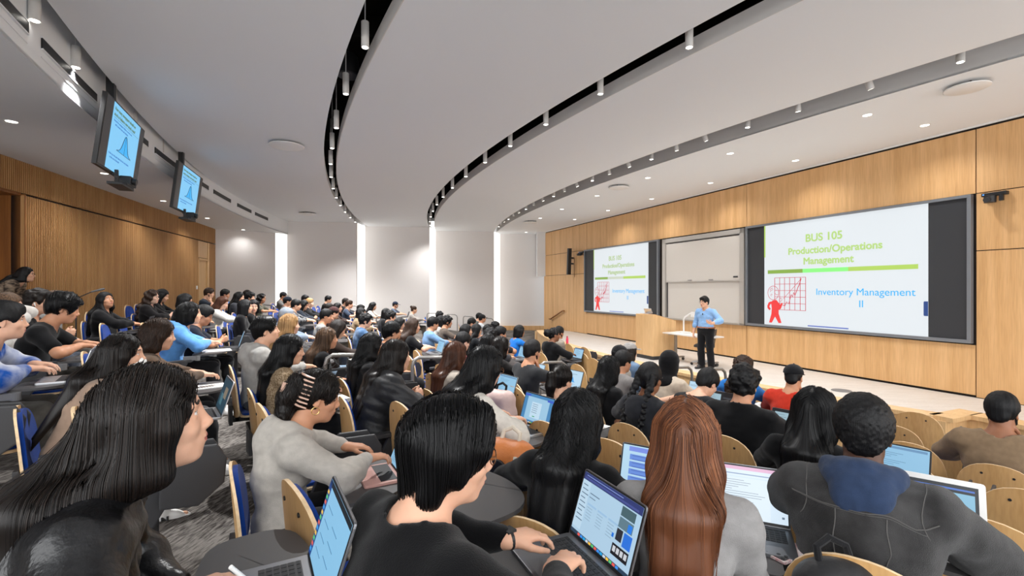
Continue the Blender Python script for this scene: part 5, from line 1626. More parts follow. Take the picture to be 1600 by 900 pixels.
def scarf_mesh(r, h=.008, hood=False):
    sh = r.nb - r.d2 * .05
    lo = np.minimum(r.H - .2, sh - .24); hi = np.maximum(r.H + .2, sh + v3(.22, .26, 0))
    F = Field(*[axis(lo[j], hi[j], h) for j in range(3)]); R = r.R3.T
    F.el(r.hp(-.016, 0, .026), (.120, .096, .112), R, .01)
    F.rc(r.hp(-.03, 0, -.04), r.nb + r.d2 * .02, .088, .10, .04)
    F.el(r.hp(.0, 0, -.07), (.085, .08, .07), R, .04)
    if not hood:
        F.el(sh + r.d2 * .02, (.13, .19, .085), np.array([r.fw, r.lat, r.d2]), .05)
        F.rc(sh + r.fw * .06, sh + r.fw * .11 - r.d2 * .16, .08, .05, .05)
    F.el(r.hp(.118, 0, -.008), (.075, .062, .088), R, .014, True)
    V, Q = F.mesh(); N = vnormals(V, Q)
    V = V + N * (.016 * fbm(V * np.array([9, 9, 20]) + 4, 3))[:, None]
    return V, Q

# ------------------------------------------------------------------ the audience
TOPNAME = dict(tee='t_shirt', tank='tank_top', sweater='sweater', shirt='shirt', hoodie='hoodie', jacket='jacket', puffer='puffer_jacket', cardigan='cardigan')
def cloth_mat(col, kind='cloth'):
    n = 'fabric_%s_%d_%d_%d' % ((kind,) + tuple(col))
    if kind == 'leather': return mat(n, srgb(*col), .3, spec=.6, bump=.25, bscale=55)
    if kind == 'denim': return mat(n, srgb(*col), .9, spec=.1, bump=.5, bscale=420, col2=srgb(*[min(255, c + 34) for c in col]), vscale=7, sheen=.2)
    if kind == 'tiedye': return mat(n, srgb(*col), .9, spec=.1, bump=.3, bscale=300, col2=srgb(214, 216, 220), vscale=4.5)
    if kind == 'knit': return mat(n, srgb(*col), .95, spec=.05, bump=1.0, bscale=170, col2=srgb(*[min(255, c + 70) for c in col]), vscale=90)
    if kind == 'fur': return mat(n, srgb(*col), .95, spec=.05, bump=1.0, bscale=60, col2=srgb(170, 150, 130), vscale=10, stretch=(1, 1, 3))
    if kind == 'plaid': return mat(n, srgb(*col), .9, spec=.1, bump=.3, bscale=300, col2=srgb(150, 150, 152), vscale=16)
    if kind == 'nylon': return mat(n, srgb(*col), .5, spec=.4, bump=.25, bscale=40, sheen=.1)
    return mat(n, srgb(*col), .92, spec=.12, bump=.3, bscale=380, var=.07, vscale=30, sheen=.12)
_CACHE = {}
def cached(key, fn):
    if key not in _CHECK: _CHECK[key] = fn()
    return _CHECK[key]
_CHECK = _CACHE
PEOPLE = []
def add(px, yt, h, hair, hc, top, col, tone, fem, arms, label, short, **kw):
    PEOPLE.append(dict(px=px, yt=yt, h=h, hair=hair, hc=hc, top=top, col=col, tone=tone, fem=fem, arms=arms, label=label, short=short, **kw))
BK, NV, DG, WH, GY = (12, 12, 14), (26, 32, 46), (52, 52, 55), (214, 210, 204), (150, 147, 144)
# --- nearest people
add(252, 568, 167, 'vlong', 'dark', 'jacket', (13, 13, 15), 'fair', 1, 'write', 'woman in profile with very long dark hair and black leather jacket', 'the woman in black leather jacket', Y=1.07, ang=37, lean=7, hunch=18, ck='leather', strands=2600, lap=('space', 'notes'), fixz=1, pitch=-2, headfwd=.055, srad=.0010, lapworld=(-.555, 1.065), lapyaw=-8, tabx=.02, keys=1, L=(.22, .10, .66), R=(.20, -.20, .80))
add(710, 622, 160, 'curtain', 'black', 'sweater', (8, 8, 10), 'fair', 0, 'type', 'man with chin-length black hair and round glasses typing on a laptop in black sweater', 'the man with chin-length hair', Y=1.12, ang=42, lean=0, hunch=18, glasses='gold', strands=2000, lap=('space', 'web'), fixz=1, pitch=12, yaw=-20, keys=1, watch=1, lapyaw=-18, lapoff=(.51, -.03), tabx=.12, L=(.37, .08, .80), R=(.36, -.13, .80))
add(1072, 622, 150, 'long', 'red', 'sweater', (140, 138, 137), 'fair', 1, 'type', 'woman with long straight copper hair in a light grey sweatshirt', 'the woman with copper hair', Y=1.52, ang=66, lean=0, hunch=12, strands=2800, lap=('space', 'doc'), fixz=1, keys=1, lapoff=(.40, -.20), srad=.0011, tuck=1, bulk=.92)
add(1349, 617, 100, 'afro', 'black', 'jacket', (33, 32, 32), 'dark', 0, 'type', 'man in black denim jacket with navy hood and short afro hair', 'the man in black denim jacket', Y=1.72, ang=52, lean=10, hunch=18, ck='denim', hood=(44, 58, 84), lap=('white', 'quiz'), fixz=1, pitch=6, bulk=1.12, lapoff=(.35, -.21), seams=1)
add(500, 578, 80, 'claw', 'dark', 'hoodie', (176, 170, 162), 'tan', 1, 'write', 'woman in light grey hoodie, curly hair held by a claw clip, hoop earring', 'the woman with the claw clip', Y=2.2, ang=28, lean=-6, hunch=26, pitch=16, strands=900, wave=.7, clip=1, earring=1, sung=1, fixz=1, tab=('rose', 'doc'))
add(905, 607, 92, 'vlong', 'black', 'cardigan', BK, 'tan', 1, 'write', 'woman with long wavy black hair in black beside the orange backpack', 'the woman with long wavy black hair', Y=1.90, ang=56, lean=4, hunch=16, strands=1800, wave=.55, lap=('space', 'blocks'), lapoff=(.40, -.20), fixz=1)
add(760, 541, 66, 'vlong', 'black', 'sweater', (206, 200, 190), 'fair', 1, 'type', 'woman with long black hair and glasses typing, in a cream sweatshirt', 'the woman in cream sweatshirt', Y=2.90, ang=36, lean=8, hunch=18, pitch=18, strands=1500, glasses='gold', lap=('alu', 'form'), keys=1, lapoff=(.42, -.04), fixz=1)
add(622, 530, 46, 'long', 'dark', 'puffer', (22, 22, 25), 'fair', 1, 'phone', 'woman with dark hair in black puffer jacket holding a phone', 'the woman in black puffer jacket', Y=3.65, ang=32, lean=8, hunch=14, strands=700, ck='nylon')
add(416, 494, 41, 'short', 'black', 'hoodie', (166, 164, 160), 'fair', 0, 'write', 'young man in light grey hoodie with short black hair', 'the man in light grey hoodie', Y=4.4, strands=500, pitch=-4)
add(455, 522, 43, 'vlong', 'black', 'cardigan', (120, 98, 70), 'fair', 1, 'write', 'woman with long black hair in a brown and cream knitted cardigan', 'the woman in knitted cardigan', Y=4.05, ck='knit', strands=800)
add(298, 472, 31, 'bob', 'black', 'hoodie', (96, 152, 214), 'fair', 1, 'write', 'woman with a black bob in sky blue sweatshirt', 'the woman in sky blue sweatshirt', Y=5.7, lean=8, hunch=14, strands=300)
add(250, 498, 50, 'wavy', 'brown', 'sweater', (92, 74, 60), 'fair', 1, 'write', 'woman with wavy dark brown hair in brown top, seen in profile', 'the woman with wavy brown hair', Y=3.75, strands=800, wave=.5)
add(200, 521, 50, 'vlong', 'dark', 'sweater', (150, 126, 108), 'fair', 1, 'write', 'woman with long dark hair and white face mask in tan jacket', 'the woman with the face mask', Y=2.95, lean=14, hunch=14, mask=1, strands=1000, lap=('alu', 'wall'), lapoff=(.58, -.16), tabx=.16, newb=1, legs='cross', trous=(16, 16, 18), shoes='white')
add(100, 458, 42, 'messy', 'black', 'tee', (14, 14, 16), 'tan', 0, 'type', 'young man with tousled black hair in black tee typing', 'the man with tousled hair', Y=4.3, pitch=18, lean=8, hunch=16, lap=('space', 'text'), strands=300)
add(12, 471, 58, 'short', 'black', 'hoodie', (26, 74, 150), 'fair', 0, 'type', 'man in blue and white tie-dye hoodie at the row end', 'the man in tie-dye hoodie', Y=3.15, ck='tiedye', lap=('alu', 'text'), lean=12, hunch=14, legs='out', lapoff=(.46, -.04), tabx=.06)
add(60, 453, 34, 'messy', 'dark', 'tee', (24, 24, 26), 'fair', 0, 'phone', 'young man with brown-tipped curls and white earbud in black tee', 'the man with white earbud', Y=5.3, bud=1)
add(14, 458, 32, 'bob', 'ombre', 'sweater', (216, 212, 206), 'fair', 1, 'headback', 'woman in white top with highlighted hair, elbow raised and hands behind her head', 'the woman with raised elbow', Y=5.0)
add(44, 417, 24, 'long', 'black', 'cardigan', (62, 54, 50), 'fair', 1, 'lap', 'woman with black hair and glasses standing bent forward before the slatted wall', 'the woman standing bent', Y=7.1, stand=1, ck='fur', lean=38, hunch=14, glasses='dark', pitch=2, ang=22, nochair=1)
add(88, 455, 28, 'short', 'ombre', 'hoodie', (128, 126, 124), 'fair', 0, 'lap', 'person in grey hoodie mostly hidden behind the man with tousled hair', 'the person in grey hoodie behind', Y=6.6)
add(165, 456, 22, 'front', 'black', 'jacket', (20, 20, 22), 'tan', 1, 'write', 'woman in black jacket looking up with long black hair over both shoulders', 'the woman looking up', Y=8.0, yaw=-38, pitch=-16, lap=('black', 'dark'))
add(238, 453, 19, 'wavy', 'brown', 'jacket', (24, 22, 23), 'pale', 1, 'phone', 'woman with curly auburn hair and glasses in black puffy coat', 'the woman with auburn curls', Y=9.3, glasses='dark', lap=('black', 'dark'), yaw=-12)
add(254, 452, 17, 'mid', 'black', 'sweater', BK, 'fair', 1, 'phone', 'woman with dark hair in black looking down at her phone near the wall', 'the woman looking at her phone', Y=10.2, pitch=20)
add(290, 459, 20, 'bob', 'black', 'sweater', (24, 24, 27), 'fair', 1, 'write', 'person with black bowl-cut hair and glasses before the wooden door', 'the person with bowl-cut hair', Y=8.9, glasses='dark', pitch=12)
add(319, 477, 26, 'short', 'black', 'tee', (30, 34, 46), 'tan', 0, 'phone', 'man with glasses in navy tee looking down at a tablet computer', 'the man reading in navy tee', Y=6.6, glasses='dark', pitch=24, lap=('black', 'text'))
add(327, 450, 17, 'short', 'brown', 'tee', (44, 50, 60), 'fair', 0, 'chin', 'bearded man with brown hair in slate tee, hand against his face', 'the bearded man in slate tee', Y=10.6, beard=1)
add(352, 452, 15, 'short', 'black', 'tee', (46, 122, 208), 'tan', 0, 'type', 'man in bright blue tee near the back corner', 'the man in bright blue tee', Y=11.8, yaw=10)
add(348, 463, 19, 'long', 'auburn', 'sweater', (206, 203, 198), 'pale', 1, 'write', 'woman with long auburn hair in white sweater writing on her tablet arm', 'the woman writing in white', Y=8.8, pitch=24, lap=('black', 'text'))
add(374, 456, 14, 'long', 'black', 'jacket', (58, 60, 66), 'fair', 1, 'lap', 'woman with long black hair in slate jacket near the grey wall', 'the woman in slate jacket', Y=12.5)
add(387, 453, 13, 'long', 'dark', 'jacket', (52, 50, 52), 'fair', 1, 'lap', 'woman with dark hair farthest back against the first grey wall panel', 'the woman farthest back', Y=13.6)
add(391, 457, 14, 'messy', 'black', 'jacket', (44, 44, 48), 'fair', 0, 'lap', 'young man with a black fringe in charcoal jacket', 'the man with black fringe', Y=12.2, yaw=-10)
add(409, 459, 14, 'wavy', 'black', 'tee', (92, 92, 80), 'tan', 1, 'type', 'woman with curly black hair and glasses in olive top', 'the woman in olive top', Y=12.0, glasses='dark')
add(384, 468, 18, 'mid', 'black', 'sweater', (22, 22, 24), 'fair', 1, 'lap', 'woman in black, profile, sitting next to a friend who turns to the camera', 'the woman beside her friend', Y=9.7)
add(396, 468, 19, 'long', 'black', 'sweater', (18, 18, 20), 'pale', 1, 'lap', 'young woman in black sweatshirt turning her face to the camera', 'the woman facing the camera', Y=9.2, yaw=-75)
add(443, 456, 12, 'short', 'black', 'tee', (112, 110, 108), 'tan', 0, 'type', 'man in dark cap and grey tee in front of the first light strip', 'the man by the first strip', Y=14.2, cap=(44, 44, 48))
add(450, 463, 15, 'short', 'black', 'tee', (74, 72, 72), 'fair', 0, 'type', 'man in navy cap and dark grey tee', 'the man in navy cap', Y=12.2, cap=(28, 34, 46))
add(463, 468, 16, 'short', 'black', 'shirt', (40, 42, 46), 'fair', 0, 'type', 'young man in black and white checked shirt', 'the man in checked shirt', Y=11.2, ck='plaid')
add(475, 469, 14, 'mid', 'black', 'jacket', (40, 46, 56), 'fair', 1, 'phone', 'woman with black hair in dark blue jacket looking down', 'the woman in dark blue jacket', Y=12.2, pitch=18)
add(477, 461, 11, 'short', 'black', 'sweater', (60, 58, 58), 'tan', 0, 'lap', 'man with a dark beard far back near the first strip', 'the man far back', Y=15.0, beard=1)
add(484, 466, 13, 'short', 'blonde', 'hoodie', (28, 28, 30), 'pale', 0, 'type', 'person with short blonde hair in black hoodie at a small laptop', 'the blonde person in black', Y=13.2, lap=('space', 'text'))
add(449, 480, 22, 'none', 'black', 'hoodie', (118, 132, 150), 'fair', 0, 'type', 'person with grey-blue patterned hood up, typing', 'the person in patterned hood', Y=7.8, hoodup=(128, 142, 158), lap=('space', 'text'), trous=(96, 122, 150))
add(453, 490, 29, 'long', 'blonde', 'jacket', (60, 60, 60), 'pale', 1, 'type', 'woman with straight blonde hair in dark jacket', 'the blonde woman', Y=6.1, strands=300)
add(513, 462, 12, 'short', 'black', 'tee', (28, 28, 30), 'fair', 0, 'lap', 'man with short black hair in black tee, upright in the last rows', 'the upright man in black', Y=14.5)
add(514, 474, 14, 'short', 'dark', 'sweater', (46, 44, 44), 'fair', 0, 'type', 'person with dark hair partly behind a woman with black hair', 'the person partly hidden', Y=12.4)
add(528, 473, 15, 'long', 'black', 'cardigan', (56, 42, 38), 'fair', 1, 'type', 'woman with straight black hair in dark brown cardigan', 'the woman in brown cardigan', Y=11.9)
add(540, 466, 15, 'short', 'dark', 'jacket', (30, 30, 32), 'fair', 0, 'type', 'man with brown hair and glasses in black jacket by the wall', 'the man in black jacket by the wall', Y=13.2, glasses='dark')
add(546, 469, 12, 'short', 'brown', 'tee', (60, 70, 88), 'fair', 0, 'type', 'person in slate blue shirt just behind the man with glasses', 'the person in slate blue', Y=14.4)
add(522, 479, 18, 'short', 'black', 'hoodie', (70, 48, 42), 'fair', 0, 'type', 'man in maroon cap and brown hoodie looking down', 'the man in maroon cap', Y=9.9, cap=(70, 46, 46), pitch=16)
add(510, 483, 20, 'fade', 'black', 'tee', (150, 150, 148), 'tan', 0, 'type', 'young man with short hair in grey tee in profile', 'the man in grey tee', Y=9.0)
add(513, 511, 26, 'vlong', 'ombre', 'sweater', BK, 'tan', 1, 'lap', 'woman with ombre hair in black sweater beside the aisle carpet', 'the woman with ombre hair', Y=6.6, strands=300)
add(529, 500, 23, 'long', 'dark', 'sweater', (50, 40, 36), 'fair', 1, 'write', 'woman with long dark hair bending over her notes', 'the woman over her notes', Y=7.5, pitch=26, trous=(110, 130, 150))
add(565, 481, 17, 'mid', 'black', 'jacket', (150, 128, 100), 'fair', 0, 'type', 'person with dark hair in camel jacket', 'the person in camel jacket', Y=10.5)
add(571, 490, 20, 'messy', 'black', 'jacket', (62, 92, 128), 'fair', 0, 'type', 'young man with black hair in blue denim jacket', 'the man in denim jacket', Y=8.9, ck='denim')
add(564, 476, 13, 'short', 'black', 'tee', (60, 58, 60), 'fair', 0, 'type', 'person with dark hair just below the second light strip', 'the person below the second strip', Y=13.2)
add(583, 472, 14, 'long', 'black', 'tee', (204, 200, 194), 'fair', 1, 'type', 'woman with black hair in white tee at the far side', 'the woman in white tee', Y=12.6, pitch=14)
add(618, 471, 12, 'short', 'dark', 'tee', (86, 98, 116), 'fair', 0, 'type', 'bearded man in navy cap and blue-grey tee at the far side', 'the bearded man in navy cap', Y=15.6, cap=(36, 46, 66), beard=1, lap=('space', 'text'))
add(604, 482, 15, 'mid', 'black', 'sweater', (40, 40, 42), 'fair', 1, 'lap', 'woman with dark hair partly behind a boy in white tee', 'the woman behind the boy', Y=12.0)
add(611, 486, 17, 'messy', 'black', 'tee', (196, 194, 190), 'fair', 0, 'type', 'boy with thick black hair in white tee', 'the boy in white tee', Y=10.4)
add(625, 496, 18, 'long', 'black', 'shirt', (70, 92, 100), 'fair', 1, 'lap', 'woman with black hair in a teal blouse, looking down', 'the woman in teal blouse', Y=9.6, pitch=16)
add(647, 478, 13, 'bun', 'brown', 'sweater', (158, 152, 146), 'fair', 1, 'write', 'woman with a low bun in light grey sweater near the far wall', 'the woman with a low bun', Y=14.4, lap=('alu', 'text'))
add(613, 502, 30, 'fade', 'black', 'shirt', (44, 46, 52), 'tan', 0, 'lap', 'young man with thick-framed glasses and black hair, collar open', 'the man with thick-framed glasses', Y=5.6, glasses='dark', strands=200)
add(646, 497, 23, 'long', 'brown', 'tee', (20, 20, 22), 'fair', 1, 'type', 'woman with long brown hair in black tee, arm on the tablet', 'the woman with brown hair', Y=7.6, lap=('alu', 'text'))
add(582, 520, 38, 'vlong', 'black', 'sweater', (20, 20, 22), 'tan', 1, 'lap', 'woman with long black hair and bare ear in black sweater, profile', 'the woman in profile in black', Y=4.75, strands=800)
add(677, 495, 21, 'short', 'black', 'shirt', (112, 146, 186), 'tan', 0, 'type', 'man in light denim blue shirt typing', 'the man in light denim shirt', Y=8.4)
add(687, 487, 14, 'messy', 'black', 'tee', (90, 90, 92), 'fair', 0, 'lap', 'person with dark hair under the third light strip', 'the person under the third strip', Y=12.6)
add(690, 493, 17, 'mid', 'black', 'shirt', (196, 194, 190), 'fair', 1, 'type', 'woman in striped pale blouse between two men', 'the woman in pale blouse', Y=10.6)
add(699, 494, 19, 'messy', 'black', 'tee', (96, 86, 78), 'tan', 0, 'type', 'man with a full dark beard in taupe tee', 'the man with a full dark beard', Y=9.6, beard=1, lap=('alu', 'text'))
add(737, 497, 15, 'short', 'black', 'tee', (44, 56, 76), 'fair', 0, 'write', 'man with black hair in navy tee looking down', 'the man in navy looking down', Y=11.6, pitch=20)
add(749, 489, 11, 'short', 'black', 'tee', (92, 96, 92), 'fair', 0, 'lap', 'person with dark hair behind the capped man near the fourth strip', 'the person behind the capped man', Y=15.5)
add(754, 491, 13, 'short', 'black', 'tee', (188, 192, 196), 'tan', 0, 'type', 'man in black cap and white tee near the fourth light strip', 'the man in cap and white tee', Y=13.6, cap=(30, 30, 33))
add(729, 506, 19, 'long', 'black', 'sweater', (30, 28, 28), 'fair', 1, 'lap', 'woman with a dark head of straight hair beside a woman in black tee', 'the woman with straight dark hair', Y=9.2)
add(745, 506, 18, 'long', 'black', 'tee', (24, 26, 30), 'fair', 1, 'write', 'woman with black hair and glasses in black tee', 'the woman with glasses in black tee', Y=9.5, glasses='dark')
add(763, 507, 16, 'short', 'black', 'tee', (60, 60, 64), 'tan', 0, 'lap', 'person with short black hair before the fourth light strip', 'the person before the fourth strip', Y=11.0)
add(774, 503, 15, 'messy', 'black', 'tee', (80, 78, 76), 'fair', 0, 'lap', 'person with black hair next to the man resting forehead on hand', 'the person in the far row', Y=12.0)
add(767, 513, 19, 'messy', 'black', 'hoodie', (48, 48, 52), 'fair', 0, 'type', 'person with dark messy hair in charcoal hoodie', 'the person in charcoal hoodie', Y=9.0)
add(782, 510, 21, 'short', 'black', 'tee', (40, 40, 44), 'tan', 0, 'chin', 'man resting his forehead on one hand with bare forearm', 'the man with hand on forehead', Y=8.2, lap=('alu', 'text'), pitch=12)
add(812, 508, 20, 'bob', 'black', 'tee', (34, 120, 214), 'tan', 1, 'write', 'woman with a black bob in bright blue top near the stage steps', 'the woman in bright blue top', Y=9.0, ang=30)
add(764, 521, 27, 'long', 'black', 'sweater', (24, 24, 26), 'fair', 1, 'lap', 'woman with sleek black hair in profile before the bare-armed man', 'the woman with sleek hair', Y=6.4, strands=200)
add(783, 525, 30, 'vlong', 'dark', 'cardigan', (22, 20, 20), 'tan', 1, 'type', 'woman with long dark hair seen from behind, laptop open', 'the woman with dark hair from behind', Y=6.0, strands=300, lap=('alu', 'chart'))
add(724, 519, 25, 'short', 'black', 'cardigan', (104, 38, 40), 'pale', 1, 'phone', 'person with dark hair pinned back in maroon cardigan', 'the person in maroon cardigan', Y=6.9, glasses='dark', pitch=18)
add(713, 534, 34, 'vlong', 'auburn', 'jacket', (178, 168, 156), 'fair', 1, 'type', 'woman with long auburn hair in cream jacket', 'the woman with long auburn hair', Y=5.0, strands=600, lap=('alu', 'text'), lapoff=(.42, -.1))
add(832, 531, 32, 'fade', 'black', 'tee', (46, 47, 49), 'tan', 0, 'chin', 'bearded man with fade haircut and glasses resting chin on his fist', 'the bearded man with fade haircut', Y=5.4, glasses='gold', beard=1, lap=('space', 'chart'), lapoff=(.40, -.1), bulk=1.08)
add(866, 512, 26, 'puff', 'black', 'hoodie', (20, 20, 22), 'brown', 1, 'type', 'woman with black hair puff and black hoodie at a dark laptop', 'the woman with the hair puff', Y=6.9, lap=('black', 'off'), headband=1)
add(874, 510, 20, 'short', 'black', 'jacket', (150, 140, 128), 'tan', 0, 'lap', 'bearded man in beige jacket leaning back close to the stage', 'the man in beige jacket', Y=8.9, beard=1, yaw=10)
add(878, 570, 40, 'pony', 'dark', 'sweater', (182, 172, 160), 'fair', 1, 'write', 'woman with a long dark ponytail in oatmeal sweater', 'the woman with a ponytail', Y=4.1, strands=500)
add(952, 556, 37, 'vlong', 'black', 'tee', (22, 22, 24), 'tan', 1, 'lap', 'woman with long curly black hair in black tee from behind', 'the woman with curly black hair', Y=4.2, strands=900, wave=.9, curl=1)
add(974, 548, 30, 'short', 'black', 'shirt', (126, 122, 120), 'tan', 0, 'lap', 'man with slick black hair in grey shirt', 'the man in grey shirt', Y=5.2)
add(969, 539, 24, 'short', 'black', 'shirt', (150, 146, 140), 'fair', 0, 'lap', 'man in black flat-topped cap close to the lectern', 'the man in black cap', Y=6.6, cap=(26, 26, 28))
add(985, 535, 25, 'long', 'dark', 'jacket', (84, 108, 136), 'fair', 1, 'lap', 'woman in grey cap and denim jacket close to the lectern', 'the woman in grey cap', Y=6.8, cap=(150, 147, 144), ck='denim')
add(1016, 566, 44, 'braids', 'black', 'hoodie', (38, 39, 43), 'brown', 1, 'write', 'woman with two long braids in charcoal hoodie', 'the woman with braids', Y=3.75, strands=0, glasses='dark')
add(1047, 547, 32, 'none', 'black', 'jacket', (196, 182, 164), 'brown', 1, 'phone', 'woman in black head scarf and cream coat', 'the woman in black head scarf', Y=5.0, scarf=(16, 16, 18), lap=('black', 'chart'))
add(1106, 576, 30, 'short', 'black', 'tank', (30, 31, 33), 'fair', 1, 'write', 'woman in black sleeveless top bending over her notes, dark hair tied up', 'the woman in black sleeveless top', Y=4.4, lean=24, hunch=26, pitch=34, lap=('space', 'dark'))
add(1162, 556, 33, 'curly_long', 'brown', 'sweater', (40, 116, 194), 'pale', 1, 'write', 'woman with frizzy light brown hair in bright blue sweater in front row', 'the woman in bright blue sweater', Y=4.9)
add(1163, 572, 44, 'messy', 'black', 'jacket', (11, 11, 13), 'tan', 0, 'type', 'broad man with short curly black hair in plain black jacket', 'the broad man in plain black jacket', Y=3.35, bulk=1.15, lap=('space', 'dark'), strands=0, lapoff=(.42, -.12))
add(1240, 569, 34, 'undercap', 'black', 'sweater', (190, 52, 34), 'tan', 0, 'chin', 'man in red sweater and backward black cap in the front row', 'the man in red sweater', Y=4.9, cap=(22, 23, 26), bulk=1.05, lap=('space', 'text'))
add(1274, 605, 70, 'vlong', 'black', 'sweater', (14, 14, 16), 'fair', 1, 'type', 'woman with smooth waist-length black hair in black, from behind', 'the woman with waist-length hair', Y=2.5, strands=1500, lean=-1, lap=('black', 'text'), lapoff=(.46, -.25))
add(1392, 652, 60, 'none', 'black', 'sweater', (40, 40, 44), 'fair', 0, 'lap', '', '', skip=1)
add(1566, 613, 52, 'fade', 'black', 'hoodie', (132, 110, 86), 'brown', 0, 'chin', 'man with fade haircut in brown fleece by the wooden ledge', 'the man in brown fleece', Y=3.25, beard=1, bulk=1.12, top2='sweater')

BUSY = []
def crowd(px_, py_, pa_, X, Y):
    """how far a seat at each (X, Y) cuts into the others: 0 free"""
    dx, dy = X[:, None] - px_[None], Y[:, None] - py_[None]
    c, s_ = np.cos(pa_)[None], np.sin(pa_)[None]
    f, l = dx * c + dy * s_, -dx * s_ + dy * c
    q = ((np.abs(f) / .83) ** 4 + (np.abs(l) / .56) ** 4) ** .25
    return (np.clip(1 - q, 0, 1) ** 2).sum(1)
def settle_all():
    """where along its view ray each person sits: head size, floor height and room for the chairs decide"""
    C = []
    for i, p in enumerate(PEOPLE):
        if p.get('skip'): continue
        r = p['r']; tx, tz = px_ray(p['px'], p['yt']); top = r.H[2] + .135
        Yh = p.get('Y') or .245 * F_PX / p['h']
        w, tol = (.05, .02) if p.get('fixz') else ((.13, .06) if Yh < 4.5 else (.28, .13))
        Y = np.exp(np.linspace(math.log(Yh) - w * 1.6, math.log(Yh) + w * 1.6, 121)); X = tx * Y
        A = np.array([math.radians(p['ang']) if 'ang' in p else row_angle(x, y) for x, y in zip(X, Y)])
        RX = X - (r.H[0] * np.cos(A) - r.H[1] * np.sin(A)); RY = Y - (r.H[0] * np.sin(A) + r.H[1] * np.cos(A))
        SCL = (CAM_Z + tz * Y - np.array([floor_z(x, y) for x, y in zip(RX, RY)])) / top
        base = ((SCL - .985) / .035) ** 2 + (np.log(Y / Yh) / tol) ** 2
        C.append([p, Y, RX, RY, A, SCL, base, int(base.argmin())])
    for sweep in range(8):
        for k, c in enumerate(C):
            if c[0].get('stand'): continue
            o = [d for j, d in enumerate(C) if j != k and not d[0].get('stand')]
            cost = c[6] + 160 * crowd(np.array([d[2][d[7]] for d in o]), np.array([d[3][d[7]] for d in o]), np.array([d[4][d[7]] for d in o]), c[2], c[3])
            c[7] = int(cost.argmin())
    for p, Y, RX, RY, A, SCL, base, k in C:
        p['sol'] = (Y[k], SCL[k], RX[k], RY[k], A[k])
def wristwatch(t, r):
    W, f = r.WL, r.fl
    m = MB(); u = nrm(np.cross(f, v3(0, 0, 1))); w = np.cross(u, f)
    m.tube([Vector(W + f * .004 + (u * math.cos(a) * .030 + w * math.sin(a) * .024)) for a in [2 * math.pi * i / 18 for i in range(18)]], .008, 6, closed=True)
    m.box(Vector(W + f * .004 + np.array([0, 0, .026])), (.034, .034, .009))
    m.build('wristwatch', M_BLACK, t, bevel=.002)
def rig_of(p, idx):
    near = p.get('Y', 9) < 2.75; midr = p.get('Y', 9) < 5.2
    rnd = random.Random(idx * 7 + 3)
    yawv = p.get('yaw', 0 if near else rnd.choice((-10, 0, 8)))
    pitch = p.get('pitch', 8 if near else rnd.choice((4, 10)))
    lean = p.get('lean', -2 if midr else rnd.choice((-4, 2)))
    arms = p['arms']
    kw = dict(lean=lean, hunch=p.get('hunch', 10), yaw=yawv, pitch=pitch, fem=bool(p['fem']), arms=arms if arms != 'headback' else 'rest', legs=p.get('legs', 'sit'), bulk=p.get('bulk', 1.0), headfwd=p.get('headfwd', .03), stand=bool(p.get('stand')))
    if 'L' in p: kw['L'] = p['L']
    if 'R' in p: kw['R'] = p['R']
    if arms == 'headback': kw['L'] = (-.10, .10, 1.20); kw['R'] = (-.10, -.10, 1.20)
    if p.get('stand'): kw['L'] = (.34, .16, .72); kw['R'] = (.34, -.16, .72)
    r = Rig(**kw)
    if p.get('tuck'):
        for s_, S_, W_ in ((1, r.SL, r.WL), (-1, r.SR, r.WR)):
            E_, W2 = ik(S_, W_, .27, .245, v3(.1, .25 * s_, -1))
            if s_ > 0: r.EL = E_
            else: r.ER = E_
    if arms == 'headback':
        r.pl = v3(.5, .8, .1); r.pr = v3(.8, -.4, .1)
        r.EL, r.WL = ik(r.SL, r.H + v3(-.03, .11, -.02), .27, .245, r.pl); r.ER, r.WR = ik(r.SR, r.H + v3(-.03, -.11, -.02), .27, .245, r.pr)
        r.fl = nrm(v3(-.6, -.7, .2)); r.fr = nrm(v3(-.6, .7, .2)); r.ul = v3(-.5, .7, .2); r.ur = v3(-.5, -.7, .2)
    p.update(r=r, kw=kw, near=near, midr=midr, lean_=lean)
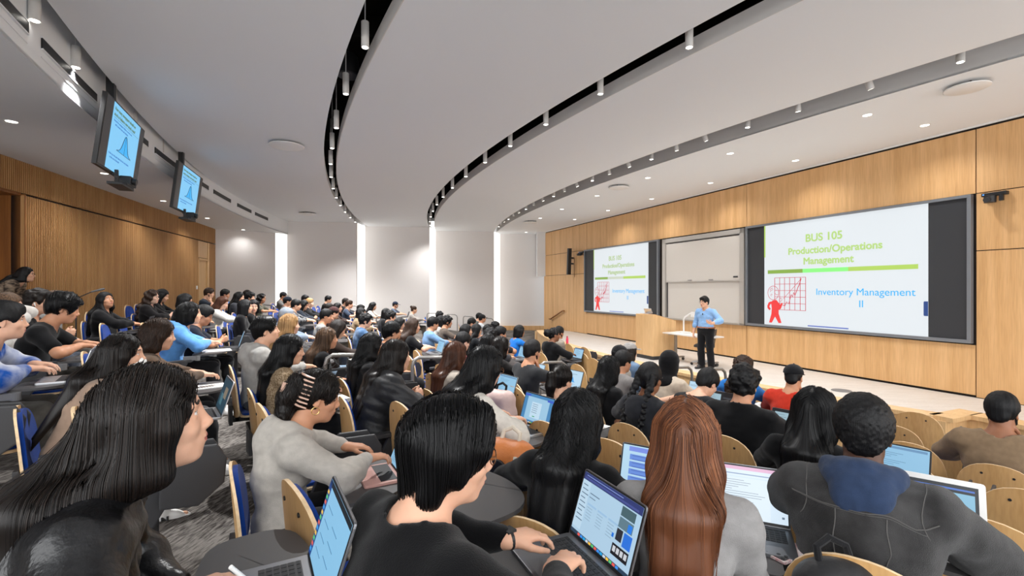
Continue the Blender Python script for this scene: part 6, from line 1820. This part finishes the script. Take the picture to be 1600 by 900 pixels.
def make_person(p, idx):
    near, midr, r, kw, lean, arms = p['near'], p['midr'], p['r'], p['kw'], p['lean_'], p['arms']
    rnd = random.Random(idx * 7 + 3)
    Y, sc, x, y, a = p['sol']
    scl = min(max(sc, .90), 1.10)
    z = floor_z(x, y) + (sc - scl) * (r.H[2] + .135)
    p.update(X=x, Yr=y, a=a, z=z, sc=scl, r=r, dz=(sc - scl), depth=Y)
    res = (.012, .0032, .0038) if near else ((.015, .0048, .005) if midr else (.019, .0072, .0072))
    hr = .0055 if near else (.0075 if midr else .0105)
    th = .0105 if near else (.014 if midr else .019)
    pk = tuple(sorted((k, str(v)) for k, v in kw.items())) + (near, midr)
    V, Q, mi = cached(('b',) + pk, lambda: r.body(*res))
    tone = p['tone']
    def shared(key, name, make, mats_):
        k = ('m',) + key
        if k not in _CACHE: _CACHE[k] = make()
        me = _CACHE[k]
        o = bpy.data.objects.new(name, me)
        for s_, m_ in enumerate(mats_):
            if len(me.materials) <= s_: me.materials.append(m_)
            o.material_slots[s_].link = 'OBJECT'; o.material_slots[s_].material = m_
        return o
    smats = [skin(tone), lips(tone), M_BROW, M_EYEW, M_IRIS]
    t = shared(('body',) + pk, 'person', lambda: mesh_np('person', V, Q, smats, mi), smats)
    link(t); t.location = (x, y, z); t.rotation_euler = (0, 0, a); t.scale = (scl,) * 3
    tag(t, p['label'], 'person', 'students in the lecture seats')
    # clothes
    kind = p['top']; cm = cloth_mat(p['col'], p.get('ck', 'cloth'))
    def mk_top():
        v, q = r.top(p.get('top2', kind), th, 1.6 if near else 1.3); v = relax(v, q, 4 if near else 2); return mesh_np(TOPNAME[kind], v, q, [cm])
    link(shared(('top', kind, p.get('top2')) + pk, TOPNAME[kind], mk_top, [cm]), t)
    tcol = p.get('trous', rnd.choice([(24, 25, 29), (40, 46, 58), (30, 30, 33), (58, 66, 80), (70, 66, 60)]))
    tm = cloth_mat(tcol, 'denim' if tcol[2] > 55 else 'cloth')
    lk = (kw['legs'], kw['stand'], kw['bulk'], lean, near or midr)
    def mk_tr():
        v, q = r.trousers(.013 if midr else .019); return mesh_np('trousers', v, q, [tm])
    link(shared(('tr',) + lk, 'trousers', mk_tr, [tm]), t)
    shm = [M_WHITEP if p.get('shoes') == 'white' or rnd.random() < .5 else M_DARK, mat('sole_rubber', srgb(206, 202, 196), .7)]
    for i in (0, 1):
        def mk_sh(i=i):
            v, q, m_ = r.shoe(i, .008 if midr else .012); return mesh_np('shoe', v, q, shm, m_)
        link(shared(('sh', i) + lk, 'shoe', mk_sh, shm), t)
    # hair
    if p['hair'] != 'none':
        n = p.get('strands', 0)
        hm = hair_mat(p['hc'], n > 0)
        def mk_h():
            v, q, e = r.hair(p['hair'], hr, n, idx + 5, p.get('srad', .0011 if near else (.0016 if midr else .0022)), p.get('wave', 0.0), None, bool(p.get('cap')))
            me = mesh_np('hair', v, q, [hm], None, e)
            if n:
                at = me.attributes.new('tone', 'FLOAT', 'POINT')
                at.data.foreach_set('value', np.concatenate([np.full(len(v), .25), hair_strands.tone]).astype(np.float32))
            return me
        link(shared(('hair', p['hair'], n, p.get('wave', 0), bool(p.get('cap'))) + pk, 'hair', mk_h, [hm]), t)
    if p.get('beard'):
        def mk_b():
            F = Field(*[axis(r.H[j] - .17, r.H[j] + .17, .006) for j in range(3)]); R = r.R3.T
            F.el(r.hp(.026, 0, -.076), (.060, .056, .046), R, .02); F.el(r.hp(.072, 0, -.100), (.026, .030, .022), R, .02)
            for s_ in (-1, 1): F.rc(r.hp(.0, .070 * s_, -.02), r.hp(.02, .060 * s_, -.07), .010, .014, .015)
            F.el(r.hp(.098, 0, -.050), (.010, .026, .0045), R, .006)
            F.el(r.hp(.098, 0, -.063), (.022, .021, .010), R, .006, True); F.plane(r.hp(0, 0, -.042), r.R3 @ v3(-.5, 0, 1), .02) if False else None
            v, q = F.mesh(); v = v + vnormals(v, q) * (.004 * fbm(v * 160, 2))[:, None]
            return mesh_np('beard', v, q, [hair_mat(p['hc'])])
        link(shared(('beard',) + pk, 'beard', mk_b, [hair_mat(p['hc'])]), t)
    if p.get('glasses'):
        gm = mat('gold_wire', srgb(150, 110, 78), .3, metal=.8) if p['glasses'] == 'gold' else M_BLACK
        glasses_mb(r).build('glasses', gm, t)
    if p.get('cap'):
        cmat = cloth_mat(p['cap'], 'cloth')
        rr = r
        if p.get('capback'):
            rr = Rig(**kw); rr.R3 = rr.R3 @ np.array(Matrix.Rotation(math.pi, 3, 'Z')); rr.H = r.H + r.R3 @ v3(-.026, 0, 0)
        v, q = cap_mesh(rr, .006 if midr else .009); link(bpy.data.objects.new('cap', mesh_np('cap', v, q, [cmat])), t)
    if p.get('scarf') or p.get('hoodup'):
        hc_ = p.get('scarf') or p.get('hoodup')
        v, q = scarf_mesh(r, .009, bool(p.get('hoodup'))); link(bpy.data.objects.new('head_scarf' if p.get('scarf') else 'hood', mesh_np('scarf', v, q, [cloth_mat(hc_, 'plaid' if p.get('hoodup') else 'cloth')])), t)
    if p.get('hood'):
        F = Field(*[axis(r.nb[j] - .26, r.nb[j] + .26, .007) for j in range(3)]); E3 = np.array([r.fw, r.lat, r.d2]); b = r.nb + r.d2 * .02
        F.el(b - r.fw * .075 - r.d2 * .015, (.075, .125, .07), E3, .03); F.el(b - r.fw * .12 - r.d2 * .075, (.045, .085, .075), E3, .04)
        for s_ in (-1, 1): F.rc(b - r.fw * .05 + r.lat * .10 * s_ + r.d2 * .015, b + r.fw * .07 + r.lat * .06 * s_ - r.d2 * .035, .035, .025, .03)
        F.rc(r.nb - r.d2 * .05, r.nb + r.d2 * .2, .066, .075, .01, True)
        v, q = F.mesh(); v = v + vnormals(v, q) * (.03 * fbm(v * 14, 3))[:, None]
        link(bpy.data.objects.new('hood', mesh_np('hood', v, q, [cloth_mat(p['hood'], 'cloth')])), t)
    if p.get('seams'):
        sm = MB()
        mesh_top = _CACHE[('m', 'top', kind, p.get('top2')) + pk]
        from mathutils.bvhtree import BVHTree
        bm = bmesh.new(); bm.from_mesh(mesh_top); bt = BVHTree.FromBMesh(bm); bm.free()
        def seam(pts, w=.0028):
            o_ = []
            for q_ in pts:
                h_ = bt.find_nearest(Vector(q_))
                o_.append(h_[0] + h_[1] * .0002)
            o_ = [(o_[max(i_ - 1, 0)] + o_[i_] * 2 + o_[min(i_ + 1, len(o_) - 1)]) / 4 for i_ in range(len(o_))]
            sm.tube(o_, w * .7, 5)
        B = r.chest - r.fw * .2
        seam([B + r.d2 * .055 + r.lat * (.24 * (i / 20 - .5) * 2) for i in range(21)]); seam([B + r.d2 * .047 + r.lat * (.24 * (i / 20 - .5) * 2) for i in range(21)], .0016)
        for s_ in (-1, 1):
            seam([B + r.lat * .085 * s_ + r.d2 * (.05 - .28 * i / 14) for i in range(15)])
            S = r.SL if s_ > 0 else r.SR
            seam([S - r.lat * .02 * s_ + (r.d2 * math.cos(w_) - r.fw * math.sin(w_)) * .13 for w_ in [(-.3 + 3.0 * i / 16) for i in range(17)]])
        sm.build('seam', mat('denim_seam', srgb(84, 82, 80), .9), t)
    if p.get('clip'):
        m = MB(); cm_ = mat('claw_clip_beige', srgb(196, 158, 138), .35)
        for k in range(8):
            z_ = -.055 + .021 * k
            m.tube([Vector(r.hp(-.10 - .02 * math.cos(z_ * 12), .0, z_ + .01)), Vector(r.hp(-.105, -.035, z_ + .01)), Vector(r.hp(-.085, -.072, z_ + .008)), Vector(r.hp(-.05, -.088, z_ + .005))], [.006, .006, .005, .004], 6)
        m.tube([Vector(r.hp(-.125, -.01, -.06)), Vector(r.hp(-.14, -.01, .02)), Vector(r.hp(-.122, -.01, .10))], .011, 8)
        m.box(Vector(r.hp(-.155, -.012, .02)), (.05, .02, .045), Matrix([list(c) for c in r.R3]))
        m.build('hair_clip', cm_, t, smooth=True)
    if p.get('earring'):
        m = MB(); c0 = Vector(r.hp(-.004, -.083, -.056)); m.tube([c0 + Vector(r.R3 @ v3(math.cos(w_) * .018, 0, math.sin(w_) * .018)) for w_ in [2 * math.pi * i / 20 for i in range(20)]], .0026, 6, closed=True)
        m.build('hoop_earring', mat('gold', srgb(214, 178, 120), .2, metal=1.0), t)
    if p.get('sung'):
        g = Rig(**kw); g.H = r.H + r.R3 @ v3(-.02, 0, .105); g.R3 = r.R3 @ np.array(Matrix.Rotation(math.radians(-50), 3, 'Y')); glasses_mb(g).build('sunglasses', M_BLACK, t)
    if p.get('mask'):
        F = Field(*[axis(r.H[j] - .16, r.H[j] + .16, .005) for j in range(3)]); R = r.R3.T
        F.el(r.hp(.060, 0, -.062), (.056, .056, .046), R, .01); F.rc(r.hp(.10, 0, -.026), r.hp(.108, 0, -.042), .014, .014, .02)
        F.el(r.hp(.02, 0, -.05), (.06, .10, .10), R, .01, True) if False else None
        F.plane(r.hp(.045, 0, 0), r.R3 @ v3(-1, 0, -.1), .004)
        v, q = F.mesh(); link(bpy.data.objects.new('face_mask', mesh_np('mask', v, q, [M_PAPER])), t)
    if p.get('bud'):
        m = MB(); m.tube([Vector(r.hp(.008, -.086, -.006)), Vector(r.hp(.012, -.090, -.014)), Vector(r.hp(.018, -.088, -.036))], [.008, .006, .004], 8); m.build('earbud', M_WHITEP, t, smooth=True)
    if p.get('headband'):
        m = MB(); m.tube([Vector(r.hp(-.016 + .085 * 0 + .03 * math.cos(w_) * 0 + .01, .092 * math.cos(w_), .034 + .105 * math.sin(w_))) for w_ in [math.pi * i / 16 for i in range(17)]], .008, 6); m.build('headband', cloth_mat((60, 58, 60)), t)
    if p.get('watch'): wristwatch(t, r)
    return t
for i, p in enumerate(PEOPLE):
    if not p.get('skip'): rig_of(p, i)
settle_all()
for i, p in enumerate(PEOPLE):
    if p.get('skip'): continue
    t = make_person(p, i)
    x, y, a, sc = p['X'], p['Yr'], p['a'], p['sc']
    lap = p.get('lap') or p.get('tab')
    if not p.get('nochair'):
        chair(x, y, a, 'plywood lecture chair with blue pad, occupied by ' + p['short'], bool(lap) or p['arms'] in ('write', 'type'), 'occupied lecture chairs', bolts=p['depth'] < 5, z=p['z'], tabx=p.get('tabx', 0.0), sc=p['sc'])
        BUSY.append((x, y))
    def local(ox, oy, oz):
        ox, oy, oz = ox * p['sc'], oy * p['sc'], oz * p['sc']
        return x + (ox * math.cos(a) - oy * math.sin(a)), y + (ox * math.sin(a) + oy * math.cos(a)), p['z'] + oz
    if lap:
        off = p.get('lapoff', (.385, -.04))
        lx, ly, lz = local(off[0], off[1], .7005)
        if 'lapworld' in p: lx, ly = p['lapworld']
        if p.get('tab'):
            laptop(lx, ly, lz, a, 'rose-cased tablet computer propped up in front of ' + p['short'], 'rose', 'text', W=.25, D=.17, open_=112, group='laptops on the tablet arms')
            continue
        laptop(lx, ly, lz, a + math.radians(p.get('lapyaw', 0)), {'space': 'grey', 'alu': 'silver', 'white': 'white', 'black': 'black'}[lap[0]] + ' laptop open in front of ' + p['short'], lap[0], lap[1], keys=bool(p.get('keys')) or p['depth'] < 3, group='laptops on the tablet arms')
for p in PEOPLE:
    if 0: print('P %-38s Y=%.2f sc=%.3f dz=%.3f  %.2f,%.2f a=%.0f' % (p['short'], p['depth'], p['sc'], p['dz'], p['X'], p['Yr'], math.degrees(p['a'])))

# ------------------------------------------------------------------ the lecturer
def lecturer():
    p = dict(stand=True, fem=False, yaw=-8, pitch=4, lean=-1, hunch=3, arms='rest', L=(.24, .10, 1.06), R=(.06, -.30, .80), bulk=1.12)
    r = Rig(**p)
    r.pl = v3(-.5, .8, -.5); r.EL, r.WL = ik(r.SL, v3(.22, .27, 1.10), .27, .245, r.pl)
    r.pr = v3(-.7, -.5, 0); r.ER, r.WR = ik(r.SR, v3(.04, -.29, .86), .27, .245, r.pr)
    r.fl = nrm(v3(.8, -.15, .25)); r.ul = v3(.1, .7, -.75); r.fr = nrm(v3(.12, -.05, -1)); r.ur = v3(.2, -.9, .1)
    r.curl = (25, 35, 25)
    V, Q, mi = r.body(.015, .0055, .005)
    t = link(bpy.data.objects.new('person', mesh_np('person', V, Q, [skin('fair'), lips('fair'), M_BROW, M_EYEW, M_IRIS], mi)))
    x, y = 4.58, 11.19
    sc = (CAM_Z + (CY - 463) / F_PX * y - .21) / (r.H[2] + .138)
    t.location = (x, y, .21); t.rotation_euler = (0, 0, math.radians(216)); t.scale = (sc,) * 3
    tag(t, 'man with glasses and black hair in light blue shirt, standing lecturing on the stage', 'person')
    v, q = r.top('shirt', .012, 1.5); link(bpy.data.objects.new('shirt', mesh_np('shirt', v, q, [cloth_mat((136, 176, 222))])), t)
    v, q = r.trousers(.012, .014, .03); link(bpy.data.objects.new('trousers', mesh_np('trousers', v, q, [cloth_mat((22, 22, 25))])), t)
    for i in (0, 1):
        v, q, m_ = r.shoe(i, .008); link(bpy.data.objects.new('shoe', mesh_np('shoe', v, q, [M_BLACK, M_DARK], m_)), t)
    v, q, e = r.hair('side', .007, 0); link(bpy.data.objects.new('hair', mesh_np('hair', v, q, [hair_mat('black')])), t)
    glasses_mb(r).build('glasses', M_BLACK, t)
    m = MB(); c = r.pel + v3(0, 0, .058)
    m.tube([Vector(c + v3(math.cos(w) * .152, math.sin(w) * .212, 0)) for w in [2 * math.pi * i / 32 for i in range(32)]], .016, 6, closed=True)
    m.build('belt', mat('brown_leather', srgb(150, 88, 44), .5), t, smooth=True)
    m = MB(); m.box(Vector(r.chest + v3(.135, -.0, .06)), (.012, .018, .04)); m.build('clip_microphone', M_BLACK, t, bevel=.003)
lecturer()

# ------------------------------------------------------------------ empty chairs the photo shows
def place_top(px, py, Yg=None, h=.87):
    tx, tz = px_ray(px, py)
    best = None
    for Y in np.exp(np.linspace(math.log(.9), math.log(20), 500)):
        x = tx * Y; a = row_angle(x, Y)
        rx, ry = x + .30 * math.cos(a), Y + .30 * math.sin(a)
        e = abs(CAM_Z + tz * Y - floor_z(rx, ry) - h)
        if Yg: e += .5 * abs(math.log(Y / Yg))
        if best is None or e < best[0]: best = (e, rx, ry, a, Y)
    return best
EMPTY = [(110, 682, 1.6, 'beside the black leather jacket, farther one'),
    (127, 526, None, 'first of the blue pads behind the open silver laptop'), (157, 520, None, 'second blue pad beyond the typing man in black tee'), (184, 513, None, 'third blue pad beyond the typing man in black tee'),
    (209, 509, None, 'fourth blue pad beyond the typing man in black tee'), (227, 505, None, 'fifth blue pad beyond the typing man in black tee'), (136, 495, None, 'before the slatted wall near the microphone stand'),
    (198, 487, None, 'against the slatted wall beside the curly auburn woman'), (213, 485, None, 'against the slatted wall, right behind the curly auburn woman'),
    (337, 508, None, 'first in the row of blue pads past the navy tee'), (346, 504, None, 'second in the row of blue pads past the navy tee'), (355, 501, None, 'third in the row of blue pads past the navy tee'),
    (363, 498, None, 'fourth in the row of blue pads past the navy tee'), (369, 496, None, 'fifth in the row of blue pads past the navy tee'), (375, 494, None, 'last in the row of blue pads past the navy tee'),
    (419, 485, None, 'behind the hoop rail by the olive top'), (424, 474, None, 'near the first light strip by the grey tee'), (430, 484, None, 'below the two capped men'), (488, 483, None, 'below the blonde person in black'), (495, 482, None, 'second one below the blonde person in black'),
    (556, 593, None, 'with wooden back, left of the puffer jacket by the hoop rail'), (620, 625, 2.6, 'with wooden back just behind the chin-length hair'),
    (684, 593, None, 'with wooden back below the cream jacket'), (850, 654, 2.4, 'with wooden back before the ponytail woman'), (800, 596, 4.0, 'with wooden back beside the blue laptop screen'), (780, 626, 3.0, 'with wooden back beside the cream sweatshirt'),
    (648, 540, None, 'with pale back near the brown-haired woman in black tee'), (666, 524, None, 'with pale back below the light denim shirt'), (678, 527, None, 'with pale back, second below the light denim shirt'), (730, 533, None, 'with pale back before the black tee and glasses'),
    (746, 538, None, 'with pale back, second before the black tee and glasses'), (733, 551, None, 'with pale back beside the maroon cardigan'), (716, 508, None, 'with pale back beside the full dark beard'), (553, 508, None, 'with pale back behind the denim jacket'), (548, 500, None, 'with pale back, second behind the denim jacket'),
    (900, 569, None, 'with wooden back behind the hair puff'), (925, 563, None, 'with wooden back by the stage wall, nearest the grey shirt'), (908, 552, None, 'with wooden back in front of the dark laptop'), (924, 553, None, 'with wooden back at the stage wall past the dark laptop'), (887, 547, None, 'with wooden back under the dark laptop'),
    (938, 613, 3.2, 'with wooden back before the braids'), (972, 649, 2.6, 'with wooden back beside the orange pen hand'), (1038, 604, 3.9, 'with wooden back behind the head scarf'), (958, 694, 1.9, 'with wooden back next to the wavy black hair'),
    (1431, 644, 4.4, 'with wooden back against the wooden ledge'), (1396, 654, 4.2, 'with wooden back against the ledge, half hidden by afro hair'), (1473, 667, 3.7, 'with wooden back at the corner of the ledge'), (1431, 675, 3.5, 'with wooden back in the second row from the ledge'),
    (1405, 697, 3.0, 'with wooden back right beside the light blue laptop screen'), (1504, 707, 3.0, 'with wooden back behind the brown fleece'), (1427, 720, 2.6, 'with wooden back just above the white laptop'), (1600, 764, 2.3, 'with wooden back at the frame edge below the brown fleece'), (1535, 812, 1.9, 'with wooden back beside the white laptop'),
    (648, 556, 5.6, 'with pale back in front of the writing hands'), (600, 560, 5.2, 'with pale back beside the black sweater profile'),
    (455, 540, 5.4, 'with wooden back past the light grey hoodie'), (402, 604, 3.0, 'with wooden back behind the knitted cardigan, nearest the aisle')]
DROPPED = []
SEATED = [(p['X'], p['Yr'], p['a']) for p in PEOPLE if not p.get('skip') and not p.get('stand')]
def try_chair(x, y, a, label, tablet=False, limit=.07):
    S = np.array(SEATED)
    if crowd(S[:, 0], S[:, 1], S[:, 2], np.array([x]), np.array([y]))[0] > limit: DROPPED.append(label); return None
    SEATED.append((x, y, a))
    c = chair(x, y, a, label, tablet, 'empty lecture chairs', bolts=y < 5)
    if 'backpack' in label:
        for ch in list(c.children):
            if ch.name.startswith(('armrest', 'tablet')): bpy.data.objects.remove(ch)
    return c
def wall_hit(x, y):
    s, d = sd(x, y)
    return max(0, (ledge_d(s) if s > 3.4 else 3.95) + .36 - d)
def fit_chair(px, py, Yg):
    """the free place nearest to where the photo shows this chair top"""
    e, x, y, a, Y = place_top(px, py, Yg)
    S = np.array(SEATED); best = None
    for k in np.exp(np.linspace(-.22, .22, 41)):
        for du in (-12, 0, 12):
            Yk = Y * k; xt = px_ray(px + du, py)[0] * Yk; ak = row_angle(xt, Yk)
            rx, ry = xt + .30 * math.cos(ak), Yk + .30 * math.sin(ak)
            dy = (CAM_Z - floor_z(rx, ry) - .87) * F_PX / Yk + CY - py
            c = 140 * crowd(S[:, 0], S[:, 1], S[:, 2], np.array([rx]), np.array([ry]))[0] + (dy / 14) ** 2 * .5 + abs(du) / 24 + 250 * wall_hit(rx, ry)
            if best is None or c < best[0]: best = (c, rx, ry, ak)
    return best[1:]
EXPL = [(-.46, 1.65, 40, 'empty lecture chair with its dark tablet swung out behind the chin-length hair', True), (-.06, 2.28, 46, 'lecture chair holding the orange and tan backpack', False), (-2.95, 2.62, 36, 'empty lecture chair with flat blue seat in front of the tie-dye hoodie', False)]
for x, y, a, lb, tb in EXPL: try_chair(x, y, math.radians(a), lb, tb, .3)
for px, py, Yg, lb in EMPTY:
    x, y, a = fit_chair(px, py, Yg)
    try_chair(x, y, a, 'empty lecture chair ' + lb)

# ------------------------------------------------------------------ bags and small things
def backpack(x, y, z, ang, label, col, col2, W=.28, H=.38, D=.14, straps=True, badge=False, squash=1.0):
    t = thing('backpack', label, 'bag', (x, y, z), ang)
    F = Field(axis(-D - .1, D + .1, .008), axis(-W / 2 - .1, W / 2 + .1, .008), axis(-.05, H + .1, .008))
    h = H * squash
    for yy in (-1, 1):
        F.rc((0, yy * (W / 2 - .07), .07), (0, yy * (W / 2 - .075), h - .08), .075, .068, .05)
    F.rc((0, -W / 2 + .08, h * .5), (0, W / 2 - .08, h * .5), .08, .08, .05); F.rc((0, -W / 2 + .09, h - .08), (0, W / 2 - .09, h - .08), .07, .07, .04)
    F.plane((0, 0, .002), (0, 0, -1), .02)
    V, Q = F.mesh(); V = V + vnormals(V, Q) * (.016 * fbm(V * 12, 3))[:, None]; V[:, 2] = np.maximum(V[:, 2], .001)
    up = (V[Q].mean(1)[:, 2] > h * .52).astype(int)
    link(bpy.data.objects.new('body', mesh_np('body', V, Q, [cloth_mat(col2, 'nylon'), cloth_mat(col, 'nylon')], up)), t)
    m = MB(); m.tube([(0, -.05, h - .02), (.02, -.045, h + .03), (.03, 0, h + .05), (.02, .045, h + .03), (0, .05, h - .02)], .011, 8); m.build('handle', cloth_mat((216, 204, 186) if badge else (26, 26, 28)), t, smooth=True)
    pk = Field(axis(-D - .1, 0, .007), axis(-W / 2, W / 2, .007), axis(-.02, H, .007))
    pk.rc((-.075, -W * .22, .07), (-.075, W * .22, .07), .05, .05, .02); pk.rc((-.075, -W * .22, h * .34), (-.075, W * .22, h * .34), .042, .042, .04)
    V, Q = pk.mesh(); V[:, 2] = np.maximum(V[:, 2], .003)
    link(bpy.data.objects.new('pocket', mesh_np('pocket', V, Q, [cloth_mat(col2, 'nylon')])), t)
    if straps:
        for yy in (-1, 1):
            m = MB(); m.tube([(-.07, yy * .07, h * .86), (-.12, yy * .085, h * .55), (-.13, yy * .075, h * .40), (-.12, yy * .02, h * .34)], .010, 8)
            m.build('strap', cloth_mat((222, 212, 196) if badge else (24, 24, 26)), t, smooth=True)
    if badge:
        m = MB(); R = Matrix.Rotation(math.radians(-90), 3, 'Y'); m.lathe([(.001, .0), (.045, .0), (.048, -.004), (.048, -.012)], 26, (-.098, .015, h * .68), R); m.build('badge', M_BLACK, t)
    return t
fz = floor_z(-.06, 2.28)
backpack(-.06 + .05, 2.28 + .03, fz + .4535, math.radians(60), 'orange and tan backpack with cream straps and a round black badge on a seat', (206, 122, 62), (150, 122, 84), badge=True)
cpn = [p for p in PEOPLE if p['short'] == 'the woman with copper hair'][0]
def loc_of(p, ox, oy, oz):
    ox, oy, oz = ox * p['sc'], oy * p['sc'], oz * p['sc']
    a = p['a']; return (p['X'] + ox * math.cos(a) - oy * math.sin(a), p['Yr'] + ox * math.sin(a) + oy * math.cos(a), p['z'] + oz)
def phone(p, ox, oy, label, case, rz=.4, oz=.7005):
    x, y, z = loc_of(p, ox, oy, oz)
    t = thing('phone', label, 'phone', (x, y, z), p['a'] + rz)
    m = MB(); plate(m, rounded([(-.037, -.075, .01), (.037, -.075, .01), (.037, .075, .01), (-.037, .075, .01)], 4), 0, .009); m.build('case', case, t, bevel=.002)
    m = MB(); plate(m, rounded([(-.03, .032, .008), (.012, .032, .008), (.012, .070, .008), (-.03, .070, .008)], 4), .009, .0115); B = m.build('camera_island', M_DARK, t)
    for (u, v) in ((-.02, .043), (-.02, .06), (.0, .052)):
        m = MB(); m.cyl((u, v, .0115), (u, v, .0135), .0065, 12); m.build('lens', M_BLACK, B)
phone(cpn, .34, -.335, 'phone in a patterned white case lying beside the black bag', mat('patterned_case', srgb(226, 222, 220), .4, col2=srgb(206, 150, 150), vscale=90), .9)
x, y, z = loc_of(cpn, .10, -.44, .0)
backpack(x, y, floor_z(x, y) + .46, cpn['a'] + .5, 'black backpack slumped on the seat beside the copper-haired woman', (24, 24, 26), (30, 30, 32), W=.24, H=.34, D=.14)
try_chair(x - .02, y, cpn['a'] - .1, 'lecture chair holding the black backpack', False, .3)
def ptop(px, py, short):
    p = [q for q in PEOPLE if q['short'] == short][0]
    return p
def sheet(p, ox, oy, label, w=.21, h=.29, rz=.1, name='notebook', m_=None, thick=.006):
    x, y, z = loc_of(p, ox, oy, .7005)
    t = thing(name, label, 'paper' if thick < .004 else 'notebook', (x, y, z), p['a'] + rz)
    m = MB(); m.bbox(-h / 2, h / 2, -w / 2, w / 2, 0, thick); m.build('pages', m_ or M_PAPER, t)
    l = MB()
    for k in range(9): l.bbox(h * (.36 - .085 * k) - .001, h * (.36 - .085 * k) + .001, -w * .38, w * (.2 + .15 * ((k * 3) % 2)), thick, thick + .0004)
    l.build('ruled_lines', mat('ink_grey', srgb(120, 126, 140), .8), t)
    return t
P_ = {q['short']: q for q in PEOPLE}
sheet(P_['the woman in sky blue sweatshirt'], .40, -.05, 'open white notebook in front of the sky blue sweatshirt')
sheet(P_['the man in light grey hoodie'], .38, -.04, 'small notebook in front of the light grey hoodie', .15, .21)
sheet(P_['the woman with wavy brown hair'], .38, -.06, 'spiral notebook in front of the woman with wavy brown hair', .17, .22)
sheet(P_['the woman with braids'], .38, -.05, 'notebook in front of the woman with braids')
sheet(P_['the woman over her notes'], .36, -.02, 'sheet of notes under the woman bending over', .21, .29, .2, 'paper_sheet', None, .002)
sheet(P_['the woman in knitted cardigan'], .38, -.04, 'notebook in front of the knitted cardigan', .16, .22)
sheet(P_['the woman in bright blue sweater'], .38, -.05, 'notebook in front of the bright blue sweater', .18, .24)
sheet(P_['the woman with a ponytail'], .38, -.05, 'notebook in front of the woman with a ponytail', .18, .24)
def pen(p, ox, oy, oz, label, m_, d=(.5, .2, .8)):
    x, y, z = loc_of(p, ox, oy, oz)
    t = thing('stylus_pen', label, 'pen', (x, y, z), p['a'])
    a = Vector(d).normalized(); m = MB(); m.tube([Vector((0, 0, 0)), a * .012, a * .15], [.001, .0045, .0045], 10); m.build('barrel', m_, t, smooth=True)
    m = MB(); m.tube([Vector((0, 0, 0)) - a * .001, a * .010], [.0008, .003], 8); m.build('tip', M_GREYP, t)
pen(P_['the woman in black leather jacket'], .38, -.22, .735, 'white stylus in the hand of the black leather jacket woman', M_WHITEP, (-.55, -.25, .8))
pen(P_['the woman with braids'], .42, -.03, .712, 'black pen in the hand of the woman with braids', M_BLACK)
def bottle(x, y, z, label, col, h=.22, r=.034):
    t = thing('water_bottle', label, 'bottle', (x, y, z))
    m = MB(); m.lathe([(r * .9, 0), (r, .01), (r, h * .68), (r * .6, h * .82)], 20); m.build('body', mat('bottle_%d_%d_%d' % col, srgb(*col), .3), t, smooth=True)
    m = MB(); m.lathe([(r * .62, h * .82), (r * .62, h), (r * .4, h * 1.02)], 16); m.build('lid', mat('lid_%d_%d_%d' % col, srgb(*[int(c * .8) for c in col]), .4), t, smooth=True)
bp = on_plane(832, 541, .62); sX, dX = sd(bp.x, bp.y)
bp = wp(sX, ledge_d(sX) - .08, .62) if 3.3 < sX < 15.3 else bp
bottle(bp.x, bp.y, .6205, 'pink water bottle standing on the wooden ledge by the stage steps', (232, 70, 104))
bx_ = loc_of(P_['the woman with a low bun'], .40, .14, .7005); bottle(*bx_, 'blue water bottle beside the woman with a low bun', (60, 110, 190), .2)
bx_ = loc_of(P_['the man in denim jacket'], .42, .10, .7005); bottle(*bx_, 'orange-lidded bottle on the tablet of the blue denim jacket', (210, 96, 48), .17)
def mic_stand():
    x, y = -6.95, 7.55; z = floor_z(x, y)
    t = thing('microphone_stand', 'black microphone on a boom stand before the slatted wall', 'microphone stand', (x, y, z), math.radians(20))
    m = MB(); m.lathe([(.001, .02), (.13, .02), (.14, .0), (.14, -.03)], 24); m.build('base', M_BLACK, t, smooth=True)
    m = MB(); m.tube([(0, 0, .01), (-.0, 0, 1.05)], .011, 8); m.build('pole', M_DARK, t)
    m = MB(); m.tube([(-.10, 0, .98), (.24, 0, 1.16)], .008, 8); m.build('boom', M_DARK, t)
    m = MB(); m.tube([(.20, 0, 1.14), (.34, 0, 1.18), (.37, 0, 1.19)], [.014, .02, .012], 10); m.build('microphone', M_GREYP, t, smooth=True)
mic_stand()
# pale pink backpack hanging in the middle rows
pq = P_['the woman with a ponytail']; x, y, z = loc_of(pq, -.30, .52, .0)
if try_chair(x, y, pq['a'], 'lecture chair holding the pale pink backpack', False, .12): backpack(x + .03, y + .02, floor_z(x, y) + .4535, pq['a'] + .3, 'pale pink backpack with a dark rim on a seat', (206, 178, 172), (196, 168, 162), W=.28, H=.40, D=.14, straps=False)
# N on the sides of the white sneakers
sh_t = [o for o in bpy.data.objects if o.get('label', '').startswith('woman with long dark hair and white face mask')][0]
for ch in list(sh_t.children):
    if ch.name.startswith('shoe'):
        me = ch.data; co = np.empty(len(me.vertices) * 3); me.vertices.foreach_get('co', co); co = co.reshape(-1, 3); c = co.mean(0)
        k = co[:, 1].argmin(); side = co[(np.abs(co[:, 0] - c[0]) < .02) & (np.abs(co[:, 2] - c[2]) < .015), 1].min()
        o = link(bpy.data.objects.new('shoe_logo', text_mesh('N', .055, M_BLACK, .004, 'CENTER', .002)), ch)
        o.location = (c[0] - .005, side - .001, c[2] - .018); o.rotation_euler = (math.pi / 2, 0, 0)
